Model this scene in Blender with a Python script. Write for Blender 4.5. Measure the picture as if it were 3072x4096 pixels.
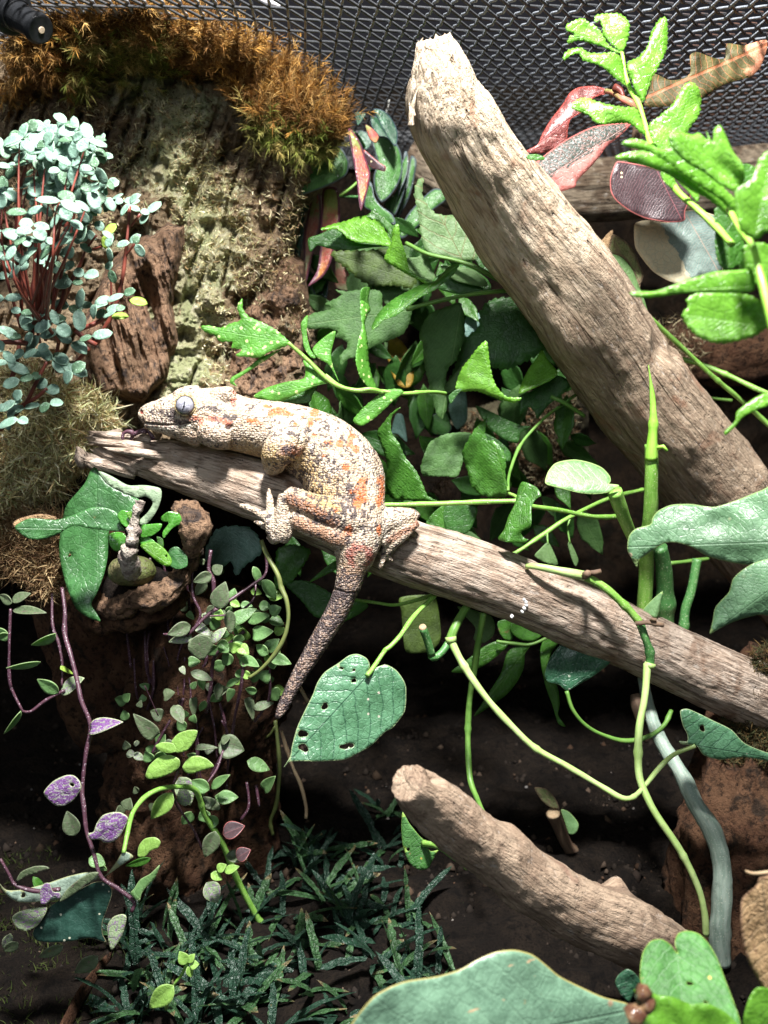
import bpy, math, random
import numpy as np
from mathutils import Vector, Matrix, geometry
for o in list(bpy.data.objects): bpy.data.objects.remove(o)
S = bpy.context.scene
C = S.collection
random.seed(7); RNG = np.random.default_rng(7)
# ------------------------------------------------------------------ camera
FN = 3803.0                       # focal length in photograph pixels
PITCH = math.radians(14.7)
CAM = np.array([0.0, 0.0, 0.20])
cd = bpy.data.cameras.new('camera'); cam = bpy.data.objects.new('camera', cd); C.objects.link(cam)
cam.location = CAM; cam.rotation_euler = (math.pi/2-PITCH, 0, 0)
cd.sensor_fit = 'VERTICAL'; cd.sensor_height = 36.0; cd.sensor_width = 27.0
cd.lens = 36.0*FN/4096.0
cd.clip_start = 0.01; cd.clip_end = 20
cd.dof.use_dof = True; cd.dof.focus_distance = 0.262; cd.dof.aperture_fstop = 22
S.camera = cam
# ------------------------------------------------------------------ light: one terrarium lamp over the screen lid, added fill lamp at the open front
w = bpy.data.worlds.new('World'); S.world = w; w.use_nodes = True
bg = w.node_tree.nodes['Background']; bg.inputs[0].default_value = (0.72, 0.85, 1.0, 1); bg.inputs[1].default_value = 0.07
def area(name, loc, target, size, power, col):
    l = bpy.data.lights.new(name, 'AREA'); l.shape = 'DISK'; l.size = size; l.energy = power; l.color = col
    o = bpy.data.objects.new(name, l); C.objects.link(o); o.location = loc
    o.rotation_euler = (Vector(target)-Vector(loc)).to_track_quat('-Z', 'Y').to_euler(); return o
area('terrarium_lamp', (0.015, 0.115, 0.50), (0.0, 0.29, 0.12), 0.05, 7.0, (1.0, 0.98, 0.96))
area('front_fill', (-0.10, -0.25, 0.42), (0.0, 0.30, 0.12), 0.25, 0.85, (0.86, 0.93, 1.0))  # unseen lamp, added as weak fill from the camera side
S.view_settings.view_transform = 'Standard'; S.view_settings.look = 'None'
S.view_settings.exposure = 0.0; S.view_settings.gamma = 1.0
# ------------------------------------------------------------------ helpers
RM = np.array(Matrix.Rotation(math.pi/2-PITCH, 3, 'X'))
def PW(x, y, d):
    """photograph pixel (3072x4096) at depth d cm -> world metres"""
    x = np.asarray(x, float); y = np.asarray(y, float); d = np.asarray(d, float)/100
    v = np.stack([(x-1536)/FN*d, -(y-2048)/FN*d, -d+0*x], -1)
    return v@RM.T+CAM
def proj(v):
    q = (np.asarray(v)-CAM)@RM
    return 1536+q[..., 0]/-q[..., 2]*FN, 2048-q[..., 1]/-q[..., 2]*FN, -q[..., 2]*100
ZN = dict(A=(1100, 400, 1000), B=(1300, 1200, 1000), C=(2072, 0, 1000), D=(2072, 900, 1000), E=(2072, 1850, 1000),
          F=(0, 380, 1000), G=(0, 1380, 1000), H=(600, 2200, 1000), I=(1600, 2300, 1000), J=(2072, 3096, 1000),
          K=(0, 3096, 1000), L=(900, 3096, 1000), M=(0, 2200, 1000), W=(0, 0, 3072), N=(0, 0, 1659),
          T3=(0, 1024, 1536), T5=(0, 2048, 1536), T6=(1536, 2048, 1536), T8=(1536, 3072, 1536),
          X1=(500, 1480, 600), X2=(900, 1880, 800), X3=(1000, 1500, 700))
def zc(z, p):
    x0, y0, s = ZN[z]; return (x0+p[0]*s/1659, y0+p[1]*s/1659)
def zs(z): return ZN[z][2]/1659
def _h(ix, iy, iz, seed):
    n = (ix.astype(np.int64)*73856093) ^ (iy.astype(np.int64)*19349663) ^ (iz.astype(np.int64)*83492791) ^ (seed*2654435)
    n = (n ^ (n >> 13))*1274126177 & 0x7fffffff
    n = (n ^ (n >> 16))*668265263 & 0x7fffffff
    return ((n ^ (n >> 15)) & 0xffff)/65535.0
def vnoise(p, seed=0):
    p = np.asarray(p, float); i = np.floor(p).astype(np.int64); f = p-i; f = f*f*(3-2*f)
    r = 0
    for a in (0, 1):
        for b in (0, 1):
            for c in (0, 1):
                wgt = (f[..., 0] if a else 1-f[..., 0])*(f[..., 1] if b else 1-f[..., 1])*(f[..., 2] if c else 1-f[..., 2])
                r = r+wgt*_h(i[..., 0]+a, i[..., 1]+b, i[..., 2]+c, seed)
    return r*2-1
def fbm(p, oc=4, seed=0, ridge=False):
    r = 0; a = 1; t = 0
    for k in range(oc):
        n = vnoise(np.asarray(p)*2**k+k*17.3, seed+k)
        if ridge: n = 1-2*np.abs(n)
        r = r+a*n; t += a; a *= .5
    return r/t
def mesh_obj(name, verts, faces, mat, parent=None, attrs=None, smooth=True):
    me = bpy.data.meshes.new(name)
    verts = np.asarray(verts, float)
    if isinstance(faces, np.ndarray):
        nf, k = faces.shape
        me.vertices.add(len(verts)); me.vertices.foreach_set('co', verts.ravel())
        me.loops.add(nf*k); me.loops.foreach_set('vertex_index', faces.ravel().astype(np.int32))
        me.polygons.add(nf); me.polygons.foreach_set('loop_start', np.arange(0, nf*k, k, dtype=np.int32))
        me.update(calc_edges=True); me.validate()
    else:
        me.from_pydata(verts.tolist(), [], faces); me.update()
    for k_, v in (attrs or {}).items():
        v = np.asarray(v, float)
        if v.ndim == 1: a = me.attributes.new(k_, 'FLOAT', 'POINT'); a.data.foreach_set('value', v)
        elif v.shape[1] == 3: a = me.attributes.new(k_, 'FLOAT_VECTOR', 'POINT'); a.data.foreach_set('vector', v.ravel())
        else: a = me.attributes.new(k_, 'FLOAT_COLOR', 'POINT'); a.data.foreach_set('color', v.ravel())
    if smooth: me.shade_smooth()
    o = bpy.data.objects.new(name, me); C.objects.link(o)
    if mat is not None: me.materials.append(mat)
    if parent is not None: o.parent = parent; o.matrix_parent_inverse = parent.matrix_world.inverted()
    return o
def tag(o, label=None, cat=None, group=None, kind=None):
    if label: o['label'] = label
    if cat: o['category'] = cat
    if group: o['group'] = group
    if kind: o['kind'] = kind
    return o
def thing(name, loc, label, cat, group=None):
    o = bpy.data.objects.new(name, None); C.objects.link(o); o.location = Vector(loc); o.empty_display_size = .01
    o.matrix_world = Matrix.Translation(Vector(loc))
    return tag(o, label, cat, group)
def crom(P, n):
    P = np.asarray(P, float)
    if len(P) == 2: t = np.linspace(0, 1, n)[:, None]; return P[0]*(1-t)+P[1]*t
    Q = np.vstack([2*P[0]-P[1], P, 2*P[-1]-P[-2]])
    seg = np.linalg.norm(np.diff(P[:, :3], axis=0), axis=1)+1e-9; cum = np.concatenate([[0], np.cumsum(seg)])
    s = np.linspace(0, cum[-1], n); k = np.clip(np.searchsorted(cum, s, side='right')-1, 0, len(seg)-1)
    t = ((s-cum[k])/seg[k])[:, None]
    a, b, c, d = Q[k], Q[k+1], Q[k+2], Q[k+3]
    return .5*((2*b)+(-a+c)*t+(2*a-5*b+4*c-d)*t*t+(-a+3*b-3*c+d)*t**3)
def tube_geo(W, n=8, step=None, rough=None, jag=None, ecc=1.0, seed=0, bumps=None, nodes=None):
    """W: list of (X,Y,Z,r) world; returns verts, faces, lc"""
    W = np.asarray(W, float)
    L = np.sum(np.linalg.norm(np.diff(W[:, :3], axis=0), axis=1))
    m = max(3, int(L/(step or L/14)))
    R = crom(W, m); R[:, 3] = np.maximum(R[:, 3], 1e-5)
    T = np.gradient(R[:, :3], axis=0); T /= np.linalg.norm(T, axis=1)[:, None]+1e-12
    N = np.zeros_like(T); up = np.array([0, 0, 1.0]) if abs(T[0, 2]) < .9 else np.array([0, 1.0, 0])
    N[0] = np.cross(T[0], up); N[0] /= np.linalg.norm(N[0])
    for i in range(1, m):
        v = N[i-1]-T[i]*np.dot(N[i-1], T[i]); N[i] = v/np.linalg.norm(v)
    Bn = np.cross(T, N)
    th = np.linspace(0, 2*math.pi, n, endpoint=False)
    s = np.concatenate([[0], np.cumsum(np.linalg.norm(np.diff(R[:, :3], axis=0), axis=1))])
    cs, sn = np.cos(th), np.sin(th)
    lc = np.stack([R[:, 3:4]*cs[None], R[:, 3:4]*sn[None], np.repeat(s[:, None], n, 1)], -1)
    if nodes: R[:, 3] *= 1+nodes[1]*np.exp(-(((s/nodes[0]+.37*seed) % 1-.5)*nodes[0]/(R[:, 3]*.9))**2)
    rr = np.repeat(R[:, 3:4], n, 1).copy()
    for (amp, freq, stretch, ridge, sd) in (rough or []):
        q = lc*freq*np.array([1, 1, stretch]); rr = rr+amp*fbm(q, 4, sd+seed, ridge)
    for (u, ang, wid, h) in (bumps or []):
        da = np.angle(np.exp(1j*(th-ang)))[None]
        g = np.exp(-((s[:, None]/s[-1]-u)*s[-1]/wid)**2-(da*R[:, 3:4]/wid)**2); rr = rr+h*g
    V = R[:, None, :3]+rr[..., None]*(cs[None, :, None]*N[:, None]*ecc+sn[None, :, None]*Bn[:, None])
    if jag:
        for e, a in ((0, jag[0]), (1, jag[1])):
            if a:
                dist = s if e == 0 else s[-1]-s
                wgt = np.clip(1-dist/(3*abs(a)), 0, 1)**1.5
                nn = vnoise(np.stack([cs*3.1+seed, sn*3.1, 0*cs], -1), seed+5)*.6+vnoise(np.stack([cs*9+seed, sn*9, 0*cs], -1), seed+9)*.4
                V = V+(T[:, None]*(wgt[:, None]*nn[None]*a)[..., None])
    V = V.reshape(-1, 3); lc = lc.reshape(-1, 3)
    i = np.arange(m-1)[:, None]*n; j = np.arange(n)[None]; j2 = (j+1) % n
    F = np.stack([i+j, i+j2, i+n+j2, i+n+j], -1).reshape(-1, 4)
    if n >= 40:
        for e, base_ in ((0, 0), (1, (m-1)*n)):
            ring = V[base_:base_+n]; c = ring.mean(0); tt = T[0] if e == 0 else -T[-1]; prev = base_; rad = np.linalg.norm(ring-c, axis=1).mean()
            for f in (.93, .78, .6, .4, .2):
                nz_ = fbm(np.stack([cs*f*2.2+seed, sn*f*2.2, 0*cs+e], -1), 3, seed+2)
                circ_ = c+rad*(cs[:, None]*N[0 if e == 0 else -1]*ecc+sn[:, None]*Bn[0 if e == 0 else -1]); w_ = f**4*.9
                nr_ = c+((ring-c)*w_+(circ_-c)*(1-w_))*(f+.04*nz_[:, None])-tt*(rad*((1-f)*.16+(.16*nz_ if f < .9 else .03*nz_)))[:, None]
                start = len(V); V = np.vstack([V, nr_]); lc = np.vstack([lc, np.stack([rad*f*cs, rad*f*sn, 0*cs+(s[0] if e == 0 else s[-1])+.002*f], -1)])
                a_ = prev+np.arange(n); b_ = start+np.arange(n); q_ = np.stack([a_, b_, np.roll(b_, -1), np.roll(a_, -1)], -1)
                F = np.vstack([F, q_ if e == 0 else q_[:, ::-1]]); prev = start
            if e == 0: last0 = prev
            else: last1 = prev
    else: last0, last1 = 0, (m-1)*n
    c0, c1 = len(V), len(V)+1
    V = np.vstack([V, V[last0:last0+n].mean(0), V[last1:last1+n].mean(0)]); lc = np.vstack([lc, [0, 0, 0], [0, 0, s[-1]]])
    F = F.tolist()
    for k in range(n):
        F.append([c0, last0+(k+1) % n, last0+k]); F.append([c1, last1+k, last1+(k+1) % n])
    return V, F, lc
def px2w(pts):
    """(x,y,d,rpx) photograph px -> (X,Y,Z,r) metres"""
    a = np.asarray(pts, float); return np.concatenate([PW(a[:, 0], a[:, 1], a[:, 2]), (a[:, 3]*a[:, 2]/100/FN)[:, None]], 1)
def zt(z, pts, d=None, r=None):
    out = []
    for k, p in enumerate(pts):
        x, y = zc(z, p)
        dd = p[2] if len(p) > 2 and d is None else (d[0]+(d[1]-d[0])*k/max(1, len(pts)-1) if isinstance(d, tuple) else d)
        rr = (p[-1] if r is None else (r[0]+(r[1]-r[0])*k/max(1, len(pts)-1) if isinstance(r, tuple) else r))*zs(z)
        out.append((x, y, dd, rr))
    return out
def tube(name, pts, mat, parent=None, **k):
    V, F, lc = tube_geo(px2w(pts), **k); return mesh_obj(name, V, F, mat, parent, dict(lc=lc))
def join_geo(lst):
    V = []; F = []; L = []; o = 0
    for v, f, l in lst:
        V.append(v); L.append(l); F += [[i+o for i in q] for q in f]; o += len(v)
    return np.vstack(V), F, np.vstack(L)
# ------------------------------------------------------------------ node helper
class NT:
    def __init__(s, name):
        s.m = bpy.data.materials.new(name); s.m.use_nodes = True; s.t = s.m.node_tree; s.N = s.t.nodes; s.N.clear()
        s.out = s.N.new('ShaderNodeOutputMaterial')
    def put(s, v, sock):
        if isinstance(v, (int, float)): sock.default_value = v
        elif isinstance(v, tuple):
            n_ = len(sock.default_value); sock.default_value = v if len(v) == n_ else (tuple(v)+(1,) if n_ == 4 else v[:n_])
        else: s.t.links.new(v, sock)
    def n(s, ty, outs=0, props=None, **ins):
        nd = s.N.new(ty)
        for k, v in (props or {}).items(): setattr(nd, k, v)
        for k, v in ins.items():
            key = int(k[1:]) if k[0] == '_' and k[1:].isdigit() else k.replace('_', ' ')
            s.put(v, nd.inputs[key])
        return nd.outputs[outs]
    def math(s, op, a, b=0.0, c=None):
        nd = s.N.new('ShaderNodeMath'); nd.operation = op; s.put(a, nd.inputs[0]); s.put(b, nd.inputs[1])
        if c is not None: s.put(c, nd.inputs[2])
        return nd.outputs[0]
    def mix(s, f, a, b, bt='MIX'):
        nd = s.N.new('ShaderNodeMix'); nd.data_type = 'RGBA'; nd.blend_type = bt
        s.put(f, nd.inputs[0]); s.put(a, nd.inputs[6]); s.put(b, nd.inputs[7]); return nd.outputs[2]
    def ss(s, v, lo, hi, t0=0.0, t1=1.0):
        nd = s.N.new('ShaderNodeMapRange'); nd.interpolation_type = 'SMOOTHSTEP'
        for i_, q in enumerate((v, lo, hi, t0, t1)): s.put(q, nd.inputs[i_])
        return nd.outputs[0]
    def noise(s, vec, scale, det=4, rough=.55, outs=0, dist=0.0):
        return s.n('ShaderNodeTexNoise', outs, Vector=vec, Scale=scale, Detail=float(det), Roughness=rough, Distortion=dist)
    def attr(s, name, outs=1):
        return s.n('ShaderNodeAttribute', outs, dict(attribute_name=name))
    def mapv(s, vec, scale, loc=(0, 0, 0)):
        return s.n('ShaderNodeMapping', 0, Vector=vec, Scale=scale, Location=loc)
    def obj(s): return s.n('ShaderNodeTexCoord', 3)
    def sep(s, v):
        nd = s.N.new('ShaderNodeSeparateXYZ'); s.put(v, nd.inputs[0]); return nd.outputs
    def bump(s, h, st, dist=.001, nrm=None):
        k = dict(Height=h, Strength=st, Distance=dist)
        if nrm is not None: k['Normal'] = nrm
        return s.n('ShaderNodeBump', 0, **k)
    def prin(s, col, rough=.6, nrm=None, spec=.5, **ex):
        nd = s.N.new('ShaderNodeBsdfPrincipled'); s.put(col, nd.inputs['Base Color']); s.put(rough, nd.inputs['Roughness'])
        s.put(spec, nd.inputs['Specular IOR Level'])
        if nrm is not None: s.put(nrm, nd.inputs['Normal'])
        for k, v in ex.items(): s.put(v, nd.inputs[k.replace('_', ' ')])
        return nd.outputs[0]
    def done(s, sh): s.t.links.new(sh, s.out.inputs[0]); return s.m
# ------------------------------------------------------------------ materials
def m_wood(name, c1, c2, c3, grain=1.0, stain=None, rough=.85, bump=.7, gs=1500, grad=None):
    g = NT(name); lc = g.attr('lc')
    lng = g.mapv(lc, (1, 1, .09)); n1 = g.noise(lng, gs, 4, .6); n2 = g.noise(lng, gs*.28, 4)
    n3 = g.noise(lc, 130, 4, .6); n4 = g.noise(g.mapv(lc, (1, 1, .45)), 620, 5, .7)
    col = g.mix(g.ss(n3, .40, .60), c1, c2)
    if grad: col = g.mix(g.ss(g.math('ADD', g.sep(lc)[2], g.math('MULTIPLY', g.math('SUBTRACT', n3, .5), .04)), grad[0], grad[1]), col, grad[2])
    col = g.mix(g.math('MULTIPLY', g.ss(n2, .52, .7), .6), col, c3)
    col = g.mix(g.math('MULTIPLY', g.ss(n1, .5, .66), .8*grain), col, c3)
    col = g.mix(g.math('MULTIPLY', g.ss(n4, .57, .72), .4), col, c3)
    col = g.mix(g.math('MULTIPLY', g.ss(n1, .46, .34), .45*grain), col, tuple(min(1, q*1.35) for q in c1))
    col = g.mix(g.math('MULTIPLY', g.ss(n4, .42, .3), .35), col, (.8, .76, .7))
    if stain:
        n5 = g.noise(lc, 90, 3, .6, dist=.6); col = g.mix(g.math('MULTIPLY', g.ss(n5, .56, .72), .7), col, stain)
    cr = g.ss(g.noise(g.mapv(lc, (1, 1, .035)), gs*.42, 2, .5, dist=.3), .635, .68); pit = g.ss(g.noise(g.mapv(lc, (1, 1, .4), (3, 1, 2)), gs*.5, 2, .5), .68, .73)
    cp = g.math('MAXIMUM', g.math('MULTIPLY', cr, grain*.8), g.math('MULTIPLY', pit, .6)); col = g.mix(g.math('MULTIPLY', cp, .7), col, tuple(q*.45 for q in c3))
    h = g.math('ADD', g.math('MULTIPLY', n1, .5), g.math('ADD', g.math('MULTIPLY', n2, .6), g.math('MULTIPLY', n4, .8)))
    h = g.math('SUBTRACT', h, g.math('MULTIPLY', cp, .8))
    return g.done(g.prin(col, rough, g.bump(h, bump, .0022), .2))
def m_rock(name, cols, s1=60, s2=500, rough=.95, bump=1.0, dist=.003, dark=(.03, .022, .015)):
    """crumbly bark, cork or soil in object space"""
    g = NT(name); p = g.obj()
    n1 = g.noise(p, s1, 5, .65); n2 = g.noise(p, s1*2.3, 5, .6, dist=.8); n3 = g.noise(p, s2, 5, .75)
    v = g.n('ShaderNodeTexVoronoi', 0, Vector=g.mapv(p, (1, 1, .55)), Scale=s2*.5)
    col = g.mix(g.ss(n1, .38, .62), cols[0], cols[1])
    col = g.mix(g.ss(n2, .5, .68), col, cols[2])
    col = g.mix(g.math('MULTIPLY', g.ss(n3, .5, .36), .85), col, dark)
    col = g.mix(g.math('MULTIPLY', g.ss(n3, .58, .75), .5), col, cols[3])
    h = g.math('ADD', g.math('MULTIPLY', n3, 1.0), g.math('MULTIPLY', v, .5))
    return g.done(g.prin(col, rough, g.bump(h, bump, dist), .15))
def m_leaf(name, c1, c2, vein=None, vs=.35, N=9.0, k=.9, edge=None, ew=.02, spots=None, sd=.5, ssz=900, rough=.38, trans=.3,
           tcol=None, patch=None, pth=.55, grad=None, bump=.35, half=None, coat=0.0, mw=.007):
    """uvw attribute: x along the midrib, y across (signed), z distance to the margin (fractions of the leaf length)"""
    g = NT(name); uv = g.attr('uvw'); x, y, e = g.sep(uv); p = g.obj()
    n1 = g.noise(p, 220, 4, .6); n2 = g.noise(p, 1500, 3, .6); ay = g.math('ABSOLUTE', y)
    col = g.mix(g.ss(n1, .3, .7), tuple(q*.85 for q in c1), tuple(min(1, q*1.1) for q in c2))
    col = g.mix(g.math('MULTIPLY', g.ss(g.noise(p, 90, 3, .5), .5, .68), .4), col, tuple(q*.6 for q in c1))
    if grad: 
        gx = g.math('ADD', x, g.math('MULTIPLY', g.math('SUBTRACT', n1, .5), .5))
        for (t0, t1, gc) in grad: col = g.mix(g.ss(gx, t0, t1), col, gc)
    if half:   # a differently coloured half or sector of a variegated leaf
        hy = g.math('ADD', y, g.math('MULTIPLY', g.math('SUBTRACT', g.noise(g.mapv(uv, (3, 9, 0)), 2.0, 4, .7), .5), half[1]))
        col = g.mix(g.ss(hy, half[2]-.01, half[2]+.01), col, half[0])
    if patch:
        pn = g.noise(g.mapv(uv, (1.3, 4, 0)), pth[1] if isinstance(pth, tuple) else 3.0, 4, .7)
        th = pth[0] if isinstance(pth, tuple) else pth
        col = g.mix(g.ss(pn, th-.02, th+.02), col, patch)
    wob = g.math('MULTIPLY', g.noise(uv, 5.0, 2, .5), N*.10)
    fr = g.math('FRACT', g.math('ADD', wob, g.math('SUBTRACT', g.math('MULTIPLY', x, N), g.math('ADD', g.math('MULTIPLY', ay, N*k*.75), g.math('MULTIPLY', g.math('MULTIPLY', ay, ay), N*k*.9)))))
    vd = g.math('ABSOLUTE', g.math('SUBTRACT', fr, .5))
    vm = g.ss(vd, .09, .0); mid = g.ss(ay, mw, mw*.3)
    vtot = g.math('MAXIMUM', g.math('MULTIPLY', vm, .9), mid)
    nv_ = g.N.new('ShaderNodeTexVoronoi'); nv_.feature = 'DISTANCE_TO_EDGE'; g.put(p, nv_.inputs['Vector']); nv_.inputs['Scale'].default_value = 520; net = g.ss(nv_.outputs[0], .10, .0)
    blem = g.math('MULTIPLY', g.ss(g.noise(p, 380, 3, .6), .68, .74), g.ss(g.noise(p, 120, 2, .5), .5, .6))
    if vein: col = g.mix(g.math('MULTIPLY', vtot, vs), col, vein)
    col = g.mix(g.math('MULTIPLY', net, .18), col, tuple(q*.55 for q in c1)); col = g.mix(g.math('MULTIPLY', blem, .75), col, (.24, .17, .07))
    col = g.mix(g.math('MULTIPLY', g.ss(n2, .45, .7), .25), col, tuple(min(1, q*1.6+.02) for q in c2))
    if edge: col = g.mix(g.ss(e, ew, ew*.4), col, edge)
    if spots:
        vv = g.n('ShaderNodeTexVoronoi', 0, Vector=p, Scale=float(ssz)); rnd = g.n('ShaderNodeTexVoronoi', 1, Vector=p, Scale=float(ssz))
        rs = g.sep(rnd)[0]
        col = g.mix(g.math('MULTIPLY', g.ss(vv, .3, .2), g.ss(rs, sd+.02, sd)), col, spots)
    h = g.math('ADD', g.math('MULTIPLY', n2, .3), g.math('MULTIPLY', n1, 1.0))
    h = g.math('SUBTRACT', h, g.math('MULTIPLY', net, .13))
    h = g.math('SUBTRACT', h, g.math('ADD', g.math('MULTIPLY', mid, .5), g.math('MULTIPLY', vm, .16*min(1, 12/N))))
    nr = g.bump(h, bump, .0012)
    a = g.prin(col, g.math('ADD', rough, g.math('MULTIPLY', g.math('SUBTRACT', n2, .5), .25)), nr, .5, Coat_Weight=coat, Coat_Roughness=.25)
    tc = tcol or tuple(min(1, q*2.2) for q in c2)
    b = g.n('ShaderNodeBsdfTranslucent', 0, Color=g.mix(.55, col, tc), Normal=nr)
    return g.done(g.n('ShaderNodeMixShader', 0, _0=trans, _1=a, _2=b))
def m_stem(name, c1, c2, rough=.45, trans=.0, spots=None, st=.06):
    g = NT(name); lc = g.attr('lc'); n = g.noise(g.mapv(lc, (1, 1, .15)), 900, 4); n2 = g.noise(lc, 260, 4)
    col = g.mix(g.ss(n, .35, .65), c1, c2); col = g.mix(g.math('MULTIPLY', g.ss(n2, .55, .7), .5), col, tuple(q*.55 for q in c1))
    if spots: col = g.mix(g.ss(g.noise(lc, 2400, 2), .62, .68), col, spots)
    return g.done(g.prin(col, rough, g.bump(g.math('ADD', n, n2), .35, .0006), .45, Subsurface_Weight=st, Subsurface_Scale=.002))
def m_plain(name, c, rough=.5, **k):
    g = NT(name); n = g.noise(g.obj(), 700, 4); col = g.mix(g.ss(n, .35, .7), c, tuple(q*.6 for q in c))
    return g.done(g.prin(col, rough, g.bump(n, .25, .0005), **k))
def m_vcol(name, rough=.8, trans=0.0):
    g = NT(name); col = g.attr('col', 0)
    a = g.prin(col, rough, None, .25)
    if trans: a = g.n('ShaderNodeMixShader', 0, _0=trans, _1=a, _2=g.n('ShaderNodeBsdfTranslucent', 0, Color=col))
    return g.done(a)
# ------------------------------------------------------------------ leaves
def resample_closed(P, n, smooth=True):
    P = np.asarray(P, float); Q = np.vstack([P, P[:1]])
    seg = np.linalg.norm(np.diff(Q, axis=0), axis=1)+1e-9; cum = np.concatenate([[0], np.cumsum(seg)])
    s = np.linspace(0, cum[-1], n, endpoint=False); k = np.clip(np.searchsorted(cum, s, side='right')-1, 0, len(seg)-1)
    t = ((s-cum[k])/seg[k])[:, None]; m = len(P)
    a, b, c, d = P[(k-1) % m], P[k], P[(k+1) % m], P[(k+2) % m]
    return .5*((2*b)+(-a+c)*t+(2*a-5*b+4*c-d)*t*t+(-a+3*b-3*c+d)*t**3)*.75+(b*(1-t)+c*t)*.25
def inside(pts, poly):
    x, y = pts[:, 0], pts[:, 1]; r = np.zeros(len(pts), bool); n = len(poly)
    for i in range(n):
        x1, y1 = poly[i]; x2, y2 = poly[(i+1) % n]
        if y1 == y2: continue
        c = ((y1 > y) != (y2 > y)) & (x < (x2-x1)*(y-y1)/(y2-y1)+x1); r ^= c
    return r
def segdist(pts, poly, closed=True):
    d = np.full(len(pts), 1e9); n = len(poly)
    for i in range(n if closed else n-1):
        a = np.asarray(poly[i], float); b = np.asarray(poly[(i+1) % n], float); ab = b-a
        t = np.clip(((pts-a)@ab)/(ab@ab+1e-9), 0, 1)[:, None]
        d = np.minimum(d, np.linalg.norm(pts-(a+t*ab), axis=1))
    return d
def leaf_poly(z, out, base, tip, d, mat, parent, dt=0.0, side=0.0, fold=.0, arch=0.0, wave=.02, ser=0.0, serp=26, quilt=.0, qn=9,
              holes=None, name='leaf', thick=.00013, nin=15, label=None, seed=None, droop=0.0):
    """leaf with a measured outline; d depth cm at base, dt depth change to the tip (cm); the blade is folded, arched and waved"""
    sd = seed if seed is not None else random.randint(0, 9999)
    O = np.array([zc(z, p) for p in out]); b = np.array(zc(z, base)); t_ = np.array(zc(z, tip)); ax = t_-b; L = np.linalg.norm(ax); ax /= L
    if np.sum(O[:, 0]*np.roll(O[:, 1], -1)-O[:, 1]*np.roll(O[:, 0], -1)) < 0: O = O[::-1]
    per = np.sum(np.linalg.norm(np.diff(np.vstack([O, O[:1]]), axis=0), axis=1))
    nb = int(np.clip(per/9, 36, 150)) if not ser else int(np.clip(per/5.5, 60, 220))
    R = resample_closed(O, nb)
    if ser:
        T = np.roll(R, -1, 0)-np.roll(R, 1, 0); T /= np.linalg.norm(T, axis=1)[:, None]+1e-9
        s = np.arange(nb)*per/nb; ph = (s/serp+.3*np.sin(s*.013)) % 1; nrm = np.stack([T[:, 1], -T[:, 0]], -1)
        R = R+nrm*((ph-.35)*ser)[:, None]
    hl = []
    for h in (holes or []):
        cx, cy = zc(z, h[:2]); rx, ry = h[2]*zs(z), h[3]*zs(z); a = np.linspace(0, 2*math.pi, 11, endpoint=False)
        rr = 1+.22*np.sin(a*2+h[0])+.13*np.sin(a*3+h[1]); hl.append(np.stack([cx+rx*rr*np.cos(a), cy+ry*rr*np.sin(a)], -1))
    stp = math.sqrt(max(1.0, (R[:, 0].ptp() if hasattr(R, 'ptp') else np.ptp(R[:, 0]))*np.ptp(R[:, 1])))/nin
    gx, gy = np.meshgrid(np.arange(R[:, 0].min(), R[:, 0].max(), stp), np.arange(R[:, 1].min(), R[:, 1].max(), stp))
    Gp = np.stack([gx.ravel(), gy.ravel()], -1)+RNG.uniform(-.2, .2, (gx.size, 2))*stp
    Gp = Gp[inside(Gp, R)]
    if len(Gp): Gp = Gp[segdist(Gp, R) > stp*.45]
    for h in hl:
        if len(Gp): Gp = Gp[~inside(Gp, h)]; Gp = Gp[segdist(Gp, h) > stp*.2] if len(Gp) else Gp
    allp = [R]; edges = [(i, (i+1) % nb) for i in range(nb)]; o = nb
    for h in hl: allp.append(h); edges += [(o+i, o+(i+1) % len(h)) for i in range(len(h))]; o += len(h)
    if len(Gp): allp.append(Gp)
    allp = np.vstack(allp)
    vs, _, fs, _, _, _ = geometry.delaunay_2d_cdt([Vector(p) for p in allp], edges, [], 0, 1e-4)
    V2 = np.array([tuple(v) for v in vs]); F = np.array([list(f) for f in fs])
    cen = V2[F].mean(1); keep = inside(cen, R)
    for h in hl: keep &= ~inside(cen, h)
    F = F[keep]
    q = V2-b; u = (q@ax)/L; s = (q@np.array([-ax[1], ax[0]]))/L; ed = segdist(V2, R)/L
    for h in hl: ed = np.minimum(ed, segdist(V2, h)/L+.004)
    cm = L*d/FN                               # leaf length in cm
    dep = d+dt*u+cm*(side*s+fold*np.abs(s)+arch*((u-.5)**2)*2+droop*u*u)
    n1 = vnoise(np.stack([u*2.2+sd, s*3.0, 0*u], -1), 3); n2 = vnoise(np.stack([u*6+sd, s*8, 0*u], -1), 4)
    dep = dep+cm*wave*(n1+.4*n2)*np.clip(np.abs(s)*8, .25, 1)
    fr = (u*qn-np.abs(s)*qn*.9) % 1; dep = dep-cm*quilt*np.sin(fr*math.pi)
    V = PW(V2[:, 0], V2[:, 1], dep)
    # orient faces to the camera
    a, bb, c = V[F[0, 0]], V[F[0, 1]], V[F[0, 2]]
    tri = V[F]; nn = np.cross(tri[:, 1]-tri[:, 0], tri[:, 2]-tri[:, 0]); tc = tri.mean(1)
    flip = np.einsum('ij,ij->i', nn, tc-CAM) > 0; F[flip] = F[flip][:, ::-1]
    ob = mesh_obj(name, V, F, mat, parent, dict(uvw=np.stack([u, s, ed], -1)))
    md = ob.modifiers.new('thickness', 'SOLIDIFY'); md.thickness = thick; md.offset = -1
    if label: ob['label'] = label
    return ob
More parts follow.
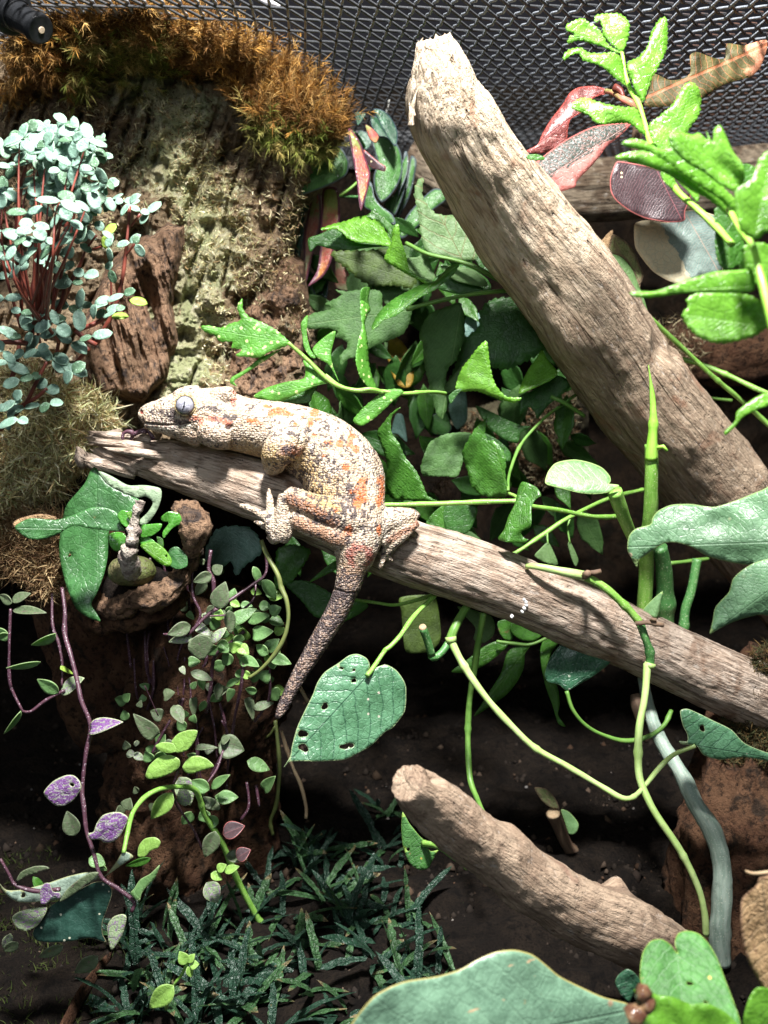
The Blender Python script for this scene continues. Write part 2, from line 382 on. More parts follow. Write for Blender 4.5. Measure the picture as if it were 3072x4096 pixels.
def leaf_geo(length, width, shape='ovate', arch=.15, fold=.25, n=9, m=4, wav=0.0, sd=0, twist=0.0, thick=0):
    """blade along +X, face +Z, lateral Y"""
    u = np.linspace(0, 1, n+1); prof = dict(ovate=np.sin(math.pi*u**.75)**.85, round=np.sqrt(np.clip(1-(2*u-1)**2, 0, 1)), lance=np.sin(math.pi*u**.85)**1.1,
        heart=np.clip(np.sin(math.pi*np.clip(u*.93+.07, 0, 1)**.6), 0, 1)**.8, strap=np.clip(np.minimum(1, u*7)*np.minimum(1, (1-u)*5), 0, 1)**.6)[shape]
    prof = np.clip(prof, .03, 1)
    v = np.linspace(-1, 1, 2*m+1)
    U, Vv = np.meshgrid(u, v, indexing='ij'); Wd = prof[:, None]*width*.5
    if wav: Wd = Wd*(1+wav*vnoise(np.stack([U*14+sd, np.sign(Vv)*3, 0*U], -1), 2)); 
    X = U*length; Y = Vv*Wd; Z = -arch*length*(U**2)+np.abs(Y)*fold+(.12*width*wav*vnoise(np.stack([U*9+sd, Vv*2, 0*U+5], -1), 2) if wav else 0)
    if twist: 
        a = twist*U; Y, Z = Y*np.cos(a)-Z*np.sin(a)*.3, Z+Y*np.sin(a)
    P = np.stack([X, Y, Z], -1).reshape(-1, 3); k = 2*m+1
    i = np.arange(n)[:, None]*k; j = np.arange(2*m)[None]
    F = np.stack([i+j, i+k+j, i+k+j+1, i+j+1], -1).reshape(-1, 4)
    ed = np.minimum((1-np.abs(Vv))*Wd/length, np.minimum(U, 1-U)*.9+.02)
    return P, F, np.stack([U, (Y.reshape(U.shape))/length, ed], -1).reshape(-1, 3)
def place_leaf(P3, X, Zn):
    X = np.asarray(X, float); X /= np.linalg.norm(X)+1e-12; Zn = np.asarray(Zn, float); Y = np.cross(Zn, X); Y /= np.linalg.norm(Y)+1e-12; Z = np.cross(X, Y)
    return P3[0]@np.stack([X, Y, Z])+P3[3]
def leaf_px(x0, y0, x1, y1, wpx, d0, d1, mat, parent, shape='ovate', tilt=0.0, name='leaf', thick=.00018, **k):
    """procedural leaf from base pixel to tip pixel; tilt (rad) rolls the blade about its axis away from the camera"""
    a = PW(x0, y0, d0); b = PW(x1, y1, d1); X = b-a; L = np.linalg.norm(X); X = X/L
    wd = wpx*((d0+d1)/2)/100/FN
    tc = CAM-(a+b)/2; tc /= np.linalg.norm(tc); Z = tc-X*(tc@X); Z /= np.linalg.norm(Z); Y = np.cross(Z, X)
    Zr = Z*math.cos(tilt)+Y*math.sin(tilt)
    G, F, uvw = leaf_geo(L, wd/max(.25, math.cos(tilt)), shape, **k)
    V = place_leaf((G, 0, 0, a), X, Zr)
    o = mesh_obj(name, V, F, mat, parent, dict(uvw=uvw)); md = o.modifiers.new('thickness', 'SOLIDIFY'); md.thickness = thick; md.offset = -1
    return o
def flatten(D): return D-(D@TOC)[:, None]*TOC*.8
def strands(name, base, dirs, length, width, cols, mat, parent=None, seg=3, curl=.4, grav=0.0, kind=None):
    """thin curved tapering fibres, one joined mesh"""
    n = len(base); length = np.broadcast_to(length, n); width = np.broadcast_to(width, n)
    D = dirs/np.linalg.norm(dirs, axis=1)[:, None]; rnd = RNG.normal(size=(n, 3)); side = np.cross(D, rnd); side /= np.linalg.norm(side, axis=1)[:, None]+1e-9
    bend = np.cross(side, D); V = []; 
    P = base.copy(); dcur = D.copy(); side2 = side
    for k in range(seg+1):
        wk = width*(1-k/seg)**.7*.5+1e-6
        V.append(P-side2*wk[:, None]); V.append(P+side2*wk[:, None])
        dcur = dcur+bend*curl/seg+np.array([0, 0, -1])*grav/seg; dcur /= np.linalg.norm(dcur, axis=1)[:, None]
        P = P+dcur*(length/seg)[:, None]
    V = np.stack(V, 1)   # n, 2(seg+1), 3
    k2 = 2*(seg+1); off = (np.arange(n)*k2)[:, None, None]
    q = np.array([[2*i, 2*i+1, 2*i+3, 2*i+2] for i in range(seg)])[None]
    F = (off+q).reshape(-1, 4)
    col = np.repeat(cols, k2, 0); 
    col = np.concatenate([col, np.ones((len(col), 1))], 1)
    return tag(mesh_obj(name, V.reshape(-1, 3), F, mat, parent, dict(col=col)), kind=kind)
def grid_sheet(name, poly, d0, dfun, mat, parent=None, res=110, roll=4.0, rollw=160, col=None, attrs=None):
    """thick rolled-edge relief: face measured from the photograph, edges turn back to depth d0+roll"""
    P = np.asarray(poly, float); x0, x1, y0, y1 = P[:, 0].min(), P[:, 0].max(), P[:, 1].min(), P[:, 1].max()
    stp = (x1-x0)/res; nx = res+1; ny = int((y1-y0)/stp)+2
    X, Y = np.meshgrid(np.linspace(x0, x1, nx), np.linspace(y0, y1, ny)); q = np.stack([X.ravel(), Y.ravel()], -1)
    ins = inside(q, P); e = segdist(q, P)*np.where(ins, 1, -1)
    dep = d0+dfun(q[:, 0], q[:, 1])+roll*np.clip(1-e/rollw, 0, 2.2)**3
    V = PW(q[:, 0], q[:, 1], dep); idx = np.arange(nx*ny).reshape(ny, nx)
    F = np.stack([idx[:-1, :-1], idx[1:, :-1], idx[1:, 1:], idx[:-1, 1:]], -1).reshape(-1, 4)
    F = F[(e[F] > -stp*1.2).all(1)]
    used = np.unique(F); rm = -np.ones(len(V), int); rm[used] = np.arange(len(used))
    return mesh_obj(name, V[used], rm[F], mat, parent, {k: v(q[used], dep[used]) for k, v in (attrs or {}).items()})
# ================================================================== setting: soil, walls, screen lid
M = {}
M['soil'] = m_rock('soil', [(.018, .013, .010), (.034, .024, .017), (.008, .006, .005), (.07, .05, .036)], 90, 1400, bump=1.0, dist=.003, dark=(.006, .005, .004))
M['backbark'] = m_rock('back_bark', [(.022, .015, .010), (.05, .032, .019), (.018, .015, .010), (.09, .07, .045)], 45, 420, bump=1.0, dist=.006, dark=(.01, .007, .005))
def m_bark():
    g = NT('mossy_bark'); p = g.obj(); z = g.attr('zone', 2)
    n1 = g.noise(p, 70, 5, .65); n3 = g.noise(p, 620, 6, .78); n2 = g.noise(p, 190, 4, .65)
    zz = g.ss(g.math('ADD', z, g.math('MULTIPLY', g.math('SUBTRACT', n2, .5), 2.4)), .30, .62)
    br = g.mix(g.ss(n1, .4, .6), (.33, .235, .14), (.47, .35, .22)); br = g.mix(g.ss(n2, .5, .68), br, (.15, .10, .065))
    pl = g.mix(g.ss(n1, .4, .6), (.62, .57, .34), (.50, .53, .28)); pl = g.mix(g.ss(n2, .5, .66), pl, (.78, .73, .52))
    col = g.mix(zz, br, pl); col = g.mix(g.math('MULTIPLY', g.ss(n3, .5, .34), .9), col, (.05, .032, .018)); col = g.mix(g.math('MULTIPLY', g.ss(n3, .56, .72), .45), col, (.82, .75, .55))
    return g.done(g.prin(col, .95, g.bump(g.math('ADD', n3, g.math('MULTIPLY', n2, .5)), 1.0, .004), .15))
M['paleb'] = m_bark()
_unused = (lambda *a, **k: None)('mossy_bark', [(.52, .44, .24), (.30, .19, .10), (.54, .54, .30), (.80, .73, .50)], 55, 800, bump=1.0, dist=.003, dark=(.05, .032, .018))
M['redcork'] = m_rock('cork', [(.26, .155, .095), (.38, .24, .15), (.08, .062, .055), (.58, .42, .29)], 80, 560, bump=1.0, dist=.0035, dark=(.03, .02, .016))
M['darkcork'] = m_rock('dark_cork', [(.11, .052, .03), (.17, .09, .05), (.045, .03, .021), (.27, .17, .11)], 70, 480, bump=1.0, dist=.005, dark=(.02, .012, .008))
M['fib'] = m_vcol('dry_fibre', .9, .15)
xs = np.linspace(-.45, .5, 150); ys = np.linspace(.12, .62, 110)
X, Y = np.meshgrid(xs, ys); q = np.stack([X, Y, 0*X], -1)
Z = .006*fbm(q*28, 4, 3)+.0045*fbm(q*110, 4, 9, True)+.02*np.clip((Y-.42)/.2, 0, 1)**2+.02*np.clip((-X-.12)/.2, 0, 1)
idx = np.arange(X.size).reshape(X.shape); F = np.stack([idx[:-1, :-1], idx[:-1, 1:], idx[1:, 1:], idx[1:, :-1]], -1).reshape(-1, 4)
tag(mesh_obj('soil_ground', np.stack([X, Y, Z], -1).reshape(-1, 3), F, M['soil']), kind='structure')
def ground_z(x, y):
    q = np.stack([np.asarray(x), np.asarray(y), 0*np.asarray(x)], -1)
    return .006*fbm(q*28, 4, 3)+.02*np.clip((q[..., 1]-.42)/.2, 0, 1)**2+.02*np.clip((-q[..., 0]-.12)/.2, 0, 1)
# soil crumbs
def crumbs(name, n, xr, yr, s0, s1, cols):
    ico = np.array([(1, 0, 0), (-1, 0, 0), (0, 1, 0), (0, -1, 0), (0, 0, 1), (0, 0, -1)], float)
    fc = np.array([(0, 2, 4), (2, 1, 4), (1, 3, 4), (3, 0, 4), (2, 0, 5), (1, 2, 5), (3, 1, 5), (0, 3, 5)])
    x = RNG.uniform(*xr, n); y = RNG.uniform(*yr, n); s = s0+(s1-s0)*RNG.random(n)**4
    sub = ico[None]*s[:, None, None]*RNG.uniform(.55, 1.2, (n, 6, 3)); a = RNG.uniform(0, 6.28, n); ca, sa = np.cos(a), np.sin(a)
    R = np.zeros((n, 3, 3)); R[:, 0, 0] = ca; R[:, 0, 1] = -sa; R[:, 1, 0] = sa; R[:, 1, 1] = ca; R[:, 2, 2] = 1
    V = np.einsum('nij,nkj->nki', R, sub)+np.stack([x, y, ground_z(x, y)+s*.3], -1)[:, None]
    F = (np.arange(n)[:, None, None]*6+fc[None]).reshape(-1, 3)
    c = np.array(cols)[RNG.integers(0, len(cols), n)]*RNG.uniform(.6, 1.3, (n, 1)); c = np.concatenate([np.repeat(c, 6, 0), np.ones((6*n, 1))], 1)
    return tag(mesh_obj(name, V.reshape(-1, 3), F, M['fib'], None, dict(col=c)), kind='stuff')
o = crumbs('soil_crumbs', 15000, (-.2, .22), (.2, .56), .0005, .0022, [(.022, .016, .012)]*7+[(.10, .07, .05), (.05, .035, .025), (.02, .015, .012)]); tag(o, 'loose dark soil crumbs covering the terrarium floor', 'soil')
o = crumbs('grit', 700, (-.15, .2), (.24, .5), .0003, .0012, [(.30, .27, .24), (.2, .17, .15), (.38, .36, .34)]); tag(o, 'scattered pale grit and perlite specks on the dark soil', 'grit')
o = crumbs('bark_chips', 1100, (-.14, .12), (.26, .46), .0006, .0026, [(.08, .045, .027), (.05, .032, .02), (.11, .07, .045), (.03, .02, .015)]); tag(o, 'brown bark chips and litter lying on the soil below the gecko', 'bark chips')
# back wall of bark
poly = [(-500, 350), (3700, 350), (3700, 3500), (-500, 3500)]
o = grid_sheet('bark_back_wall', poly, 59, lambda x, y: -2.6*fbm(np.stack([x/420, y/520, 0*x], -1), 4, 21)-.8*fbm(np.stack([x/90, y/120, 0*x], -1), 4, 22, True)-6*np.clip((y-2300)/1300, 0, 1), M['backbark'], res=230, roll=3)
tag(o, kind='structure')
# black glass side at the left
def box(name, a, b, mat, parent=None):
    a = np.array(a); b = np.array(b); V = np.array([[(a, b)[i][0], (a, b)[j][1], (a, b)[k][2]] for i in (0, 1) for j in (0, 1) for k in (0, 1)])
    F = [(0, 1, 3, 2), (4, 6, 7, 5), (0, 4, 5, 1), (2, 3, 7, 6), (0, 2, 6, 4), (1, 5, 7, 3)]
    return mesh_obj(name, V, F, mat, parent, smooth=False)
M['blackglass'] = m_plain('black_side_panel', (.012, .014, .016), .35)
o = box('side_wall', (-.222, .2, -.02), (-.212, .62, .3), M['blackglass']); tag(o, kind='structure')
# ---- screen lid
M['wire'] = None
g = NT('glint_wire'); n = g.noise(g.obj(), 2600, 3); c = g.mix(g.ss(n, .4, .7), (.16, .175, .2), (.42, .46, .5))  # paler copy of the black wire: lamp glints put into its colour
M['wire'] = g.done(g.prin(c, .38, g.bump(n, .6, .0003), .7))
g = NT('unlit_rusty_wire'); n = g.noise(g.obj(), 160, 3); n2 = g.noise(g.obj(), 2600, 3); px_ = g.sep(g.obj())[0]
c = g.mix(g.math('MULTIPLY', g.ss(px_, .06, .14), g.ss(n, .3, .6)), (.045, .047, .05), (.16, .065, .03)); c = g.mix(g.math('MULTIPLY', g.ss(n2, .55, .7), .5), c, (.2, .21, .23))  # darker copy of the wire, coloured as unlit, rusting towards the right
M['wire2'] = g.done(g.prin(c, .42, g.bump(n2, .6, .0003), .6))
HL = .068
def topl(x, y):
    v = PW(x, y, 100.0)-CAM; t = HL/v[2]; return CAM+v*t
p0, p1, p2 = topl(2800, 20), topl(2830, 46), topl(2757, 48)
dA = (p2-p0); dB = (p1-p0)
lid = thing('screen_lid', (0, .35, CAM[2]+HL), 'black woven wire screen lid across the top of the enclosure', 'screen')
def wires(name, du, dv, lu, nv, mat, ph, r=.00044, amp=.0006):
    """wires along du, spaced by dv, crimped over and under"""
    lst = []; Vs = []; Fs = []; off = 0; nn = 5
    for k in range(-nv, nv):
        ts = np.arange(-lu, lu+.01, .5); P = p0+ts[:, None]*du+k*dv
        ok = (P[:, 1] > .26) & (P[:, 1] < .62) & (P[:, 0] > -.32) & (P[:, 0] < .36)
        if ok.sum() < 4: continue
        P = P[ok]; ts = ts[ok]
        sag = -.004*np.sin(P[:, 0]*9+1)-.003*np.sin(P[:, 1]*14)
        zz = amp*np.cos(math.pi*(ts+k+ph)); P = P.copy(); P[:, 2] += zz+sag
        d = du/np.linalg.norm(du); s = np.cross(d, [0, 0, 1]); th = np.linspace(0, 2*math.pi, nn, endpoint=False)
        ring = r*(np.cos(th)[:, None]*s+np.sin(th)[:, None]*np.array([0, 0, 1]))
        V = (P[:, None]+ring[None]).reshape(-1, 3); m = len(P); i = np.arange(m-1)[:, None]*nn; j = np.arange(nn)[None]; j2 = (j+1) % nn
        Fs.append(np.stack([i+j, i+j2, i+nn+j2, i+nn+j], -1).reshape(-1, 4)+off); Vs.append(V); off += len(V)
    return tag(mesh_obj(name, np.vstack(Vs), np.vstack(Fs), mat, lid), kind='stuff')
wires('woven_wire', dA, dB, 260, 260, M['wire'], 0)
wires('cross_wire', dB, dA, 260, 260, M['wire2'], 1)
box('lid_frame', (-.3, .62, CAM[2]+HL-.012), (.36, .635, CAM[2]+HL+.01), M['blackglass'], lid)
M['roomdark'] = m_plain('dark_room', (.16, .155, .18), .9)
o = box('room_ceiling', (-2.5, -.6, 1.1), (2.5, 3.5, 1.14), M['roomdark']); tag(o, kind='structure')
o = box('room_wall', (-2.5, 1.6, -.6), (2.5, 1.64, 1.1), M['roomdark']); tag(o, kind='structure')
# ================================================================== driftwood
M['wood_up'] = m_wood('weathered_wood', (.66, .54, .40), (.54, .42, .295), (.18, .12, .08), stain=(.34, .18, .11), bump=1.0, gs=1300, grain=.7, grad=(.05, .10, (.40, .30, .21)))
M['wood_mid'] = m_wood('grey_brown_wood', (.53, .43, .345), (.38, .285, .215), (.11, .075, .055), stain=(.20, .115, .07), bump=.9)
M['wood_low'] = m_wood('tan_wood', (.47, .35, .25), (.33, .235, .165), (.12, .08, .06), stain=(.25, .14, .10), grain=.3, bump=.8)
M['wood_back'] = m_wood('old_wood', (.30, .24, .17), (.17, .12, .08), (.05, .035, .025), stain=(.4, .34, .24), bump=.9)
RG = [(.0004, 560, .05, True, 1), (.0014, 66, .4, False, 2), (.0003, 1300, .06, True, 3), (.0004, 420, .5, False, 4)]
up = thing('driftwood_log', PW(2900, 1900, 34), 'thick pale weathered driftwood log leaning upright with a torn top end', 'driftwood')
tube('log', [(x*1.852, y*1.852, d, r*1.852) for x, y, d, r in [(938, 92, 24, 34), (952, 150, 24.3, 62), (968, 240, 25, 92), (1035, 360, 26.2, 97), (1116, 485, 27.5, 101), (1180, 565, 28.3, 104), (1240, 640, 29, 109), (1310, 745, 30.3, 109), (1382, 852, 31.5, 107), (1455, 940, 32.6, 105), (1525, 1028, 33.7, 104), (1590, 1110, 34.5, 100), (1680, 1230, 36, 98), (1760, 1330, 37.4, 94)]],
     M['wood_up'], up, n=110, step=.0009, rough=RG+[(.0016, 55, .6, False, 7)], jag=(-.0025, 0), seed=3, bumps=[(.35, 2.0, .008, .0022), (.44, .6, .005, -.0026), (.50, 5.8, .006, .0024), (.40, 3.9, .007, .002), (.47, .2, .003, -.002), (.70, .5, .006, .0014), (.30, 5.6, .005, -.0018)])
for k, (a, b_, r) in enumerate([((912, 175), (900, 130), 6), ((908, 95), (914, 80), 7), ((887, 245), (884, 222), 7), ((925, 100), (930, 82), 6), ((918, 165), (905, 150), 5), ((892, 225), (905, 185), 8)]):
    tube('splinter', [(a[0]*1.852, (a[1]+28)*1.852, 24.2, r*1.8), (a[0]*1.852, a[1]*1.852, 24.1, r*1.3), (b_[0]*1.852, b_[1]*1.852, 24, 1.5)], M['wood_up'], up, n=6, rough=[(.0004, 900, .3, False, 5)], seed=k)
mid = thing('driftwood_branch', PW(1536, 2150, 27), 'long grey brown branch running down to the right that the gecko rests on', 'driftwood')
MID = [(222, 962, 27.6, 19), (262, 976, 27.5, 33), (330, 993, 27.4, 44), (415, 1017, 27.3, 53), (500, 1042, 27.2, 59), (600, 1077, 27.1, 63), (700, 1117, 27, 65), (800, 1162, 27, 67), (872, 1190, 27.2, 68), (1000, 1231, 27.6, 70), (1150, 1287, 28.2, 68), (1260, 1332, 28.7, 72), (1380, 1386, 29.3, 67), (1530, 1458, 30, 70), (1680, 1520, 30.8, 70), (1860, 1590, 31.8, 70), (1990, 1640, 32.5, 66)]
tube('branch', [(x*1.852, y*1.852, d, r*1.852) for x, y, d, r in MID], M['wood_mid'], mid, n=90, step=.0009, rough=[(.0003, 600, .05, True, 11), (.0007, 110, .35, False, 12), (.0003, 1100, .15, True, 13), (.0002, 700, .6, False, 14)], jag=(.006, 0), seed=8,
     bumps=[(.045, 5.0, .004, -.002), (.30, 3, .01, .0008), (.62, 2, .008, .001)])
for k, (x0, y0, x1, y1, r0, r1, d) in enumerate([(560, 790, 330, 705, 42, 8, 27.1), (700, 830, 335, 712, 50, 8, 27.3), (880, 640, 600, 600, 42, 26, 27.7), (800, 600, 590, 645, 42, 20, 27.8), (1150, 700, 640, 640, 30, 16, 26.75), (1200, 750, 720, 690, 24, 10, 26.6), (1000, 630, 620, 590, 26, 12, 27.0), (900, 850, 560, 760, 40, 10, 26.9)]):
    a = zc('G', (x0, y0)); b_ = zc('G', (x1+190, y1)) if k < 2 else zc('G', (x1, y1))
    tube('torn_strip', [(a[0], a[1], d+.25, r0*.6), ((a[0]+b_[0])/2, (a[1]+b_[1])/2, d, r0*.55), (b_[0], b_[1], d, r1*.5)], M['wood_mid'], mid, n=18, step=.001, rough=[(.0005, 500, .12, True, 3)], jag=(0, .003), seed=k+3)
low = thing('driftwood_stub', PW(2700, 3850, 24), 'shorter tan driftwood piece with a blunt pitted end in the lower right', 'driftwood')
tube('stub', [(x*1.852, y*1.852, d, r*1.852) for x, y, d, r in [(880, 1690, 20.1, 44), (895, 1702, 20.3, 50), (920, 1724, 20.7, 58), (965, 1762, 21.2, 62), (1020, 1808, 21.7, 60), (1080, 1852, 22.2, 62), (1150, 1910, 22.8, 68), (1240, 1962, 23.5, 68), (1330, 1998, 24.2, 72), (1420, 2045, 25, 64), (1490, 2085, 25.5, 50)]],
     M['wood_low'], low, n=80, step=.0009, rough=[(.0013, 90, .4, False, 21), (.0005, 420, .5, False, 22), (.0003, 1000, .4, True, 23)], jag=None, seed=12, bumps=[(.71, 4.45, .0028, .0036), (.34, 4.3, .006, .0016), (.04, 5.2, .002, -.0022), (.5, 1.2, .006, -.0016)])
bl = thing('fallen_log', PW(2400, 760, 44), 'weathered brown log lying crosswise behind the pink leaves', 'driftwood')
tube('log', [(1650, 640, 44, 90), (1900, 740, 43.5, 110), (2250, 765, 43, 118), (2700, 740, 43, 118), (3250, 700, 43, 115), (4000, 640, 43, 112)], M['wood_back'], bl, n=60, step=.0018, rough=[(.0018, 120, .08, True, 31), (.0016, 60, .4, False, 32)], seed=5)
bl2 = thing('root_piece', PW(2900, 1400, 40), 'dark fibrous wood piece behind the log at the right edge', 'driftwood')
tube('root', [(2480, 1440, 41, 90), (2700, 1440, 40, 120), (2950, 1400, 39, 135), (3250, 1330, 39, 140), (3900, 1240, 39, 140)], M['darkcork'], bl2, n=60, step=.0018, rough=[(.003, 90, .2, True, 33), (.0016, 200, .4, False, 34)], seed=6)
# ================================================================== bark, cork, moss
def relief(a, s, b, t, sd, ridge=False):
    return lambda x, y: -a*fbm(np.stack([x/s, y/(s*1.2), 0*x], -1), 4, sd)-b*fbm(np.stack([x/t, y/t, 0*x], -1), 4, sd+3, ridge)
poly = [(-250, 350), (60, 180), (400, 60), (700, 120), (900, 240), (1150, 380), (1330, 500), (1330, 720), (1230, 850), (1180, 1100), (1300, 1300), (1260, 1600), (1000, 1800), (400, 1900), (-250, 1900)]
BR0 = relief(1.2, 300, .5, 75, 41, True); BR1 = lambda x, y: BR0(x, y)+1.6*np.clip(fbm(np.stack([(x+.3*y)/70, y/260, 0*x], -1), 3, 49, True)-.42, 0, 1); BR2 = relief(.20, 40, .12, 15, 47, True)
BARKR = lambda x, y: BR1(x, y)+BR2(x, y)
o = grid_sheet('bark_slab', poly, 31.0, BARKR, M['paleb'], res=330, roll=4, rollw=150, attrs=dict(zone=lambda q, d: np.clip(1-segdist(q, [(560, 330), (740, 420), (640, 650), (820, 800), (860, 980), (780, 1150), (740, 1520), (560, 1050)], False)/215, 0, 1)))
tag(o, 'large pale moss-crusted bark slab at the upper left under the orange moss', 'bark')
poly = [zc('F', p) for p in [(520, 1500), (690, 1120), (860, 940), (1000, 900), (1110, 815), (1235, 860), (1245, 1010), (1215, 1230), (1180, 1400), (1210, 1659), (1150, 1900), (960, 2080), (600, 2020), (430, 1800)]]
o = grid_sheet('cork_piece', poly, 29.9, lambda x, y: -.8*fbm(np.stack([(x-.25*y)/75, y/420, 0*x], -1), 4, 55, True)-.45*fbm(np.stack([x/60, y/110, 0*x], -1), 4, 57), M['redcork'], res=170, roll=3, rollw=70)
tag(o, 'reddish brown cork piece with vertical ridges behind the gecko head', 'bark')
poly = [zc('A', p) for p in [(-60, 1180), (-10, 1000), (120, 1010), (200, 1080), (230, 1400), (230, 1800), (0, 2100), (-350, 2000), (-380, 1500)]]
o = grid_sheet('cork_plate', poly, 31.2, lambda x, y: -.5*fbm(np.stack([(x)/90, y/260, 0*x], -1), 4, 65, True)-.35*fbm(np.stack([x/40, y/50, 0*x], -1), 4, 67), M['redcork'], res=120, roll=2.6, rollw=80)
tag(o, 'brown cork plate between the ridged cork and the long hanging leaves', 'bark')
# cork tube carrying the pot hollow, lower left
ct = thing('cork_tube', PW(830, 3600, 33), 'upright reddish brown cork tube with a hollow rim holding the bulb plant', 'bark')
tube('tube_wall', [(840, 2380, 31.9, 200), (830, 2500, 31.6, 290), (820, 2700, 31.8, 300), (760, 3000, 32.3, 290), (740, 3300, 32.8, 290), (730, 3600, 33.5, 280), (720, 3950, 34, 300)], M['darkcork'], ct, n=150, step=.0016, rough=[(.009, 50, .5, False, 71), (.0048, 130, .5, True, 72), (.0018, 420, .6, True, 73)], seed=4)
tube('tube_wall', [(300, 2150, 31.5, 170), (330, 2400, 31.2, 190), (420, 2650, 31.4, 190), (520, 2900, 32, 170)], M['darkcork'], ct, n=90, step=.0016, rough=[(.005, 60, .5, False, 74), (.003, 150, .5, True, 75)], seed=9)
tube('rim', zt('M', [(620, 330, 27.6, 52), (760, 400, 26.9, 60), (900, 330, 26.5, 66), (1040, 300, 26.4, 76), (1160, 220, 26.5, 66), (1230, 110, 26.9, 52), (1290, 10, 27.3, 40), (1300, -60, 27.6, 34)]), M['redcork'], ct, n=60, step=.0008, rough=[(.0014, 160, 1, False, 76), (.0012, 420, 1, True, 77), (.0006, 1200, 1, False, 78)], seed=2)
tube('rim', zt('M', [(520, 350, 28.3, 60), (640, 470, 27.6, 62), (800, 480, 27.2, 60), (950, 440, 27.2, 60), (1100, 380, 27.3, 66), (1210, 260, 27.6, 60)]), M['darkcork'], ct, n=60, step=.001, rough=[(.0014, 160, 1, False, 79), (.0012, 420, 1, True, 80)], seed=5)
tube('knob', zt('G', [(1190, 1060, 26.4, 40), (1240, 1110, 26.1, 74), (1290, 1200, 26, 86), (1290, 1290, 26.1, 66), (1265, 1380, 26.4, 54), (1262, 1470, 26.8, 46)]), M['redcork'], ct, n=60, step=.0007, rough=[(.0013, 200, 1, False, 81), (.0011, 480, 1, True, 82), (.0006, 1300, 1, False, 83)], seed=6)
# right bark stump
o = tube('bark_stump', [(3260, 2700, 33, 180), (3200, 2860, 32.6, 220), (3140, 3050, 32, 230), (3090, 3250, 31, 240), (3040, 3600, 30, 250), (3040, 4050, 29.4, 260)], M['darkcork'], None, n=130, step=.0016, rough=[(.009, 55, .3, True, 91), (.004, 150, .35, True, 92), (.0012, 500, .6, False, 93)], seed=13)
tag(o, 'dark rough bark stump at the lower right edge behind the pale stem', 'bark')
# fibre and moss coverings
def scatter_poly(poly, n):
    P = np.asarray(poly, float); out = []
    while sum(len(a) for a in out) < n:
        q = np.stack([RNG.uniform(P[:, 0].min(), P[:, 0].max(), n), RNG.uniform(P[:, 1].min(), P[:, 1].max(), n)], -1); out.append(q[inside(q, P)])
    return np.vstack(out)[:n]
def cols(pal, n, j=.25):
    return np.clip(np.array(pal)[RNG.integers(0, len(pal), n)]*RNG.uniform(1-j, 1+j, (n, 1)), 0, 1)
TOC = (CAM-PW(1536, 2048, 30)); TOC /= np.linalg.norm(TOC)
def fuzz(name, poly, n, dfun, L, w, pal, up=.0, out=.6, curl=1.2, parent=None, seg=3, grav=0., patchy=None):
    q = scatter_poly(poly, n)
    if patchy: q = q[fbm(np.stack([q[:, 0]/patchy[0], q[:, 1]/patchy[0], 0*q[:, 0]], -1), 3, patchy[1]) > patchy[2]]
    n = len(q); dep = dfun(q[:, 0], q[:, 1]) if callable(dfun) else np.full(n, dfun)
    D = flatten(RNG.normal(size=(n, 3)))+TOC*out*1.2+np.array([0, 0, up*2]); 
    return strands(name, PW(q[:, 0], q[:, 1], dep), D, RNG.uniform(.4, 1, n)*L, w, cols(pal, n), M['fib'], parent, seg, curl, grav, 'stuff')
flat_ = True
PALE = [(.62, .55, .30), (.74, .67, .42), (.50, .45, .22), (.56, .60, .32), (.36, .24, .12), (.80, .73, .50)]
BR = [(.20, .12, .06), (.12, .075, .04), (.30, .19, .09), (.36, .27, .14)]
poly = [(330, 420), (760, 380), (900, 650), (1000, 850), (1060, 1100), (1000, 1500), (820, 1560), (780, 1150), (650, 900), (450, 1000), (200, 700)]
o = fuzz('dried_moss_crust', poly, 8000, lambda x, y: 31.0+BARKR(x, y), .0034, .0004, PALE, out=.03, curl=3, patchy=(130, 5, -.25))
tag(o, 'pale straw coloured dried moss crust on the bark slab', 'dried moss')
poly = [(0, 380), (330, 380), (620, 500), (1000, 560), (1240, 700), (1180, 1000), (1240, 1300), (1000, 1480), (900, 900), (600, 620), (200, 620), (0, 900)]
o = fuzz('root_fibres', poly, 3800, lambda x, y: 31.0+BARKR(x, y), .0044, .00034, BR+PALE[:3], out=.1, curl=3)
tag(o, 'thin brown rootlets matted over the shaded parts of the bark', 'root fibres')
# orange cushion moss along the top of the slab
mp = [(40, 140), (60, 60), (180, 20), (330, -40), (560, -30), (700, 60), (840, 110), (980, 180), (1120, 240), (1200, 300), (1290, 350), (1370, 420), (1400, 490), (1370, 560), (1310, 620), (1200, 660), (1120, 640), (1000, 560), (940, 440), (860, 340), (780, 350), (700, 340), (610, 390), (500, 360), (400, 330), (340, 400), (240, 350), (140, 380), (60, 400), (0, 420), (20, 260)]
MT = lambda x, y: 3.2*np.clip((330-y)/330, 0, 1.3)
moss = thing('cushion_moss', PW(700, 350, 33), 'thick orange brown cushion moss mat over the top edge of the bark slab', 'moss')
o = grid_sheet('moss_mat', mp, 30.4, lambda x, y: -1.0*fbm(np.stack([x/150, y/150, 0*x], -1), 3, 88)-MT(x, y), m_rock('moss_mat', [(.16, .09, .03), (.10, .065, .025), (.07, .08, .02), (.3, .18, .06)], 80, 700), moss, res=120, roll=2.4, rollw=100)
ns = 1500; q = scatter_poly(mp, ns); dep = 29.9-1.0*fbm(np.stack([q[:, 0]/150, q[:, 1]/150, 0*q[:, 0]], -1), 3, 88)-MT(q[:, 0], q[:, 1]); e = segdist(q, mp)
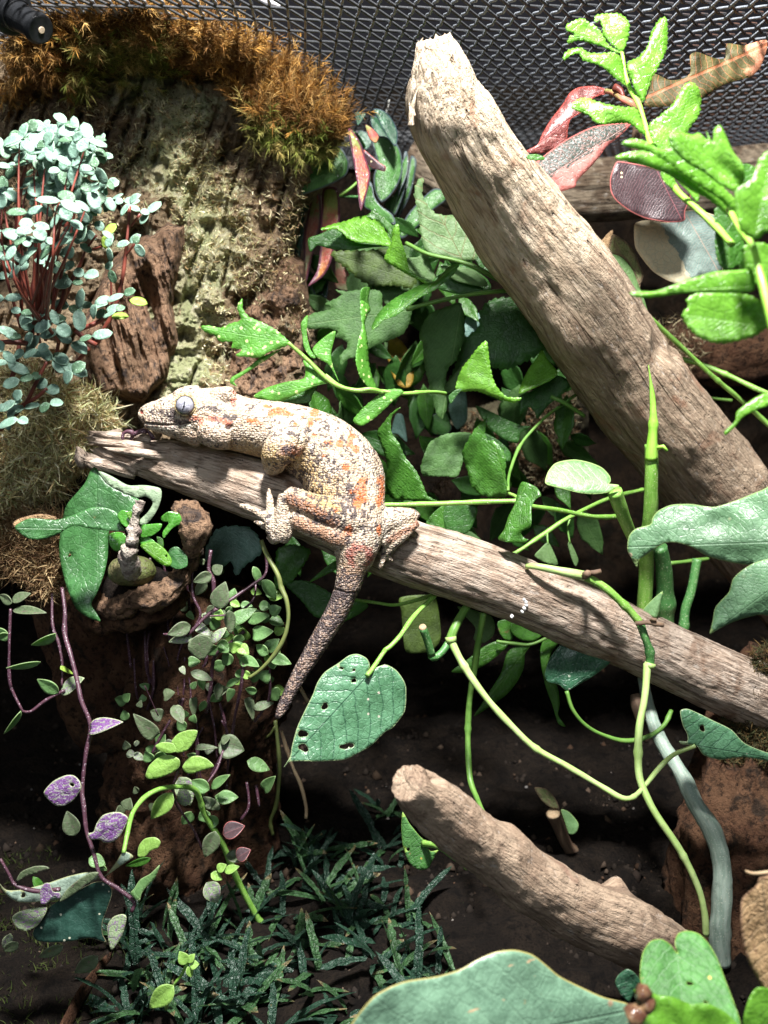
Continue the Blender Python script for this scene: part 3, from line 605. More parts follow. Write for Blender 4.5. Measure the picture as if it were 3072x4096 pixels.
B0 = PW(q[:, 0], q[:, 1], dep+1.6*np.clip(1-e/90, 0, 1)**2); SD = RNG.normal(size=(ns, 3))*.6+TOC*.9+np.array([0, 0, 1])*((q[:, 1] < 150+.33*q[:, 0])*1.0)[:, None]+np.array([.35, 0, -.35]); SD /= np.linalg.norm(SD, axis=1)[:, None]
gn = fbm(np.stack([q[:, 0]/260, q[:, 1]/200, 0*q[:, 0]], -1), 2, 99)
gr = (((np.abs(q[:, 0]-480) < 200) & (q[:, 1] > 190)) | ((q[:, 1]-.36*q[:, 0] > 105) & (q[:, 0] > 850)))
ot = np.array([(.33, .175, .04), (.25, .12, .03), (.42, .26, .09), (.19, .095, .03)]); gt = np.array([(.16, .20, .035), (.24, .26, .06), (.32, .30, .09), (.38, .30, .10)])
nd = 34; base = []; dirs = []; cc = []; ln = []
for i in range(ns):
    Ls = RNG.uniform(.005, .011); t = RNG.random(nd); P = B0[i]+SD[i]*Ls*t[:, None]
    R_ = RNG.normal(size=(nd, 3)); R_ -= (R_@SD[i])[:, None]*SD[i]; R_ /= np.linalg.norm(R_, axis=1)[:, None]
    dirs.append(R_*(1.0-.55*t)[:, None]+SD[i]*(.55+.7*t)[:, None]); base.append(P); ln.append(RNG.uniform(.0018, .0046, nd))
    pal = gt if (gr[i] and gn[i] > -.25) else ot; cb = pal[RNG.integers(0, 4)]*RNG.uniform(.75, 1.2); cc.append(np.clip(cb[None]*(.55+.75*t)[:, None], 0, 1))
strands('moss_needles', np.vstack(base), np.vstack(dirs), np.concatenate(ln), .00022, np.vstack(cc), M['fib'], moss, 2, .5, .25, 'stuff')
# sphagnum ledge at left
lp = [zc('G', p) for p in [(-200, 120), (100, 60), (360, 200), (520, 300), (640, 290), (700, 360), (770, 430), (800, 560), (640, 620), (620, 800), (480, 900), (420, 1010), (200, 1060), (100, 1200), (-200, 1500)]]
led = thing('sphagnum_ledge', PW(250, 1900, 29), 'straw coloured clump of dried sphagnum on the ledge beside the gecko nose', 'dried moss')
LR = relief(.9, 170, .4, 45, 101, True)
grid_sheet('moss_mat', lp, 28.1, LR, m_rock('ledge_mat', [(.66, .56, .30), (.42, .30, .16), (.22, .16, .09), (.85, .78, .52)], 80, 700), led, res=130, roll=5, rollw=120)
fuzz('moss_fibres', lp, 9000, lambda x, y: 28.0+LR(x, y)+1.2*np.clip(1-segdist(np.stack([x, y], -1), lp)/110, 0, 1)**2, .0085, .0005, [tuple(min(1, q*f) for q in c) for c in PALE for f in ((1.3, 1.0))]+BR[3:], out=.05, curl=2.6, parent=led)
fuzz('moss_fibres', [zc('G', p) for p in [(-50, 1150), (150, 1080), (420, 1150), (430, 1500), (330, 1700), (150, 1560), (-50, 1500)]], 4200, 28.2, .008, .0005, [(.36, .24, .12), (.22, .13, .07), (.46, .34, .18)], out=.15, curl=3.2, parent=led)
# darker moss near stump, back sphagnum, lower left moss mat
DM = relief(.7, 110, .4, 40, 141, True)
o = fuzz('dark_moss', [(2860, 2960), (2900, 2800), (2990, 2620), (3140, 2500), (3140, 3060), (2960, 3060), (2880, 3040)], 4200, lambda x, y: 30.4-.002*(x-2800)+DM(x, y), .0036, .0004, [(.05, .045, .018), (.11, .07, .025), (.035, .04, .014)], out=.5, curl=1.6); tag(o, 'dark olive and rust moss on the stump at the right edge', 'moss')
BS = relief(1.6, 150, .7, 50, 131, True)
o = grid_sheet('moss_bank', [zc('B', p) for p in [(1300, 620), (1750, 540), (1750, 1250), (1400, 1300), (1150, 950), (700, 900), (760, 740), (1000, 720)]], 40, BS, m_rock('moss_bank', [(.20, .175, .10), (.10, .08, .05), (.24, .22, .13), (.32, .29, .2)], 70, 500, dark=(.015, .012, .01)), res=120, roll=5, rollw=110); tag(o, 'craggy grey moss covered lump on the rear wall behind the fern stems', 'moss')
o = fuzz('back_sphagnum', [zc('B', p) for p in [(1280, 640), (1659, 560), (1659, 1200), (1400, 1250), (1150, 900), (1000, 720)]]+[(1650, 2100)], 2600, lambda x, y: 39.6+BS(x, y), .006, .0006, [(.25, .22, .13), (.18, .15, .09)]+BR[:2], out=.02, curl=2.4); tag(o, 'loose grey straw sphagnum strands over the lump on the rear wall', 'dried moss')
o = fuzz('wall_moss', [(2600, 1280), (2750, 1250), (2850, 1350), (2760, 1500), (2620, 1480)], 420, 37, .007, .0005, [(.35, .3, .18), (.26, .2, .12)], out=.02, curl=3); tag(o, 'small tuft of pale fibre on the dark root piece', 'dried moss')
n = 16000; x = RNG.uniform(-.19, -.045, n); y = RNG.uniform(.2, .38, n); k = (x < -.072-.12*(y-.2)+.02*np.sin(y*60)) & (y < .275+.02*np.sin(x*90)); x, y = x[k], y[k]
o = strands('floor_moss', np.stack([x, y, ground_z(x, y)], -1), RNG.normal(size=(len(x), 3))*.5+np.array([0, 0, 1.0]), RNG.uniform(.002, .0045, len(x)), .0005, cols([(.04, .06, .012), (.06, .08, .02), (.03, .035, .01)], len(x)), M['fib'], None, 2, .8, 0, 'stuff'); tag(o, 'low green moss mat on the floor in the bottom left corner', 'moss')
# ================================================================== gecko
gk = thing('gecko', PW(1400, 2150, 26), 'speckled cream gecko with orange blotches draped over the branch', 'gecko')
def n2(pts): return [(x*1.852, y*1.852, d, r*1.852) for x, y, d, r in pts]
def ell(c, rx, ry, rz, nu=28, nv=18):
    c = px2w([c])[0]; th, ph = np.meshgrid(np.linspace(0, 2*math.pi, nu, endpoint=False), np.linspace(0, math.pi, nv), indexing='ij')
    return None
parts = [
 # head wedge to trunk to tail
 [(303, 893, 26.55, 12), (318, 895, 26.5, 24), (345, 896, 26.45, 33), (375, 893, 26.4, 43), (405, 892, 26.4, 51), (435, 896, 26.4, 58), (468, 900, 26.45, 61), (505, 912, 26.5, 60), (540, 921, 26.5, 60), (590, 930, 26.55, 64), (640, 946, 26.6, 72), (690, 972, 26.6, 81), (725, 1003, 26.55, 86), (744, 1035, 26.45, 88), (757, 1062, 26.25, 82), (772, 1088, 26.0, 66), (783, 1112, 25.8, 50), (780, 1145, 25.65, 49), (770, 1180, 25.6, 49), (765, 1205, 25.6, 43), (758, 1235, 25.6, 32), (749, 1275, 25.65, 27.5)],
 [(749, 1272, 25.65, 26), (728, 1320, 25.75, 25), (700, 1368, 25.8, 22.5), (672, 1415, 25.85, 20), (645, 1460, 25.85, 17), (622, 1505, 25.8, 14.5), (607, 1535, 25.75, 11.5), (598, 1552, 25.7, 5)],
 # skull bumps above the eye and at the crown horns, brow, cheek
 [(385, 866, 26.2, 22), (405, 856, 26.25, 23), (430, 856, 26.3, 24)],
 [(468, 860, 26.1, 24), (490, 853, 25.95, 20), (501, 850, 25.85, 15)],
 [(435, 926, 26.0, 30), (470, 934, 25.95, 37), (500, 938, 26.0, 34)],
 [(320, 905, 26.4, 22), (360, 912, 26.3, 28), (400, 922, 26.25, 32), (440, 935, 26.3, 34)],
 # belly bulge
 [(700, 1035, 26.1, 50), (725, 1068, 26.0, 48), (750, 1085, 25.9, 40)],
 # left fore leg (elbow towards the camera)
 [(655, 925, 26.1, 34), (635, 945, 25.85, 40), (610, 966, 25.6, 39), (596, 985, 25.7, 33), (592, 1002, 26.0, 25), (585, 1012, 26.3, 17)],
 # left hind leg
 [(775, 1128, 25.5, 42), (740, 1118, 25.3, 38), (700, 1103, 25.2, 33), (662, 1088, 25.2, 27), (632, 1073, 25.25, 22), (618, 1066, 25.3, 17)],
 [(768, 1165, 25.5, 34), (735, 1158, 25.3, 30), (700, 1146, 25.25, 26), (660, 1130, 25.25, 24), (630, 1115, 25.3, 20)],
 [(618, 1068, 25.3, 17), (613, 1095, 25.3, 18), (612, 1125, 25.3, 21), (610, 1150, 25.35, 23), (604, 1168, 25.4, 17)],
 [(604, 1165, 25.4, 18), (591, 1150, 25.4, 16), (585, 1133, 25.35, 15), (584, 1120, 25.35, 12)],
 [(584, 1122, 25.35, 12), (584, 1100, 25.4, 9.5), (582, 1080, 25.5, 8.5), (581, 1066, 25.55, 6), (580, 1052, 25.6, 2.5)],
 [(584, 1124, 25.35, 12), (566, 1112, 25.4, 10), (546, 1101, 25.45, 8.5), (528, 1094, 25.5, 7.5), (516, 1091, 25.5, 4)],
 [(590, 1140, 25.5, 10), (574, 1138, 25.7, 8), (560, 1130, 25.9, 6), (548, 1126, 26.0, 3)],
 [(600, 1168, 25.6, 8), (588, 1168, 25.9, 7), (576, 1160, 26.1, 4)],
 # right hind leg
 [(800, 1138, 25.8, 38), (835, 1126, 25.9, 31), (870, 1118, 26.0, 23), (892, 1116, 26.1, 17), (902, 1122, 26.1, 11)],
 [(820, 1165, 25.9, 26), (850, 1148, 25.9, 20), (880, 1138, 25.95, 15), (902, 1128, 26.0, 9)],
 [(902, 1128, 25.95, 8), (875, 1152, 25.9, 12), (850, 1172, 25.9, 14), (836, 1190, 25.95, 12), (828, 1204, 26.0, 8), (823, 1220, 26.0, 6.5), (820, 1232, 26.05, 4)],
 [(832, 1196, 26.0, 8), (842, 1205, 26.0, 6), (848, 1212, 26.0, 3)],
]
geo = []
for k, p in enumerate(parts):
    geo.append(tube_geo(px2w(n2(p)), n=28 if k < 2 else 20, step=.0008))
V, F, _ = join_geo(geo)
tmp = mesh_obj('gecko_tmp', V, F, None)
md = tmp.modifiers.new('r', 'REMESH'); md.mode = 'VOXEL'; md.voxel_size = .00030; md.use_smooth_shade = True
m2 = tmp.modifiers.new('s', 'SMOOTH'); m2.factor = .5; m2.iterations = 14
dg = bpy.context.evaluated_depsgraph_get(); me = bpy.data.meshes.new_from_object(tmp.evaluated_get(dg)); bpy.data.objects.remove(tmp)
nv = len(me.vertices); co = np.empty(nv*3); me.vertices.foreach_get('co', co); co = co.reshape(-1, 3); nr = np.empty(nv*3); me.vertices.foreach_get('normal', nr); nr = nr.reshape(-1, 3)
qx, qy, qd = proj(co); Q = np.stack([qx, qy], -1)/1.852
TC = CAM-co; TC /= np.linalg.norm(TC, axis=1)[:, None]; front = np.einsum('ij,ij->i', TC, nr) > -.15
def blob(cx, cy, rx, ry, soft=.35, wob=.45, ang=0, sd=0):
    dx, dy = Q[:, 0]-cx, Q[:, 1]-cy
    if ang: ca, sa = math.cos(ang), math.sin(ang); dx, dy = dx*ca+dy*sa, -dx*sa+dy*ca
    r = np.sqrt((dx/rx)**2+(dy/ry)**2)+wob*fbm(np.stack([Q[:, 0]/7, Q[:, 1]/7, 0*qx+sd], -1), 2, 5)
    return np.clip((1+soft/2-r)/soft, 0, 1)*front
def line(pts, w, soft=1.2):
    return np.clip((w+soft-segdist(Q, pts, False))/soft, 0, 1)*front
def put(col, c, m): return col*(1-m[:, None])+np.array(c)*m[:, None]
q3 = co*1.0
big = fbm(q3*210, 3, 7); med = fbm(q3*620, 3, 8); fine = fbm(q3*1500, 2, 9)
col = np.tile(np.array([.52, .43, .32]), (nv, 1)); col = put(col, (.44, .31, .19), np.clip(big*1.4+.2, 0, .75)); col = put(col, (.70, .64, .55), np.clip(med*1.3-.1, 0, .7))
yel = np.maximum.reduce([blob(590, 990, 70, 26, 1.2), blob(690, 1072, 30, 40, 1.2, ang=.8), blob(520, 975, 45, 22, 1.0), blob(700, 1085, 48, 14, 1.0, ang=.5), blob(660, 1010, 24, 60, 1.2, ang=-.5)])
col = put(col, (.50, .33, .10), yel*.8)
chin = np.maximum(blob(400, 950, 80, 16, 1.0), blob(455, 955, 60, 26, 1.0)); col = put(col, (.42, .30, .21), chin*.55)
# fine dark flecks, denser on flank, tail and head
dk = np.clip((fbm(q3*np.array([520, 520, 520]), 4, 31)-.21)*2.2, 0, .75)
dk = np.maximum(dk, np.clip((fbm(q3*1200, 3, 33)-.2)*2.0, 0, .7))
tailm = np.clip((Q[:, 1]-1225)/60, 0, 1)*(Q[:, 0] < 815)
dk = dk+tailm*.46+tailm*np.clip(fbm(np.stack([Q[:, 0]/60, Q[:, 1]/26, 0*qx], -1), 3, 12)*1.6, 0, .7)
# flank wrinkles: dark diagonal folds
fold = fbm(np.stack([(Q[:, 0]+.25*Q[:, 1])/9, (Q[:, 1]-.4*Q[:, 0])/46, 0*qx], -1), 3, 44, True)
fl = np.clip(blob(680, 1030, 70, 70, 1.0)+blob(740, 1090, 60, 50, 1.0), 0, 1)
dk = dk+fl*np.clip(fold*1.5-.45, 0, .5)
tg = lambda p: (540+.2279*p[0], 810+.2279*p[1])
sx = fbm(np.stack([Q[:, 0]/15, Q[:, 1]/60, 0*qx], -1), 3, 51, True); dk += blob(770, 1110, 50, 60, 1.0)*np.clip(sx*1.4-.5, 0, .5)
pa_ = np.arctan2(Q[:, 1]-1060, Q[:, 0]-640); pr_ = np.hypot(Q[:, 0]-640, Q[:, 1]-1060)
stk = fbm(np.stack([pa_*4.5, pr_/6.5, 0*qx], -1), 3, 57, True); tr_ = np.clip((Q[:, 0]-560)/60, 0, 1)*np.clip((1110-Q[:, 1])/40, 0, 1)
dk = dk+tr_*np.clip(stk*1.5-.8, 0, .42)
red = [(504, 870, 6, 10), (512, 847, 9, 4), (407, 904, 5, 6), (420, 903, 7, 6), (434, 908, 6, 7), (455, 904, 8, 6), (468, 906, 9, 6), (482, 909, 9, 7), (493, 913, 8, 6), (411, 897, 5, 5)]
org = [(602, 887, 15, 6), (622, 893, 10, 5), (581, 878, 9, 4), (590, 893, 8, 5), (678, 893, 9, 9), (671, 913, 6, 9), (686, 906, 6, 4), (677, 940, 8, 4), (709, 956, 7, 4), (734, 958, 9, 8), (756, 951, 7, 14), (762, 942, 9, 6), (766, 970, 8, 7), (746, 1008, 7, 7), (784, 1038, 9, 9), (778, 1060, 13, 13), (775, 1083, 13, 11), (760, 1063, 9, 5), (792, 1079, 5, 6), (822, 1038, 7, 10), (824, 1061, 6, 14), (818, 1083, 6, 12), (753, 1145, 7, 11), (818, 1145, 6, 10), (812, 956, 4, 8), (638, 917, 6, 4), (546, 909, 9, 6), (560, 915, 6, 4), (672, 1070, 7, 4), (836, 1005, 4, 7), (655, 900, 5, 3), (700, 985, 4, 3), (726, 1102, 4, 5)]
for i, (a, b_, c, d) in enumerate(org): col = put(col, (.52, .115, .015), blob(a, b_, c*1.12, d*1.12, .12, .6, sd=i)*.97); dk *= 1-.65*blob(a, b_, c, d, .4, .4, sd=i)
for i, (a, b_, c, d) in enumerate(red): col = put(col, (.40, .06, .025), blob(a, b_, c*1.1, d*1.1, .4, .5, sd=i)*.88)
col = put(col, (.22, .07, .04), blob(626, 974, 26, 12, .6, .6, ang=-.25)*.85); col = put(col, (.46, .12, .04), blob(640, 980, 12, 6, .5)*.6)
col = put(col, (.30, .11, .045), line([(628, 1078), (655, 1090), (690, 1108), (722, 1130)], 9, 6)*.92); col = put(col, (.34, .15, .07), line([(645, 1128), (680, 1143), (715, 1160), (740, 1165)], 12, 6)*.8)
col = put(col, (.34, .12, .05), line([(905, 1133), (870, 1150), (840, 1168)], 5, 5)*.8); col = put(col, (.20, .08, .05), blob(905, 1128, 8, 7, .6)*.8)
rg = blob(776, 1200, 31, 27, .25, .3); rin = blob(778, 1206, 12, 19, .5, .5); col = put(col, (.34, .055, .04), rg*(1-rin)*.92); dk *= 1-.6*rg
col = put(col, (.50, .25, .15), blob(760, 1240, 34, 22, .9)*.5); dk = np.maximum(dk, line([(722, 1272), (748, 1280), (777, 1280)], .9, 1.2)*.9)
col = put(col, (.16, .085, .075), tailm*.72)  # brown tail, darkened further: the body's shade put into its colour
# head markings
dk = dk+line([(380, 905), (350, 888), (330, 890)], 3.5, 4)*.55+line([(425, 885), (450, 880), (480, 892), (500, 908)], 2.5, 4)*.5+line([(372, 912), (400, 910)], 2.5, 3)*.6+blob(372, 890, 6, 14, .7)*.7
mouth = [(294, 905), (305, 912), (325, 916), (350, 918), (380, 917), (410, 914)]
lipc = line([(297, 911), (325, 921), (350, 923), (385, 922), (412, 918)], 4, 2); col = put(col, (.66, .60, .48), lipc*.8); dk *= 1-.8*lipc
for i in range(12): 
    xx = 303+i*9.2; bb = blob(xx, 905+.75*min(i, 6), 3.3, 3.8, .4, .1)*.9; col = put(col, (.06, .03, .035), bb); dk *= 1-bb
for i in range(9): bb = blob(309+i*9.8, 919+.45*min(i, 6)+.9, 3.2, 3.2, .4, .1)*.85; col = put(col, (.10, .05, .05), bb); dk *= 1-bb
ml = line(mouth, 1.3, 1.5); col = put(col, (.05, .025, .02), ml*.95)
ear = blob(496, 921.5, 9.5, 6.5, .5, .12, ang=-.15); col = put(col, (.03, .012, .01), ear); dk *= 1-ear
nos = blob(304, 890, 4.4, 5.0, .5, .1); col = put(col, (.22, .05, .035), nos); dk *= 1-nos
ef = blob(400.5, 875.5, 25, 27, .4, .12); col = put(col, (.52, .40, .17), ef*.8)
# relief
disp = .00030*np.clip(fl, 0, 1)*np.clip(-fold*1.4+.3, -1, .6)-.0006*ear-.0004*nos-.0007*ml+.00022*med*.6+.00010*fine
disp -= .0007*line([(575, 915), (590, 890), (640, 900), (655, 925), (640, 985)], 1.2, 6)*.6
disp += -.0004*line([(722, 1272), (748, 1280), (777, 1280)], .6, 2)
co2 = co+nr*disp[:, None]; me.vertices.foreach_set('co', co2.ravel())
a = me.attributes.new('col', 'FLOAT_COLOR', 'POINT'); a.data.foreach_set('color', np.concatenate([np.clip(col, 0, 1), np.ones((nv, 1))], 1).ravel())
a = me.attributes.new('dk', 'FLOAT', 'POINT'); a.data.foreach_set('value', np.clip(dk, 0, 1)); 
sm = 1-np.clip(ear+nos, 0, 1); a = me.attributes.new('sm', 'FLOAT', 'POINT'); a.data.foreach_set('value', sm)
me.shade_smooth(); me.update(); me.name = 'body'
g = NT('gecko_skin'); p = g.obj(); c = g.attr('col', 0); dkn = g.attr('dk', 2); smn = g.attr('sm', 2)
v = g.N.new('ShaderNodeTexVoronoi'); g.put(p, v.inputs['Vector']); v.inputs['Scale'].default_value = 1650; v.inputs['Randomness'].default_value = .75
rnd = g.sep(v.outputs['Color'])
dark = g.ss(g.math('SUBTRACT', g.math('MULTIPLY', dkn, 1.02), rnd[0]), -.04, .06)
cc = g.mix(g.math('MULTIPLY', g.ss(rnd[1], .3, 1.0), .34), c, g.mix(.45, c, (1.0, .97, .92)))
cc = g.mix(g.math('MULTIPLY', rnd[2], .18), cc, (.40, .28, .18))
cc = g.mix(g.math('MULTIPLY', g.ss(v.outputs['Distance'], .36, .66), .45), cc, (.16, .10, .07))
cc = g.mix(g.math('MULTIPLY', dark, .90), cc, (.055, .042, .045))
cc = g.mix(g.math('SUBTRACT', 1.0, smn), cc, c)
h = g.math('MULTIPLY', g.math('SUBTRACT', 1.0, v.outputs['Distance']), smn)
nrm = g.bump(h, 1.0, .00042)
skin = g.done(g.prin(cc, .62, nrm, .35, Subsurface_Weight=.06, Subsurface_Scale=.0015))
me.materials.clear(); me.materials.append(skin)
body = bpy.data.objects.new('body', me); C.objects.link(body); body.parent = gk; body.matrix_parent_inverse = gk.matrix_world.inverted()
# eye
def uvs(nu, nv_):
    th, ph = np.meshgrid(np.linspace(0, 2*math.pi, nu, endpoint=False), np.linspace(0, math.pi, nv_), indexing='ij')
    P = np.stack([np.sin(ph)*np.cos(th), np.sin(ph)*np.sin(th), np.cos(ph)], -1); idx = np.arange(nu*nv_).reshape(nu, nv_); i2 = np.roll(idx, -1, 0)
    return P.reshape(-1, 3), np.stack([idx[:, :-1], idx[:, 1:], i2[:, 1:], i2[:, :-1]], -1).reshape(-1, 4)
P, Fq = uvs(200, 140)
ec = PW(400.8*1.852, 875.8*1.852, 25.72); er = 22.5*1.852*25.7/100/FN
ez = (CAM-ec)/np.linalg.norm(CAM-ec)+np.array([-.12, 0, .10]); ez /= np.linalg.norm(ez); exx = np.cross([0, 0, 1], ez); exx /= np.linalg.norm(exx); eyy = np.cross(ez, exx)
sl = -.42; ex2 = exx*math.cos(sl)+eyy*math.sin(sl); ey2 = -exx*math.sin(sl)+eyy*math.cos(sl)
lx, ly, lz = P[:, 0], P[:, 1], P[:, 2]; W_ = ec+er*(lx[:, None]*ex2+ly[:, None]*ey2+lz[:, None]*ez*1.0)
nz1 = fbm(np.stack([lx*9, ly*9, lz*9], -1), 4, 61); nz2 = fbm(np.stack([lx*20, ly*20, lz*20], -1), 3, 62, True)
ecol = np.tile(np.array([.31, .31, .36]), (len(P), 1)); f = np.clip(nz1*1.6+.2, 0, 1)[:, None]; ecol = ecol*(1-f)+np.array([.58, .58, .65])*f
f = np.clip(nz2*2.2-.75, 0, .85)[:, None]; ecol = ecol*(1-f)+np.array([.07, .07, .10])*f
wslit = .075*(1-(ly/.72)**2)+.018*np.sin(ly*23); slit = (np.abs(lx+.04*np.sin(ly*5)) < wslit) & (np.abs(ly) < .72) & (lz > 0); ecol[slit] = (.008, .008, .01)
rr = np.hypot(lx, ly); f = np.clip((rr-.77)/.07, 0, 1)[:, None]*(1.0); ecol = ecol*(1-f)+np.array([.03, .025, .022])*f
g = NT('gecko_eye'); em = g.done(g.prin(g.attr('col', 0), .25, None, .5, Coat_Weight=.6, Coat_Roughness=.12))
mesh_obj('eye', W_, Fq, em, gk, dict(col=np.concatenate([ecol, np.ones((len(P), 1))], 1)))
# eyelid ring of small scales
M['lid'] = None; g = NT('eyelid'); n = g.noise(g.obj(), 1700, 3); c = g.mix(g.ss(n, .42, .6), (.55, .43, .20), (.10, .065, .04)); M['lid'] = g.done(g.prin(c, .55, g.bump(n, .8, .0004)))
pts = []
for k in range(41):
    a_ = k/40*2*math.pi; rr_ = er*.93*(1+.03*math.sin(a_*2)); pz = er*.30
    v_ = ec+exx*math.cos(a_)*rr_+eyy*math.sin(a_)*rr_*1.04+ez*pz; pts.append((*v_, er*.115*(1+.25*math.sin(a_+.4))))
V, F, lc = tube_geo(pts, n=10, step=er*.06); mesh_obj('eyelid', V, F, M['lid'], gk, dict(lc=lc))
# ================================================================== plants
L_ = {}
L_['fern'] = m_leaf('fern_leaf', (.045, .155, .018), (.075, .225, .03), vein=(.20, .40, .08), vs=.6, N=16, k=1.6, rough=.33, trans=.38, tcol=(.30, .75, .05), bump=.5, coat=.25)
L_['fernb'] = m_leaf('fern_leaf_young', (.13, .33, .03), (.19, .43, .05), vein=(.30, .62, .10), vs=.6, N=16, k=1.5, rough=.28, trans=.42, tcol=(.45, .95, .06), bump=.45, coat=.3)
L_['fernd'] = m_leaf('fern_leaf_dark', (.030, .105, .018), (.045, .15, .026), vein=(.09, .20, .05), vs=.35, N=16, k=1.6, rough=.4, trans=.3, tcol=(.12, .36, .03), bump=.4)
L_['fernp'] = m_leaf('fern_leaf_pale_underside', (.12, .23, .07), (.16, .28, .10), vein=(.30, .42, .22), vs=.5, N=18, k=1.7, rough=.55, trans=.4, tcol=(.4, .68, .16), bump=.4)
L_['fernpv'] = m_leaf('fern_leaf_pale_veined', (.17, .29, .11), (.22, .35, .15), vein=(.30, .13, .08), vs=.5, N=5, k=1.4, rough=.5, trans=.4, tcol=(.45, .72, .2), bump=.4)
L_['fernm'] = m_leaf('fern_leaf_matte', (.06, .15, .035), (.085, .19, .05), vein=(.2, .32, .12), vs=.5, N=18, k=1.7, rough=.6, trans=.36, tcol=(.22, .48, .08), bump=.4)
L_['olive'] = m_leaf('fern_leaf_olive', (.06, .10, .02), (.09, .15, .025), vein=(.12, .18, .05), vs=.3, N=18, k=1.7, rough=.55, trans=.35, tcol=(.14, .25, .03), bump=.3)
L_['spot'] = m_leaf('fern_leaf_spotted', (.085, .27, .03), (.12, .35, .045), vein=(.2, .42, .1), vs=.3, N=16, k=1.6, spots=(.62, .72, .30), sd=.8, ssz=560, rough=.4, trans=.35, tcol=(.3, .7, .08), bump=.4)
L_['long'] = m_leaf('strap_leaf', (.045, .15, .03), (.08, .23, .05), vein=(.16, .34, .10), vs=.5, N=22, k=.8, edge=(.10, .13, .14), ew=.034, spots=(.7, .75, .72), sd=.06, ssz=900, rough=.4, trans=.15, bump=.35)
L_['longd'] = m_leaf('strap_leaf_dark', (.025, .085, .045), (.04, .12, .06), vein=(.08, .2, .09), vs=.3, N=24, k=.8, edge=(.06, .09, .11), ew=.03, spots=(.6, .66, .66), sd=.05, ssz=900, rough=.36, trans=.12, bump=.35)
L_['longr'] = m_leaf('strap_leaf_red', (.34, .40, .10), (.28, .36, .08), vein=(.6, .2, .1), vs=.2, N=16, k=.8, grad=[(.15, .35, (.55, .10, .09)), (.62, .88, (.62, .27, .08))], edge=(.16, .05, .08), ew=.03, spots=(.9, .7, .7), sd=.06, ssz=900, rough=.4, trans=.3, tcol=(.8, .25, .12), bump=.35)
L_['longp'] = m_leaf('strap_leaf_pink', (.30, .38, .14), (.36, .42, .2), vein=(.5, .5, .3), vs=.2, N=16, k=.8, grad=[(.12, .3, (.52, .22, .17)), (.55, .75, (.42, .46, .24))], edge=(.18, .07, .11), ew=.028, rough=.42, trans=.3, tcol=(.7, .5, .25), patch=(.5, .13, .1), pth=(.56, 3.0), bump=.3)
L_['longpale'] = m_leaf('strap_leaf_pale', (.30, .38, .20), (.36, .44, .25), vein=(.4, .48, .3), vs=.4, N=26, k=.5, edge=(.14, .18, .16), ew=.018, rough=.45, trans=.25, bump=.3)
L_['yellow'] = m_leaf('strap_leaf_yellow', (.42, .26, .03), (.50, .33, .05), vein=(.3, .2, .05), rough=.5, trans=.3, patch=(.22, .14, .04), pth=(.6, 3.0))
L_['bluish'] = m_leaf('bluish_leaf', (.10, .20, .16), (.13, .24, .2), vein=(.35, .5, .45), vs=.3, rough=.4, trans=.15)
L_['pink'] = m_leaf('pink_rubber_leaf', (.66, .23, .20), (.72, .31, .27), vein=(.8, .4, .35), vs=.3, N=24, k=.5, half=((.04, .075, .06), .20, -.02), edge=(.60, .17, .15), ew=.014, rough=.36, trans=.2, tcol=(.9, .3, .2), bump=.4)
L_['pinkr'] = m_leaf('rubber_leaf_red_underside', (.34, .10, .09), (.26, .09, .08), vein=(.65, .2, .2), vs=.6, N=20, k=.6, edge=(.55, .12, .10), ew=.02, rough=.28, trans=.15, patch=(.5, .25, .22), pth=(.6, 3.0), bump=.8, coat=.3)
L_['oliveor'] = m_leaf('rubber_leaf_olive', (.075, .07, .018), (.11, .09, .025), vein=(.50, .15, .06), vs=.75, N=20, k=.5, grad=[(.80, .88, (.62, .26, .15))], rough=.6, trans=.14, tcol=(.35, .22, .03), patch=(.38, .15, .08), pth=(.74, 2.2), bump=.3, mw=.016)
L_['plum'] = m_leaf('rubber_leaf_plum', (.045, .028, .032), (.065, .042, .046), vein=(.50, .14, .16), vs=.35, N=20, k=.5, edge=(.52, .16, .15), ew=.024, spots=(.75, .65, .4), sd=.03, ssz=700, rough=.36, trans=.08, bump=.2, mw=.012)
L_['cream'] = m_leaf('rubber_leaf_cream', (.19, .27, .24), (.24, .33, .29), vein=(.62, .38, .28), vs=.5, N=26, k=.5, half=((.66, .58, .38), .25, .40), edge=(.66, .55, .36), ew=.016, rough=.4, trans=.18, spots=(.7, .6, .4), sd=.02, ssz=600, bump=.3, mw=.012)
L_['dry'] = m_leaf('dry_leaf', (.36, .23, .11), (.44, .29, .15), vein=(.55, .40, .22), vs=.6, N=8, k=.7, edge=(.22, .13, .07), ew=.02, rough=.75, trans=.2, tcol=(.8, .45, .15), bump=1.0, patch=(.24, .14, .07), pth=(.6, 3.0))
L_['dryg'] = m_leaf('drying_leaf', (.22, .28, .10), (.30, .30, .14), vein=(.4, .4, .2), vs=.5, N=8, k=1.2, edge=(.24, .17, .10), ew=.05, rough=.7, trans=.25, bump=.8, patch=(.26, .2, .12), pth=(.55, 3.0))
L_['aroid'] = m_leaf('broad_leaf', (.085, .18, .085), (.12, .235, .12), vein=(.21, .33, .21), vs=.12, N=22, k=1.0, edge=(.22, .32, .12), ew=.008, spots=(.42, .34, .22), sd=.04, ssz=420, rough=.38, trans=.10, bump=.35, coat=.15)
L_['aroidp'] = m_leaf('broad_leaf_pale', (.18, .35, .13), (.23, .41, .18), vein=(.4, .58, .32), vs=.3, N=8, k=1.0, edge=(.42, .62, .22), ew=.02, rough=.42, trans=.22, bump=.25)
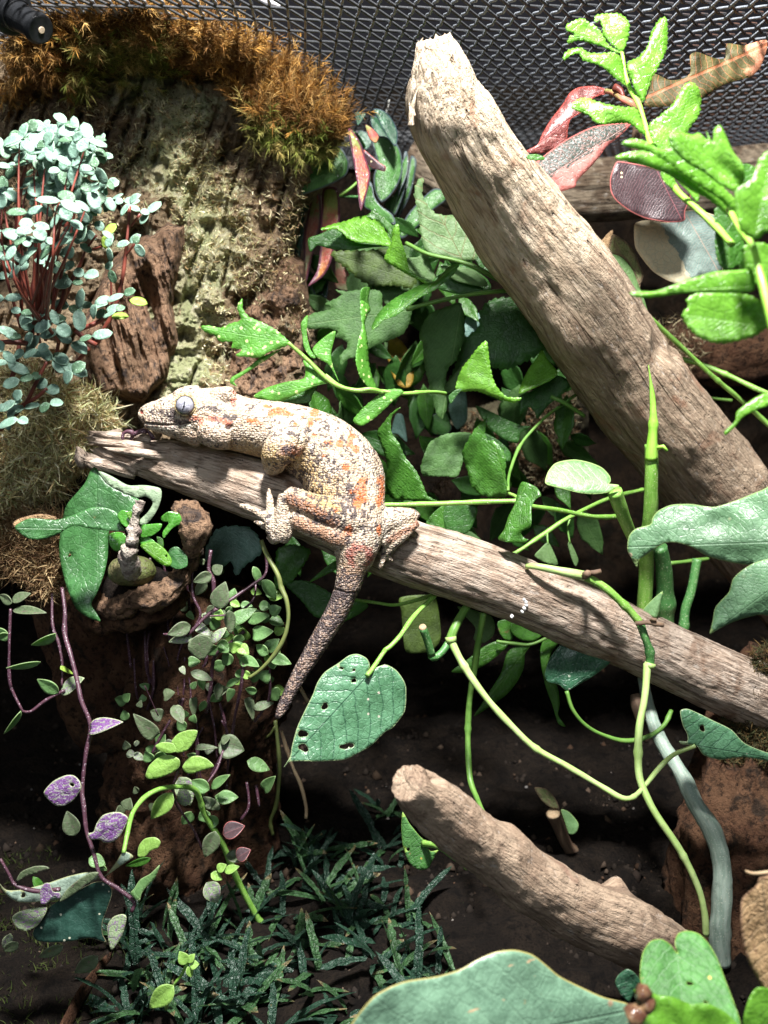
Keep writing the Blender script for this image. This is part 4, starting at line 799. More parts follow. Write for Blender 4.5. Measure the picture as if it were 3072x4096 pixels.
L_['aroidb'] = m_leaf('broad_leaf_bottom', (.14, .26, .17), (.18, .32, .21), vein=(.28, .42, .28), vs=.06, N=9, k=.8, edge=(.34, .30, .10), ew=.006, spots=(.34, .22, .14), sd=.05, ssz=260, rough=.42, trans=.08, bump=.3, coat=.15, patch=(.55, .34, .20), pth=(.66, 3.4))
L_['heart'] = m_leaf('heart_leaf', (.07, .19, .09), (.11, .26, .14), vein=(.025, .085, .045), vs=.9, N=7, k=.9, edge=(.30, .40, .20), ew=.010, rough=.34, trans=.12, spots=(.6, .55, .45), sd=.03, ssz=700, bump=.45, coat=.4)
L_['heartd'] = m_leaf('heart_leaf_dark', (.022, .085, .045), (.035, .12, .06), vein=(.10, .24, .13), vs=.35, N=7, k=.9, edge=(.12, .22, .10), ew=.008, rough=.36, trans=.1, spots=(.45, .5, .4), sd=.04, ssz=700, bump=.6, coat=.2)
L_['heartg'] = m_leaf('heart_leaf_glossy', (.045, .16, .03), (.07, .22, .045), vein=(.22, .36, .2), vs=.7, N=6, k=.9, edge=(.26, .42, .08), ew=.010, rough=.6, trans=.10, bump=.5, coat=.0, spots=(.5, .45, .1), sd=.02, ssz=700)
L_['glossy'] = m_leaf('glossy_leaf', (.07, .26, .03), (.10, .36, .045), vein=(.3, .5, .2), vs=.5, N=6, k=.9, rough=.2, trans=.2, coat=.5, bump=.3)
L_['big'] = m_leaf('large_leaf', (.040, .13, .035), (.055, .17, .05), vein=(.08, .20, .07), vs=.25, N=9, k=.8, rough=.36, trans=.14, bump=.4, coat=.2)
L_['under'] = m_leaf('large_leaf_underside', (.26, .36, .22), (.33, .43, .28), vein=(.2, .3, .16), vs=.3, N=9, k=.8, rough=.55, trans=.2, bump=.4)
L_['blackgreen'] = m_leaf('dark_glossy_leaf', (.018, .055, .04), (.026, .075, .055), vein=(.05, .1, .08), vs=.2, N=5, k=.8, edge=(.30, .28, .16), ew=.009, spots=(.8, .8, .6), sd=.09, ssz=800, rough=.32, trans=.03, bump=.2, coat=.3)
L_['palewide'] = m_leaf('pale_wide_leaf', (.26, .36, .28), (.32, .42, .33), vein=(.4, .5, .4), vs=.4, N=10, k=.8, edge=(.35, .38, .2), ew=.008, rough=.5, trans=.15, bump=.3, spots=(.2, .1, .06), sd=.02, ssz=500)
L_['purple'] = m_leaf('purple_leaf', (.17, .07, .23), (.22, .09, .29), vein=(.5, .45, .5), vs=.3, N=5, k=.5, edge=(.42, .48, .28), ew=.03, rough=.45, trans=.18, tcol=(.5, .3, .5), patch=(.36, .40, .30), pth=(.54, 4.0), bump=.4, spots=(.72, .65, .8), sd=.35, ssz=2600)
L_['purpg'] = m_leaf('purple_green_leaf', (.24, .34, .18), (.30, .40, .22), vein=(.5, .5, .4), vs=.3, N=5, k=.5, edge=(.42, .48, .28), ew=.03, rough=.45, trans=.18, patch=(.28, .13, .34), pth=(.55, 4.0), bump=.4, spots=(.6, .62, .5), sd=.25, ssz=2600)
L_['mint'] = m_leaf('small_green_leaf', (.12, .24, .08), (.16, .31, .11), vein=(.3, .45, .2), vs=.2, N=4, k=.5, edge=(.32, .46, .2), ew=.02, rough=.42, trans=.28, tcol=(.4, .75, .15), bump=.3)
L_['mintb'] = m_leaf('small_bright_leaf', (.26, .46, .09), (.32, .54, .12), vein=(.45, .65, .25), vs=.2, N=4, k=.5, edge=(.42, .60, .2), ew=.02, rough=.38, trans=.3, tcol=(.55, .95, .15), bump=.3)
L_['mintd'] = m_leaf('small_dull_leaf', (.10, .145, .07), (.13, .175, .09), vein=(.2, .25, .15), vs=.2, N=4, k=.5, edge=(.2, .24, .14), ew=.02, rough=.5, trans=.2, patch=(.15, .10, .10), pth=(.6, 3.0), bump=.3)
L_['blue1'] = m_leaf('silver_leaf', (.15, .27, .20), (.22, .36, .28), vein=(.33, .5, .42), vs=.2, N=3, k=.4, edge=(.34, .50, .36), ew=.03, spots=(.36, .5, .43), sd=.3, ssz=2200, rough=.5, trans=.15, tcol=(.4, .7, .4), bump=.3)
L_['blue2'] = m_leaf('silver_leaf_green', (.08, .17, .09), (.12, .22, .13), vein=(.3, .5, .35), vs=.2, N=3, k=.4, spots=(.5, .65, .55), sd=.35, ssz=2200, rough=.5, trans=.2, tcol=(.35, .6, .15), bump=.3)
L_['yg'] = m_leaf('yellow_green_leaf', (.30, .46, .07), (.38, .55, .10), rough=.42, trans=.3, tcol=(.6, .9, .1))
L_['crest2'] = m_leaf('crested_leaf_green', (.035, .09, .03), (.055, .13, .05), vein=(.08, .14, .07), vs=.2, N=9, spots=(.24, .28, .22), sd=.12, ssz=1300, rough=.3, trans=.1, bump=1.0, grad=[(.86, .97, (.22, .16, .08))])
L_['crest'] = m_leaf('crested_leaf', (.014, .042, .024), (.024, .064, .038), vein=(.05, .09, .07), vs=.2, N=9, k=.6, spots=(.16, .21, .19), sd=.1, ssz=1300, rough=.3, trans=.08, bump=1.0)
SM = dict(green=m_stem('green_stem', (.16, .36, .05), (.24, .46, .09), spots=(.5, .6, .3)), pale=m_stem('pale_stem', (.42, .56, .22), (.32, .48, .14)), dgreen=m_stem('dark_green_stem', (.05, .17, .045), (.08, .22, .06), spots=(.4, .5, .3)),
          red=m_stem('red_stem', (.22, .055, .035), (.13, .035, .028), .42), purple=m_stem('purple_stem', (.06, .024, .038), (.09, .038, .055), .45, spots=(.45, .35, .4)), brown=m_stem('brown_stem', (.20, .13, .08), (.12, .075, .05), .8), fernst=m_stem('fern_stem', (.10, .23, .04), (.15, .30, .06)),
          brightst=m_stem('bright_stem', (.24, .52, .05), (.32, .62, .09)), trunk=m_stem('pale_trunk', (.22, .30, .24), (.34, .42, .35), .55, spots=(.50, .55, .45)), olivest=m_stem('olive_stem', (.17, .20, .06), (.12, .15, .05)), pinkst=m_stem('pink_stem', (.50, .14, .12), (.35, .35, .12)), tan=m_stem('tan_root', (.45, .33, .2), (.34, .24, .14), .8))
def st(z, pts, r, mat, parent, name='stem', d=None, n=8, **k):
    big_ = 4 if mat == 'trunk' else 1
    return tube(name, zt(z, pts, d, r), SM[mat], parent, n=n, step=.0009, rough=[(.00012*big_, 600/big_, .3, False, 3), (.00016*big_, 160, 1, False, 5)], nodes=(dict(purple=.013, pale=.03, trunk=.022).get(mat, .05), .28 if mat != 'trunk' else .06), seed=random.randint(0, 99), **k)
def LP(z, out, base, tip, d, mat, parent, **k): return leaf_poly(z, out, base, tip, d, L_[mat], parent, **k)
# ---------------- hanging strap-leaved plant, upper centre
pl = thing('strap_plant', PW(1500, 900, 36), 'clump of long dark-edged strap leaves, some pink and red, hanging beside the orange moss', 'plant')
LP('A', [(102, 625), (150, 545), (210, 450), (300, 345), (400, 305), (450, 330), (490, 410), (475, 495), (400, 545), (300, 590), (180, 630), (120, 640)], (470, 400), (102, 630), 32, 'long', pl, fold=.25, dt=-.6)
LP('A', [(485, 190), (520, 210), (570, 290), (600, 380), (632, 480), (620, 580), (590, 680), (570, 735), (555, 660), (545, 560), (525, 430), (505, 320)], (490, 190), (570, 735), 30.5, 'longr', pl, fold=.3, dt=-.5, label='red strap leaf with an orange tip')
LP('A', [(640, 250), (720, 240), (800, 280), (840, 360), (845, 480), (800, 590), (710, 680), (660, 600), (655, 500), (680, 420), (660, 340)], (690, 245), (712, 680), 35, 'long', pl, fold=.2)
LP('A', [(590, 330), (640, 370), (700, 420), (735, 440), (725, 475), (640, 445), (600, 400)], (590, 340), (735, 455), 32, 'plum', pl, fold=.3)
LP('A', [(650, 60), (720, 70), (780, 130), (815, 220), (800, 310), (740, 240), (700, 160)], (660, 60), (800, 310), 34.2, 'longd', pl, fold=.3)
LP('A', [(530, 80), (600, 85), (590, 120), (550, 170), (535, 120)], (600, 85), (548, 170), 34, 'longd', pl, fold=.3)
LP('A', [(600, 160), (650, 190), (690, 240), (670, 285), (630, 260), (605, 200)], (600, 160), (672, 285), 33, 'longr', pl, fold=.3)
LP('A', [(560, 200), (630, 230), (640, 290), (600, 330), (550, 260)], (570, 200), (620, 320), 35.5, 'longd', pl)
LP('A', [(860, 340), (880, 350), (880, 470), (860, 600), (800, 760), (760, 740), (720, 690), (800, 610), (840, 500), (850, 400)], (868, 340), (770, 740), 36, 'long', pl, fold=.3)
LP('A', [(900, 370), (940, 400), (925, 520), (890, 650), (840, 750), (800, 830), (790, 800), (850, 640), (880, 500)], (918, 372), (798, 825), 37, 'long', pl, fold=.3)
LP('A', [(620, 545), (645, 560), (660, 640), (700, 700), (780, 760), (800, 830), (720, 800), (640, 740), (590, 700)], (640, 550), (800, 825), 34, 'long', pl, fold=.2)
LP('A', [(1130, 600), (1140, 660), (1050, 730), (960, 830), (850, 920), (820, 880), (880, 760), (960, 670), (1050, 590)], (1130, 615), (835, 910), 36, 'long', pl, fold=.25)
LP('A', [(250, 640), (295, 620), (305, 720), (300, 830), (270, 950), (240, 1080), (210, 1200), (180, 1245), (165, 1200), (190, 1050), (190, 950), (200, 850), (225, 720)], (275, 625), (180, 1245), 34, 'longp', pl, fold=.3, dt=-.6, label='narrow pink and pale green strap leaf')
LP('A', [(320, 590), (400, 580), (425, 640), (430, 800), (400, 950), (370, 1080), (320, 1170), (220, 1235), (280, 1130), (300, 980), (300, 850), (310, 700)], (365, 585), (222, 1233), 33.2, 'longr', pl, fold=.25, dt=-.6, label='wide strap leaf shading from green to orange red')
LP('A', [(400, 1070), (450, 1090), (560, 1190), (540, 1270), (430, 1260), (395, 1230), (395, 1150)], (410, 1070), (530, 1280), 35, 'longp', pl, fold=.2)
LP('A', [(120, 800), (155, 785), (150, 950), (120, 1100), (75, 1140), (95, 1000)], (138, 790), (78, 1138), 34.5, 'longd', pl, fold=.2)
LP('A', [(160, 780), (200, 760), (190, 900), (160, 1080), (130, 1110), (135, 980)], (180, 770), (135, 1110), 34, 'longd', pl, fold=.2)
LP('A', [(180, 1090), (170, 1150), (60, 1350), (-60, 1510), (-170, 1740), (-215, 1760), (-180, 1600), (-80, 1400), (40, 1200), (130, 1105)], (178, 1092), (-212, 1758), 32.5, 'longpale', pl, fold=.25, dt=.8, label='long pale green strap leaf arching down behind the gecko')
LP('A', [(200, 1240), (240, 1230), (300, 1350), (310, 1430), (290, 1520), (230, 1520), (195, 1420), (190, 1300)], (225, 1235), (265, 1560), 35, 'long', pl, fold=.2)
LP('A', [(20, 755), (90, 700), (200, 680), (230, 720), (150, 770), (60, 780)], (225, 700), (20, 757), 34, 'longd', pl, fold=.2)
for (x0, y0, x1, y1, w_, m) in [(640, 600, 585, 800, 22, 'longd'), (655, 590, 630, 760, 20, 'long'), (600, 700, 540, 850, 24, 'long'), (620, 720, 600, 860, 26, 'longd'), (560, 730, 520, 870, 26, 'long'), (590, 750, 610, 870, 20, 'longpale'), (700, 560, 690, 700, 26, 'longd'), (800, 250, 850, 310, 30, 'longd'), (880, 330, 860, 420, 18, 'long'), (640, 560, 700, 640, 18, 'longd'), (730, 480, 690, 560, 30, 'longd')]:
    leaf_px(x0*1.852, y0*1.852, x1*1.852, y1*1.852, w_*1.852, 36, 35.6, L_[m], pl, 'lance', arch=.05, fold=.3)
st('A', [(480, 200, 34), (560, 250, 35), (620, 400, 36), (600, 620, 36.5), (420, 640, 36)], 9, 'dgreen', pl); st('A', [(430, 640, 36), (530, 560, 36), (600, 480, 36.5)], 9, 'green', pl)
st('A', [(150, 1240, 34), (90, 1420, 34), (30, 1540, 34.3)], 10, 'green', pl)
LP('B', [(420, 270), (480, 250), (550, 330), (590, 500), (560, 580), (490, 570), (440, 480), (415, 380)], (450, 255), (555, 580), 34, 'yellow', pl, label='yellow fading strap leaf in the shade')
LP('B', [(930, 130), (960, 90), (1030, 90), (1040, 140), (1000, 200), (940, 250), (925, 200)], (1030, 90), (935, 250), 34, 'bluish', pl)
LP('B', [(820, 700), (880, 610), (930, 600), (945, 700), (940, 800), (880, 860), (840, 800)], (900, 600), (880, 860), 33.5, 'bluish', pl)
LP('B', [(440, 880), (470, 760), (520, 770), (545, 940), (480, 890)], (490, 760), (543, 940), 33, 'bluish', pl, fold=.3)
LP('B', [(640, 830), (720, 760), (800, 740), (840, 850), (800, 900), (720, 890)], (700, 760), (830, 880), 34.5, 'long', pl, fold=.3)
# bead strand
bs = thing('water_thread', PW(1550, 420, 40), 'fine thread of tiny glistening droplets hanging in front of the screen lid', 'thread')
for k in range(9):
    x, y = zc('A', (756-.9*k*3, 2+k*14)); tube('droplet', [(x-3, y-3, 40, 1.2), (x, y, 40, 4.2), (x+2, y+5, 40, 1.2)], m_plain('droplet', (.7, .7, .65), .2) if k == 0 else bpy.data.materials['droplet'], bs, n=6)
# ---------------- holly fern behind the log
fr = thing('holly_fern', PW(1900, 1500, 30), 'large holly fern with toothed green leaflets behind the gecko and under the log', 'fern')
SR = dict(ser=10, serp=30)
LP('A', [(530, 775), (620, 760), (650, 725), (700, 760), (760, 810), (785, 850), (775, 920), (740, 860), (680, 800), (600, 785)], (775, 925), (530, 775), 31, 'fern', fr, fold=.1)
LP('A', [(300, 855), (400, 820), (480, 800), (530, 780), (600, 770), (640, 800), (660, 790), (720, 850), (765, 930), (765, 970), (650, 950), (540, 940), (480, 915), (455, 885), (400, 850), (360, 860)], (765, 965), (300, 857), 30, 'fernb', fr, fold=.12, dt=-.3, ser=5, serp=22, side=.5)
LP('A', [(220, 920), (300, 890), (380, 850), (455, 890), (540, 945), (640, 958), (750, 970), (640, 978), (500, 995), (380, 990), (280, 965), (235, 1010)], (755, 970), (222, 930), 30.4, 'fernd', fr)
LP('A', [(370, 1020), (420, 1000), (600, 1000), (740, 990), (780, 1090), (850, 1140), (940, 1190), (900, 1250), (800, 1230), (640, 1230), (560, 1190), (480, 1120), (410, 1070)], (940, 1200), (370, 1020), 32, 'olive', fr, **SR)
LP('A', [(800, 825), (820, 830), (830, 920), (860, 1000), (880, 1080), (900, 1140), (1060, 1235), (1020, 1230), (920, 1180), (850, 1140), (780, 1100), (725, 1060), (740, 1010), (770, 950), (780, 870)], (1055, 1235), (800, 825), 28.5, 'fernb', fr, fold=.1, dt=-.3, side=-.4, ser=4, serp=18)
LP('A', [(965, 515), (985, 525), (975, 620), (1000, 680), (1060, 750), (1130, 765), (1200, 775), (1240, 840), (1300, 890), (1345, 980), (1330, 1060), (1200, 1060), (1060, 1030), (1000, 990), (975, 920), (960, 830), (945, 720), (925, 630), (935, 560)], (1250, 1070), (968, 520), 30.5, 'fernpv', fr, ser=6, serp=34, wave=.04)
LP('A', [(870, 1050), (950, 1040), (1000, 990), (1030, 1080), (1070, 1200), (1000, 1190), (930, 1160), (880, 1110)], (1000, 990), (1060, 1205), 31, 'fernp', fr)
LP('A', [(1225, 1085), (1190, 1150), (1120, 1210), (1060, 1260), (960, 1310), (880, 1370), (800, 1430), (720, 1460), (650, 1525), (645, 1490), (690, 1410), (760, 1340), (840, 1290), (960, 1230), (1060, 1200), (1150, 1110), (1200, 1085)], (1225, 1085), (645, 1520), 27.6, 'fern', fr, fold=.1, side=.8, ser=3, serp=20)
LP('A', [(190, 1480), (240, 1420), (330, 1400), (380, 1380), (330, 1355), (420, 1310), (440, 1290), (400, 1260), (480, 1270), (560, 1260), (700, 1270), (720, 1380), (850, 1290), (910, 1390), (850, 1550), (640, 1640), (560, 1700), (480, 1720), (440, 1760), (430, 1700), (480, 1640), (470, 1600), (400, 1570), (420, 1540), (360, 1515), (230, 1520)], (860, 1400), (190, 1490), 31, 'fernm', fr, ser=4, serp=24)
LP('A', [(640, 1230), (800, 1100), (940, 1190), (1060, 1200), (960, 1310), (800, 1430), (700, 1300)], (1040, 1230), (650, 1260), 32.5, 'fernm', fr)
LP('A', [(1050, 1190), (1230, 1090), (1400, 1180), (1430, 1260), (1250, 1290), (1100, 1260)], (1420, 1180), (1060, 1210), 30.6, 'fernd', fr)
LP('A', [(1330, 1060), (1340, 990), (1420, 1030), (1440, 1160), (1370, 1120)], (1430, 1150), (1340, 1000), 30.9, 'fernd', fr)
LP('A', [(1100, 1100), (1300, 1120), (1395, 1190), (1400, 1240), (1200, 1200)], (1300, 1110), (1395, 1240), 30.3, 'fernp', fr)
LP('B', [(240, 0), (300, 50), (265, 150), (285, 280), (290, 400), (310, 500), (350, 600), (290, 580), (230, 500), (205, 400), (215, 300), (245, 180), (235, 60)], (345, 600), (262, -20), 28.4, 'spot', fr, side=1.0, ser=3, serp=20)
LP('A', [(575, 1250), (630, 1245), (620, 1330), (635, 1400), (605, 1420), (575, 1430), (565, 1320)], (600, 1430), (610, 1245), 28.5, 'fern', fr, side=1.0)
LP('B', [(625, 260), (640, 180), (700, 90), (820, 40), (900, 20), (925, 130), (925, 250), (890, 340), (870, 400), (820, 450), (790, 560), (810, 700), (775, 790), (735, 740), (705, 600), (680, 520), (655, 400), (650, 280)], (905, 20), (775, 790), 30, 'fernm', fr, fold=.15, ser=4, serp=32)
LP('B', [(1100, 0), (1250, -10), (1350, 100), (1440, 260), (1460, 330), (1350, 400), (1200, 460), (1100, 440), (1000, 440), (900, 520), (840, 620), (750, 640), (780, 590), (850, 480), (880, 380), (920, 270), (1020, 180), (1030, 80)], (1300, 100), (752, 637), 31.2, 'fernd', fr, **SR)
LP('B', [(750, 600), (820, 540), (900, 440), (1000, 330), (1060, 300), (1000, 430), (900, 520), (860, 600), (760, 638)], (1000, 360), (755, 625), 30.8, 'fernp', fr)
LP('B', [(1070, 270), (1085, 350), (1100, 470), (1130, 560), (1200, 640), (1305, 650), (1260, 680), (1180, 665), (1100, 635), (1010, 605), (870, 600), (900, 470), (950, 400), (1020, 310)], (1305, 655), (1062, 275), 27.6, 'fernb', fr, side=-.4, ser=5, serp=19, wave=.06)
LP('B', [(860, 600), (910, 590), (870, 640), (835, 690), (820, 640)], (900, 600), (830, 690), 28, 'fernd', fr)
LP('B', [(1440, 330), (1480, 400), (1545, 480), (1500, 530), (1420, 570), (1350, 600), (1285, 620), (1310, 540), (1350, 460), (1400, 390)], (1530, 490), (1287, 620), 30, 'fernb', fr, fold=.1, side=.5)
LP('B', [(1290, 640), (1400, 590), (1540, 500), (1640, 560), (1560, 640), (1480, 700), (1410, 790), (1390, 740), (1350, 710), (1295, 765)], (1600, 600), (1293, 700), 31, 'fernd', fr)
LP('B', [(185, 800), (250, 720), (330, 650), (400, 600), (480, 590), (520, 610), (440, 680), (400, 720), (320, 790), (240, 835)], (520, 600), (190, 812), 27.2, 'spot', fr, ser=3, serp=20)
LP('B', [(345, 880), (400, 800), (440, 750), (500, 712), (440, 780), (440, 880), (490, 950), (530, 1040), (600, 1130), (650, 1230), (680, 1300), (740, 1335), (600, 1330), (450, 1320), (400, 1230), (415, 1100), (380, 980)], (740, 1335), (497, 715), 28.4, 'fern', fr, side=-.6, fold=.1, ser=3, serp=26)
LP('B', [(640, 1080), (670, 1000), (700, 940), (800, 890), (960, 880), (980, 960), (920, 1060), (880, 1170), (800, 1170), (700, 1170), (650, 1165), (635, 1120)], (960, 1100), (645, 1130), 29.6, 'fernm', fr, wave=.07, ser=3, serp=22)
LP('B', [(1080, 790), (1060, 870), (1080, 930), (1130, 940), (1180, 1000), (1200, 1060), (1195, 1160), (1215, 1290), (1130, 1310), (1030, 1290), (970, 1230), (950, 1150), (910, 1020), (950, 930), (1000, 850), (1050, 800)], (1220, 1290), (1080, 792), 28.6, 'fern', fr, side=-.5, fold=.1, ser=5, serp=30, wave=.05)
LP('B', [(1310, 1205), (1400, 1240), (1435, 1295), (1400, 1320), (1370, 1370), (1370, 1450), (1360, 1510), (1300, 1540), (1320, 1580), (1350, 1590), (1300, 1615), (1150, 1590), (1190, 1520), (1215, 1440), (1260, 1350), (1280, 1260)], (1330, 1230), (1155, 1592), 27, 'fern', fr, side=.6, wave=.08)
LP('B', [(1000, 700), (1100, 740), (1200, 790), (1300, 830), (1370, 840), (1300, 880), (1280, 950), (1200, 930), (1100, 860), (1040, 780)], (1370, 840), (1003, 705), 31, 'fernd', fr)
LP('B', [(1050, 880), (1150, 930), (1230, 1010), (1220, 1080), (1130, 1000)], (1230, 1060), (1055, 885), 31, 'fernd', fr)
LP('B', [(670, 1480), (720, 1410), (790, 1360), (785, 1440), (795, 1540), (720, 1510)], (790, 1360), (672, 1482), 29, 'fern', fr)
LP('B', [(790, 1360), (1000, 1370), (1000, 1450), (950, 1540), (880, 1560), (800, 1530)], (800, 1360), (930, 1560), 30, 'fernd', fr)
LP('T3', [(865, 305), (900, 300), (950, 310), (1000, 290), (1040, 275), (1025, 220), (1045, 185), (1050, 230), (1080, 265), (1130, 285), (1200, 325), (1250, 375), (1210, 400), (1160, 415), (1120, 440), (1070, 435), (1020, 430), (1045, 405), (1000, 395), (1005, 370), (950, 370), (930, 345), (890, 330)], (1250, 375), (865, 308), 26.6, 'spot', fr, ser=4, serp=22, wave=.04, label='bright toothed leaflet dotted with pale spots above the gecko')
LP('T3', [(1125, 440), (1220, 400), (1200, 415), (1110, 475), (1050, 515), (1010, 540), (1025, 563), (995, 550), (1000, 525), (1060, 490)], (1215, 402), (1020, 560), 26.8, 'spot', fr)
LP('T3', [(1095, 605), (1150, 570), (1230, 545), (1310, 530), (1320, 490), (1310, 450), (1370, 480), (1400, 520), (1425, 545), (1370, 560), (1280, 600), (1200, 632), (1130, 620)], (1425, 545), (1097, 607), 26.9, 'spot', fr, fold=.2)
LP('T3', [(1180, 632), (1280, 600), (1370, 560), (1350, 600), (1330, 635)], (1370, 560), (1190, 634), 27.3, 'fernd', fr)
LP('T3', [(1300, 290), (1330, 255), (1325, 330), (1340, 400), (1365, 440), (1345, 440), (1315, 400), (1305, 340)], (1360, 450), (1325, 258), 27.4, 'spot', fr)
LP('T3', [(1350, 400), (1400, 350), (1450, 325), (1430, 420), (1440, 480), (1465, 545), (1420, 470), (1370, 440)], (1465, 545), (1440, 330), 27.6, 'spot', fr)
st('T3', [(1245, 375, 26.6), (1330, 450, 26.8), (1430, 545, 26.9), (1530, 580, 27), (1600, 575, 27), (1659, 590, 27.2)], 9, 'green', fr, 'stalk')
st('B', [(0, 500, 27), (90, 565, 27), (200, 600, 27.1), (370, 605, 27.2), (520, 620, 27.4), (700, 610, 28), (800, 620, 29)], 13, 'green', fr, 'stalk')
st('A', [(870, 950, 30.6), (1010, 1020, 30.2), (1200, 1065, 30), (1350, 1120, 29.9), (1550, 1230, 30)], 15, 'fernst', fr, 'stalk')
st('A', [(870, 1390, 29.8), (1060, 1340, 29.6), (1300, 1290, 29.6), (1560, 1262, 30)], 13, 'fernst', fr, 'stalk')
st('B', [(380, 1362, 28.2), (740, 1352, 28), (1260, 1335, 27.7), (1380, 1368, 27.7), (1560, 1395, 28.2), (1800, 1440, 29), (2000, 1430, 30)], 17, 'green', fr, 'stalk')
st('B', [(1215, 1265, 28.4), (1225, 1150, 29.4), (1300, 960, 30.4), (1450, 790, 31), (1580, 690, 31.5), (1720, 590, 32)], 11, 'fernst', fr, 'stalk')
st('B', [(1500, 640, 31), (1600, 690, 31), (1720, 770, 31.5)], 15, 'fernst', fr, 'stalk')
st('B', [(1220, 1285, 28.4), (1260, 1300, 28.1), (1300, 1330, 27.8)], 12, 'green', fr, 'stalk')
st('E', [(-60, 620, 29.5), (0, 590, 29.5), (180, 470, 29.8), (330, 370, 30), (600, 240, 31), (830, 180, 32)], 14, 'green', fr, 'stalk')
st('E', [(195, 455, 29.8), (195, 500, 29.7), (200, 545, 29.6)], 8, 'fernst', fr, 'stalk')
LP('E', [(110, 620), (150, 570), (200, 530), (240, 600), (265, 680), (180, 665)], (200, 530), (180, 680), 29.6, 'fernp', fr)
LP('E', [(330, 540), (350, 530), (400, 640), (385, 690), (360, 650)], (340, 535), (385, 690), 30.2, 'fernp', fr)
st('E', [(345, 370, 30.4), (330, 440, 30.3), (345, 535, 30.2)], 6, 'fernst', fr, 'stalk')
# fern leaflets under the branch
f2 = thing('lower_fern', PW(1950, 2500, 31), 'shaded fern frond with narrow leaflets hanging below the branch', 'fern')
LP('I', [(490, 935), (590, 780), (670, 650), (710, 520), (760, 480), (870, 460), (830, 520), (820, 620), (770, 720), (700, 800), (600, 870), (510, 930)], (870, 460), (487, 937), 31, 'fern', f2, wave=.04)
LP('I', [(340, 640), (450, 560), (550, 480), (640, 440), (720, 460), (640, 540), (560, 600), (470, 640), (400, 650)], (720, 455), (342, 640), 31.3, 'fern', f2)
LP('I', [(740, 300), (850, 330), (940, 400), (880, 440), (800, 430), (740, 380)], (945, 405), (745, 310), 31.4, 'fern', f2); LP('I', [(650, 310), (730, 300), (750, 420), (700, 430), (660, 380)], (760, 440), (670, 300), 31.6, 'fern', f2)
LP('I', [(960, 420), (1020, 400), (1050, 450), (1000, 520), (980, 620), (960, 700), (940, 620), (930, 500)], (1010, 405), (955, 700), 31.4, 'fern', f2); LP('I', [(960, 700), (1040, 730), (1060, 850), (1050, 930), (1100, 1005), (1050, 985), (1010, 860), (980, 780)], (1000, 690), (1098, 1005), 31.2, 'fern', f2)
LP('I', [(0, 150), (200, 130), (240, 160), (265, 300), (270, 420), (220, 500), (120, 520), (40, 510), (20, 400), (10, 250)], (230, 140), (60, 520), 31, 'olive', f2); LP('I', [(380, 210), (440, 220), (600, 270), (630, 330), (620, 400), (560, 450), (490, 430), (500, 350), (430, 270)], (420, 205), (570, 450), 29.4, 'fernp', f2)
st('I', [(640, 440, 31), (760, 455, 31), (870, 460, 31), (1000, 405, 31), (1100, 360, 31)], 11, 'fernst', f2, 'stalk')
st('H', [(1360, 330, 27.8), (1500, 350, 28), (1620, 365, 28.2), (1760, 335, 28.6), (1870, 300, 29)], 12, 'green', f2, 'stalk')
LP('H', [(900, 230), (1000, 200), (1100, 230), (1200, 290), (1210, 340), (1150, 450), (1080, 430), (1000, 330)], (1215, 330), (905, 232), 29.5, 'fernd', f2, ser=4, serp=26); LP('H', [(1270, 480), (1310, 400), (1380, 330), (1450, 370), (1380, 430)], (1440, 360), (1275, 480), 29, 'fern', f2)
LP('T5', [(1190, 220), (1200, 160), (1270, 140), (1340, 165), (1330, 200), (1290, 260), (1260, 300), (1190, 330)], (1300, 135), (1200, 330), 29.5, 'fern', f2, ser=5, serp=24); LP('T5', [(1335, 305), (1380, 260), (1450, 210), (1465, 240), (1390, 280)], (1460, 225), (1335, 305), 28.6, 'fern', f2)
LP('T5', [(885, 175), (930, 80), (1000, 60), (1080, 70), (1130, 130), (1125, 180), (1060, 230), (1020, 275), (1000, 215), (960, 235), (900, 220)], (1000, 55), (1015, 275), 29, 'bluish', f2, ser=7, serp=40, label='pale blue green toothed leaflet under the branch left of the tail')
# ---------------- bright fern frond, upper right foreground
f3 = thing('foreground_fern', PW(2500, 500, 22), 'bright lime green fern frond in the upper right foreground in front of the screen', 'fern')
FB = dict(wave=.06, ser=7, serp=19)
LP('C', [(315, 175), (350, 150), (420, 120), (470, 150), (520, 180), (560, 230), (600, 300), (690, 345), (690, 360), (600, 325), (560, 305), (500, 290), (400, 265), (330, 290), (340, 245), (380, 230), (330, 205)], (690, 352), (315, 175), 22.6, 'fernb', f3, **FB)
LP('C', [(510, 105), (600, 90), (680, 95), (735, 150), (735, 230), (720, 290), (690, 345), (640, 310), (570, 240), (560, 180), (545, 130), (515, 150)], (690, 348), (560, 90), 22.6, 'fernb', f3, **FB)
LP('C', [(300, 370), (340, 330), (410, 315), (460, 345), (530, 355), (640, 350), (690, 400), (700, 470), (705, 540), (722, 575), (640, 510), (540, 430), (440, 400), (400, 350), (340, 370), (305, 400)], (722, 575), (300, 380), 22.3, 'fernb', f3, **FB)
LP('C', [(980, 115), (992, 200), (985, 320), (940, 420), (890, 520), (850, 620), (830, 680), (780, 600), (740, 500), (725, 420), (800, 380), (860, 310), (885, 220), (930, 140)], (832, 685), (978, 112), 21.8, 'fernb', f3, fold=.1, **FB)
LP('C', [(355, 700), (400, 660), (450, 650), (540, 680), (620, 700), (700, 710), (780, 720), (820, 800), (845, 900), (760, 830), (700, 815), (600, 820), (520, 815), (480, 770), (430, 745), (370, 725)], (848, 900), (355, 705), 21.2, 'fernb', f3, **FB)
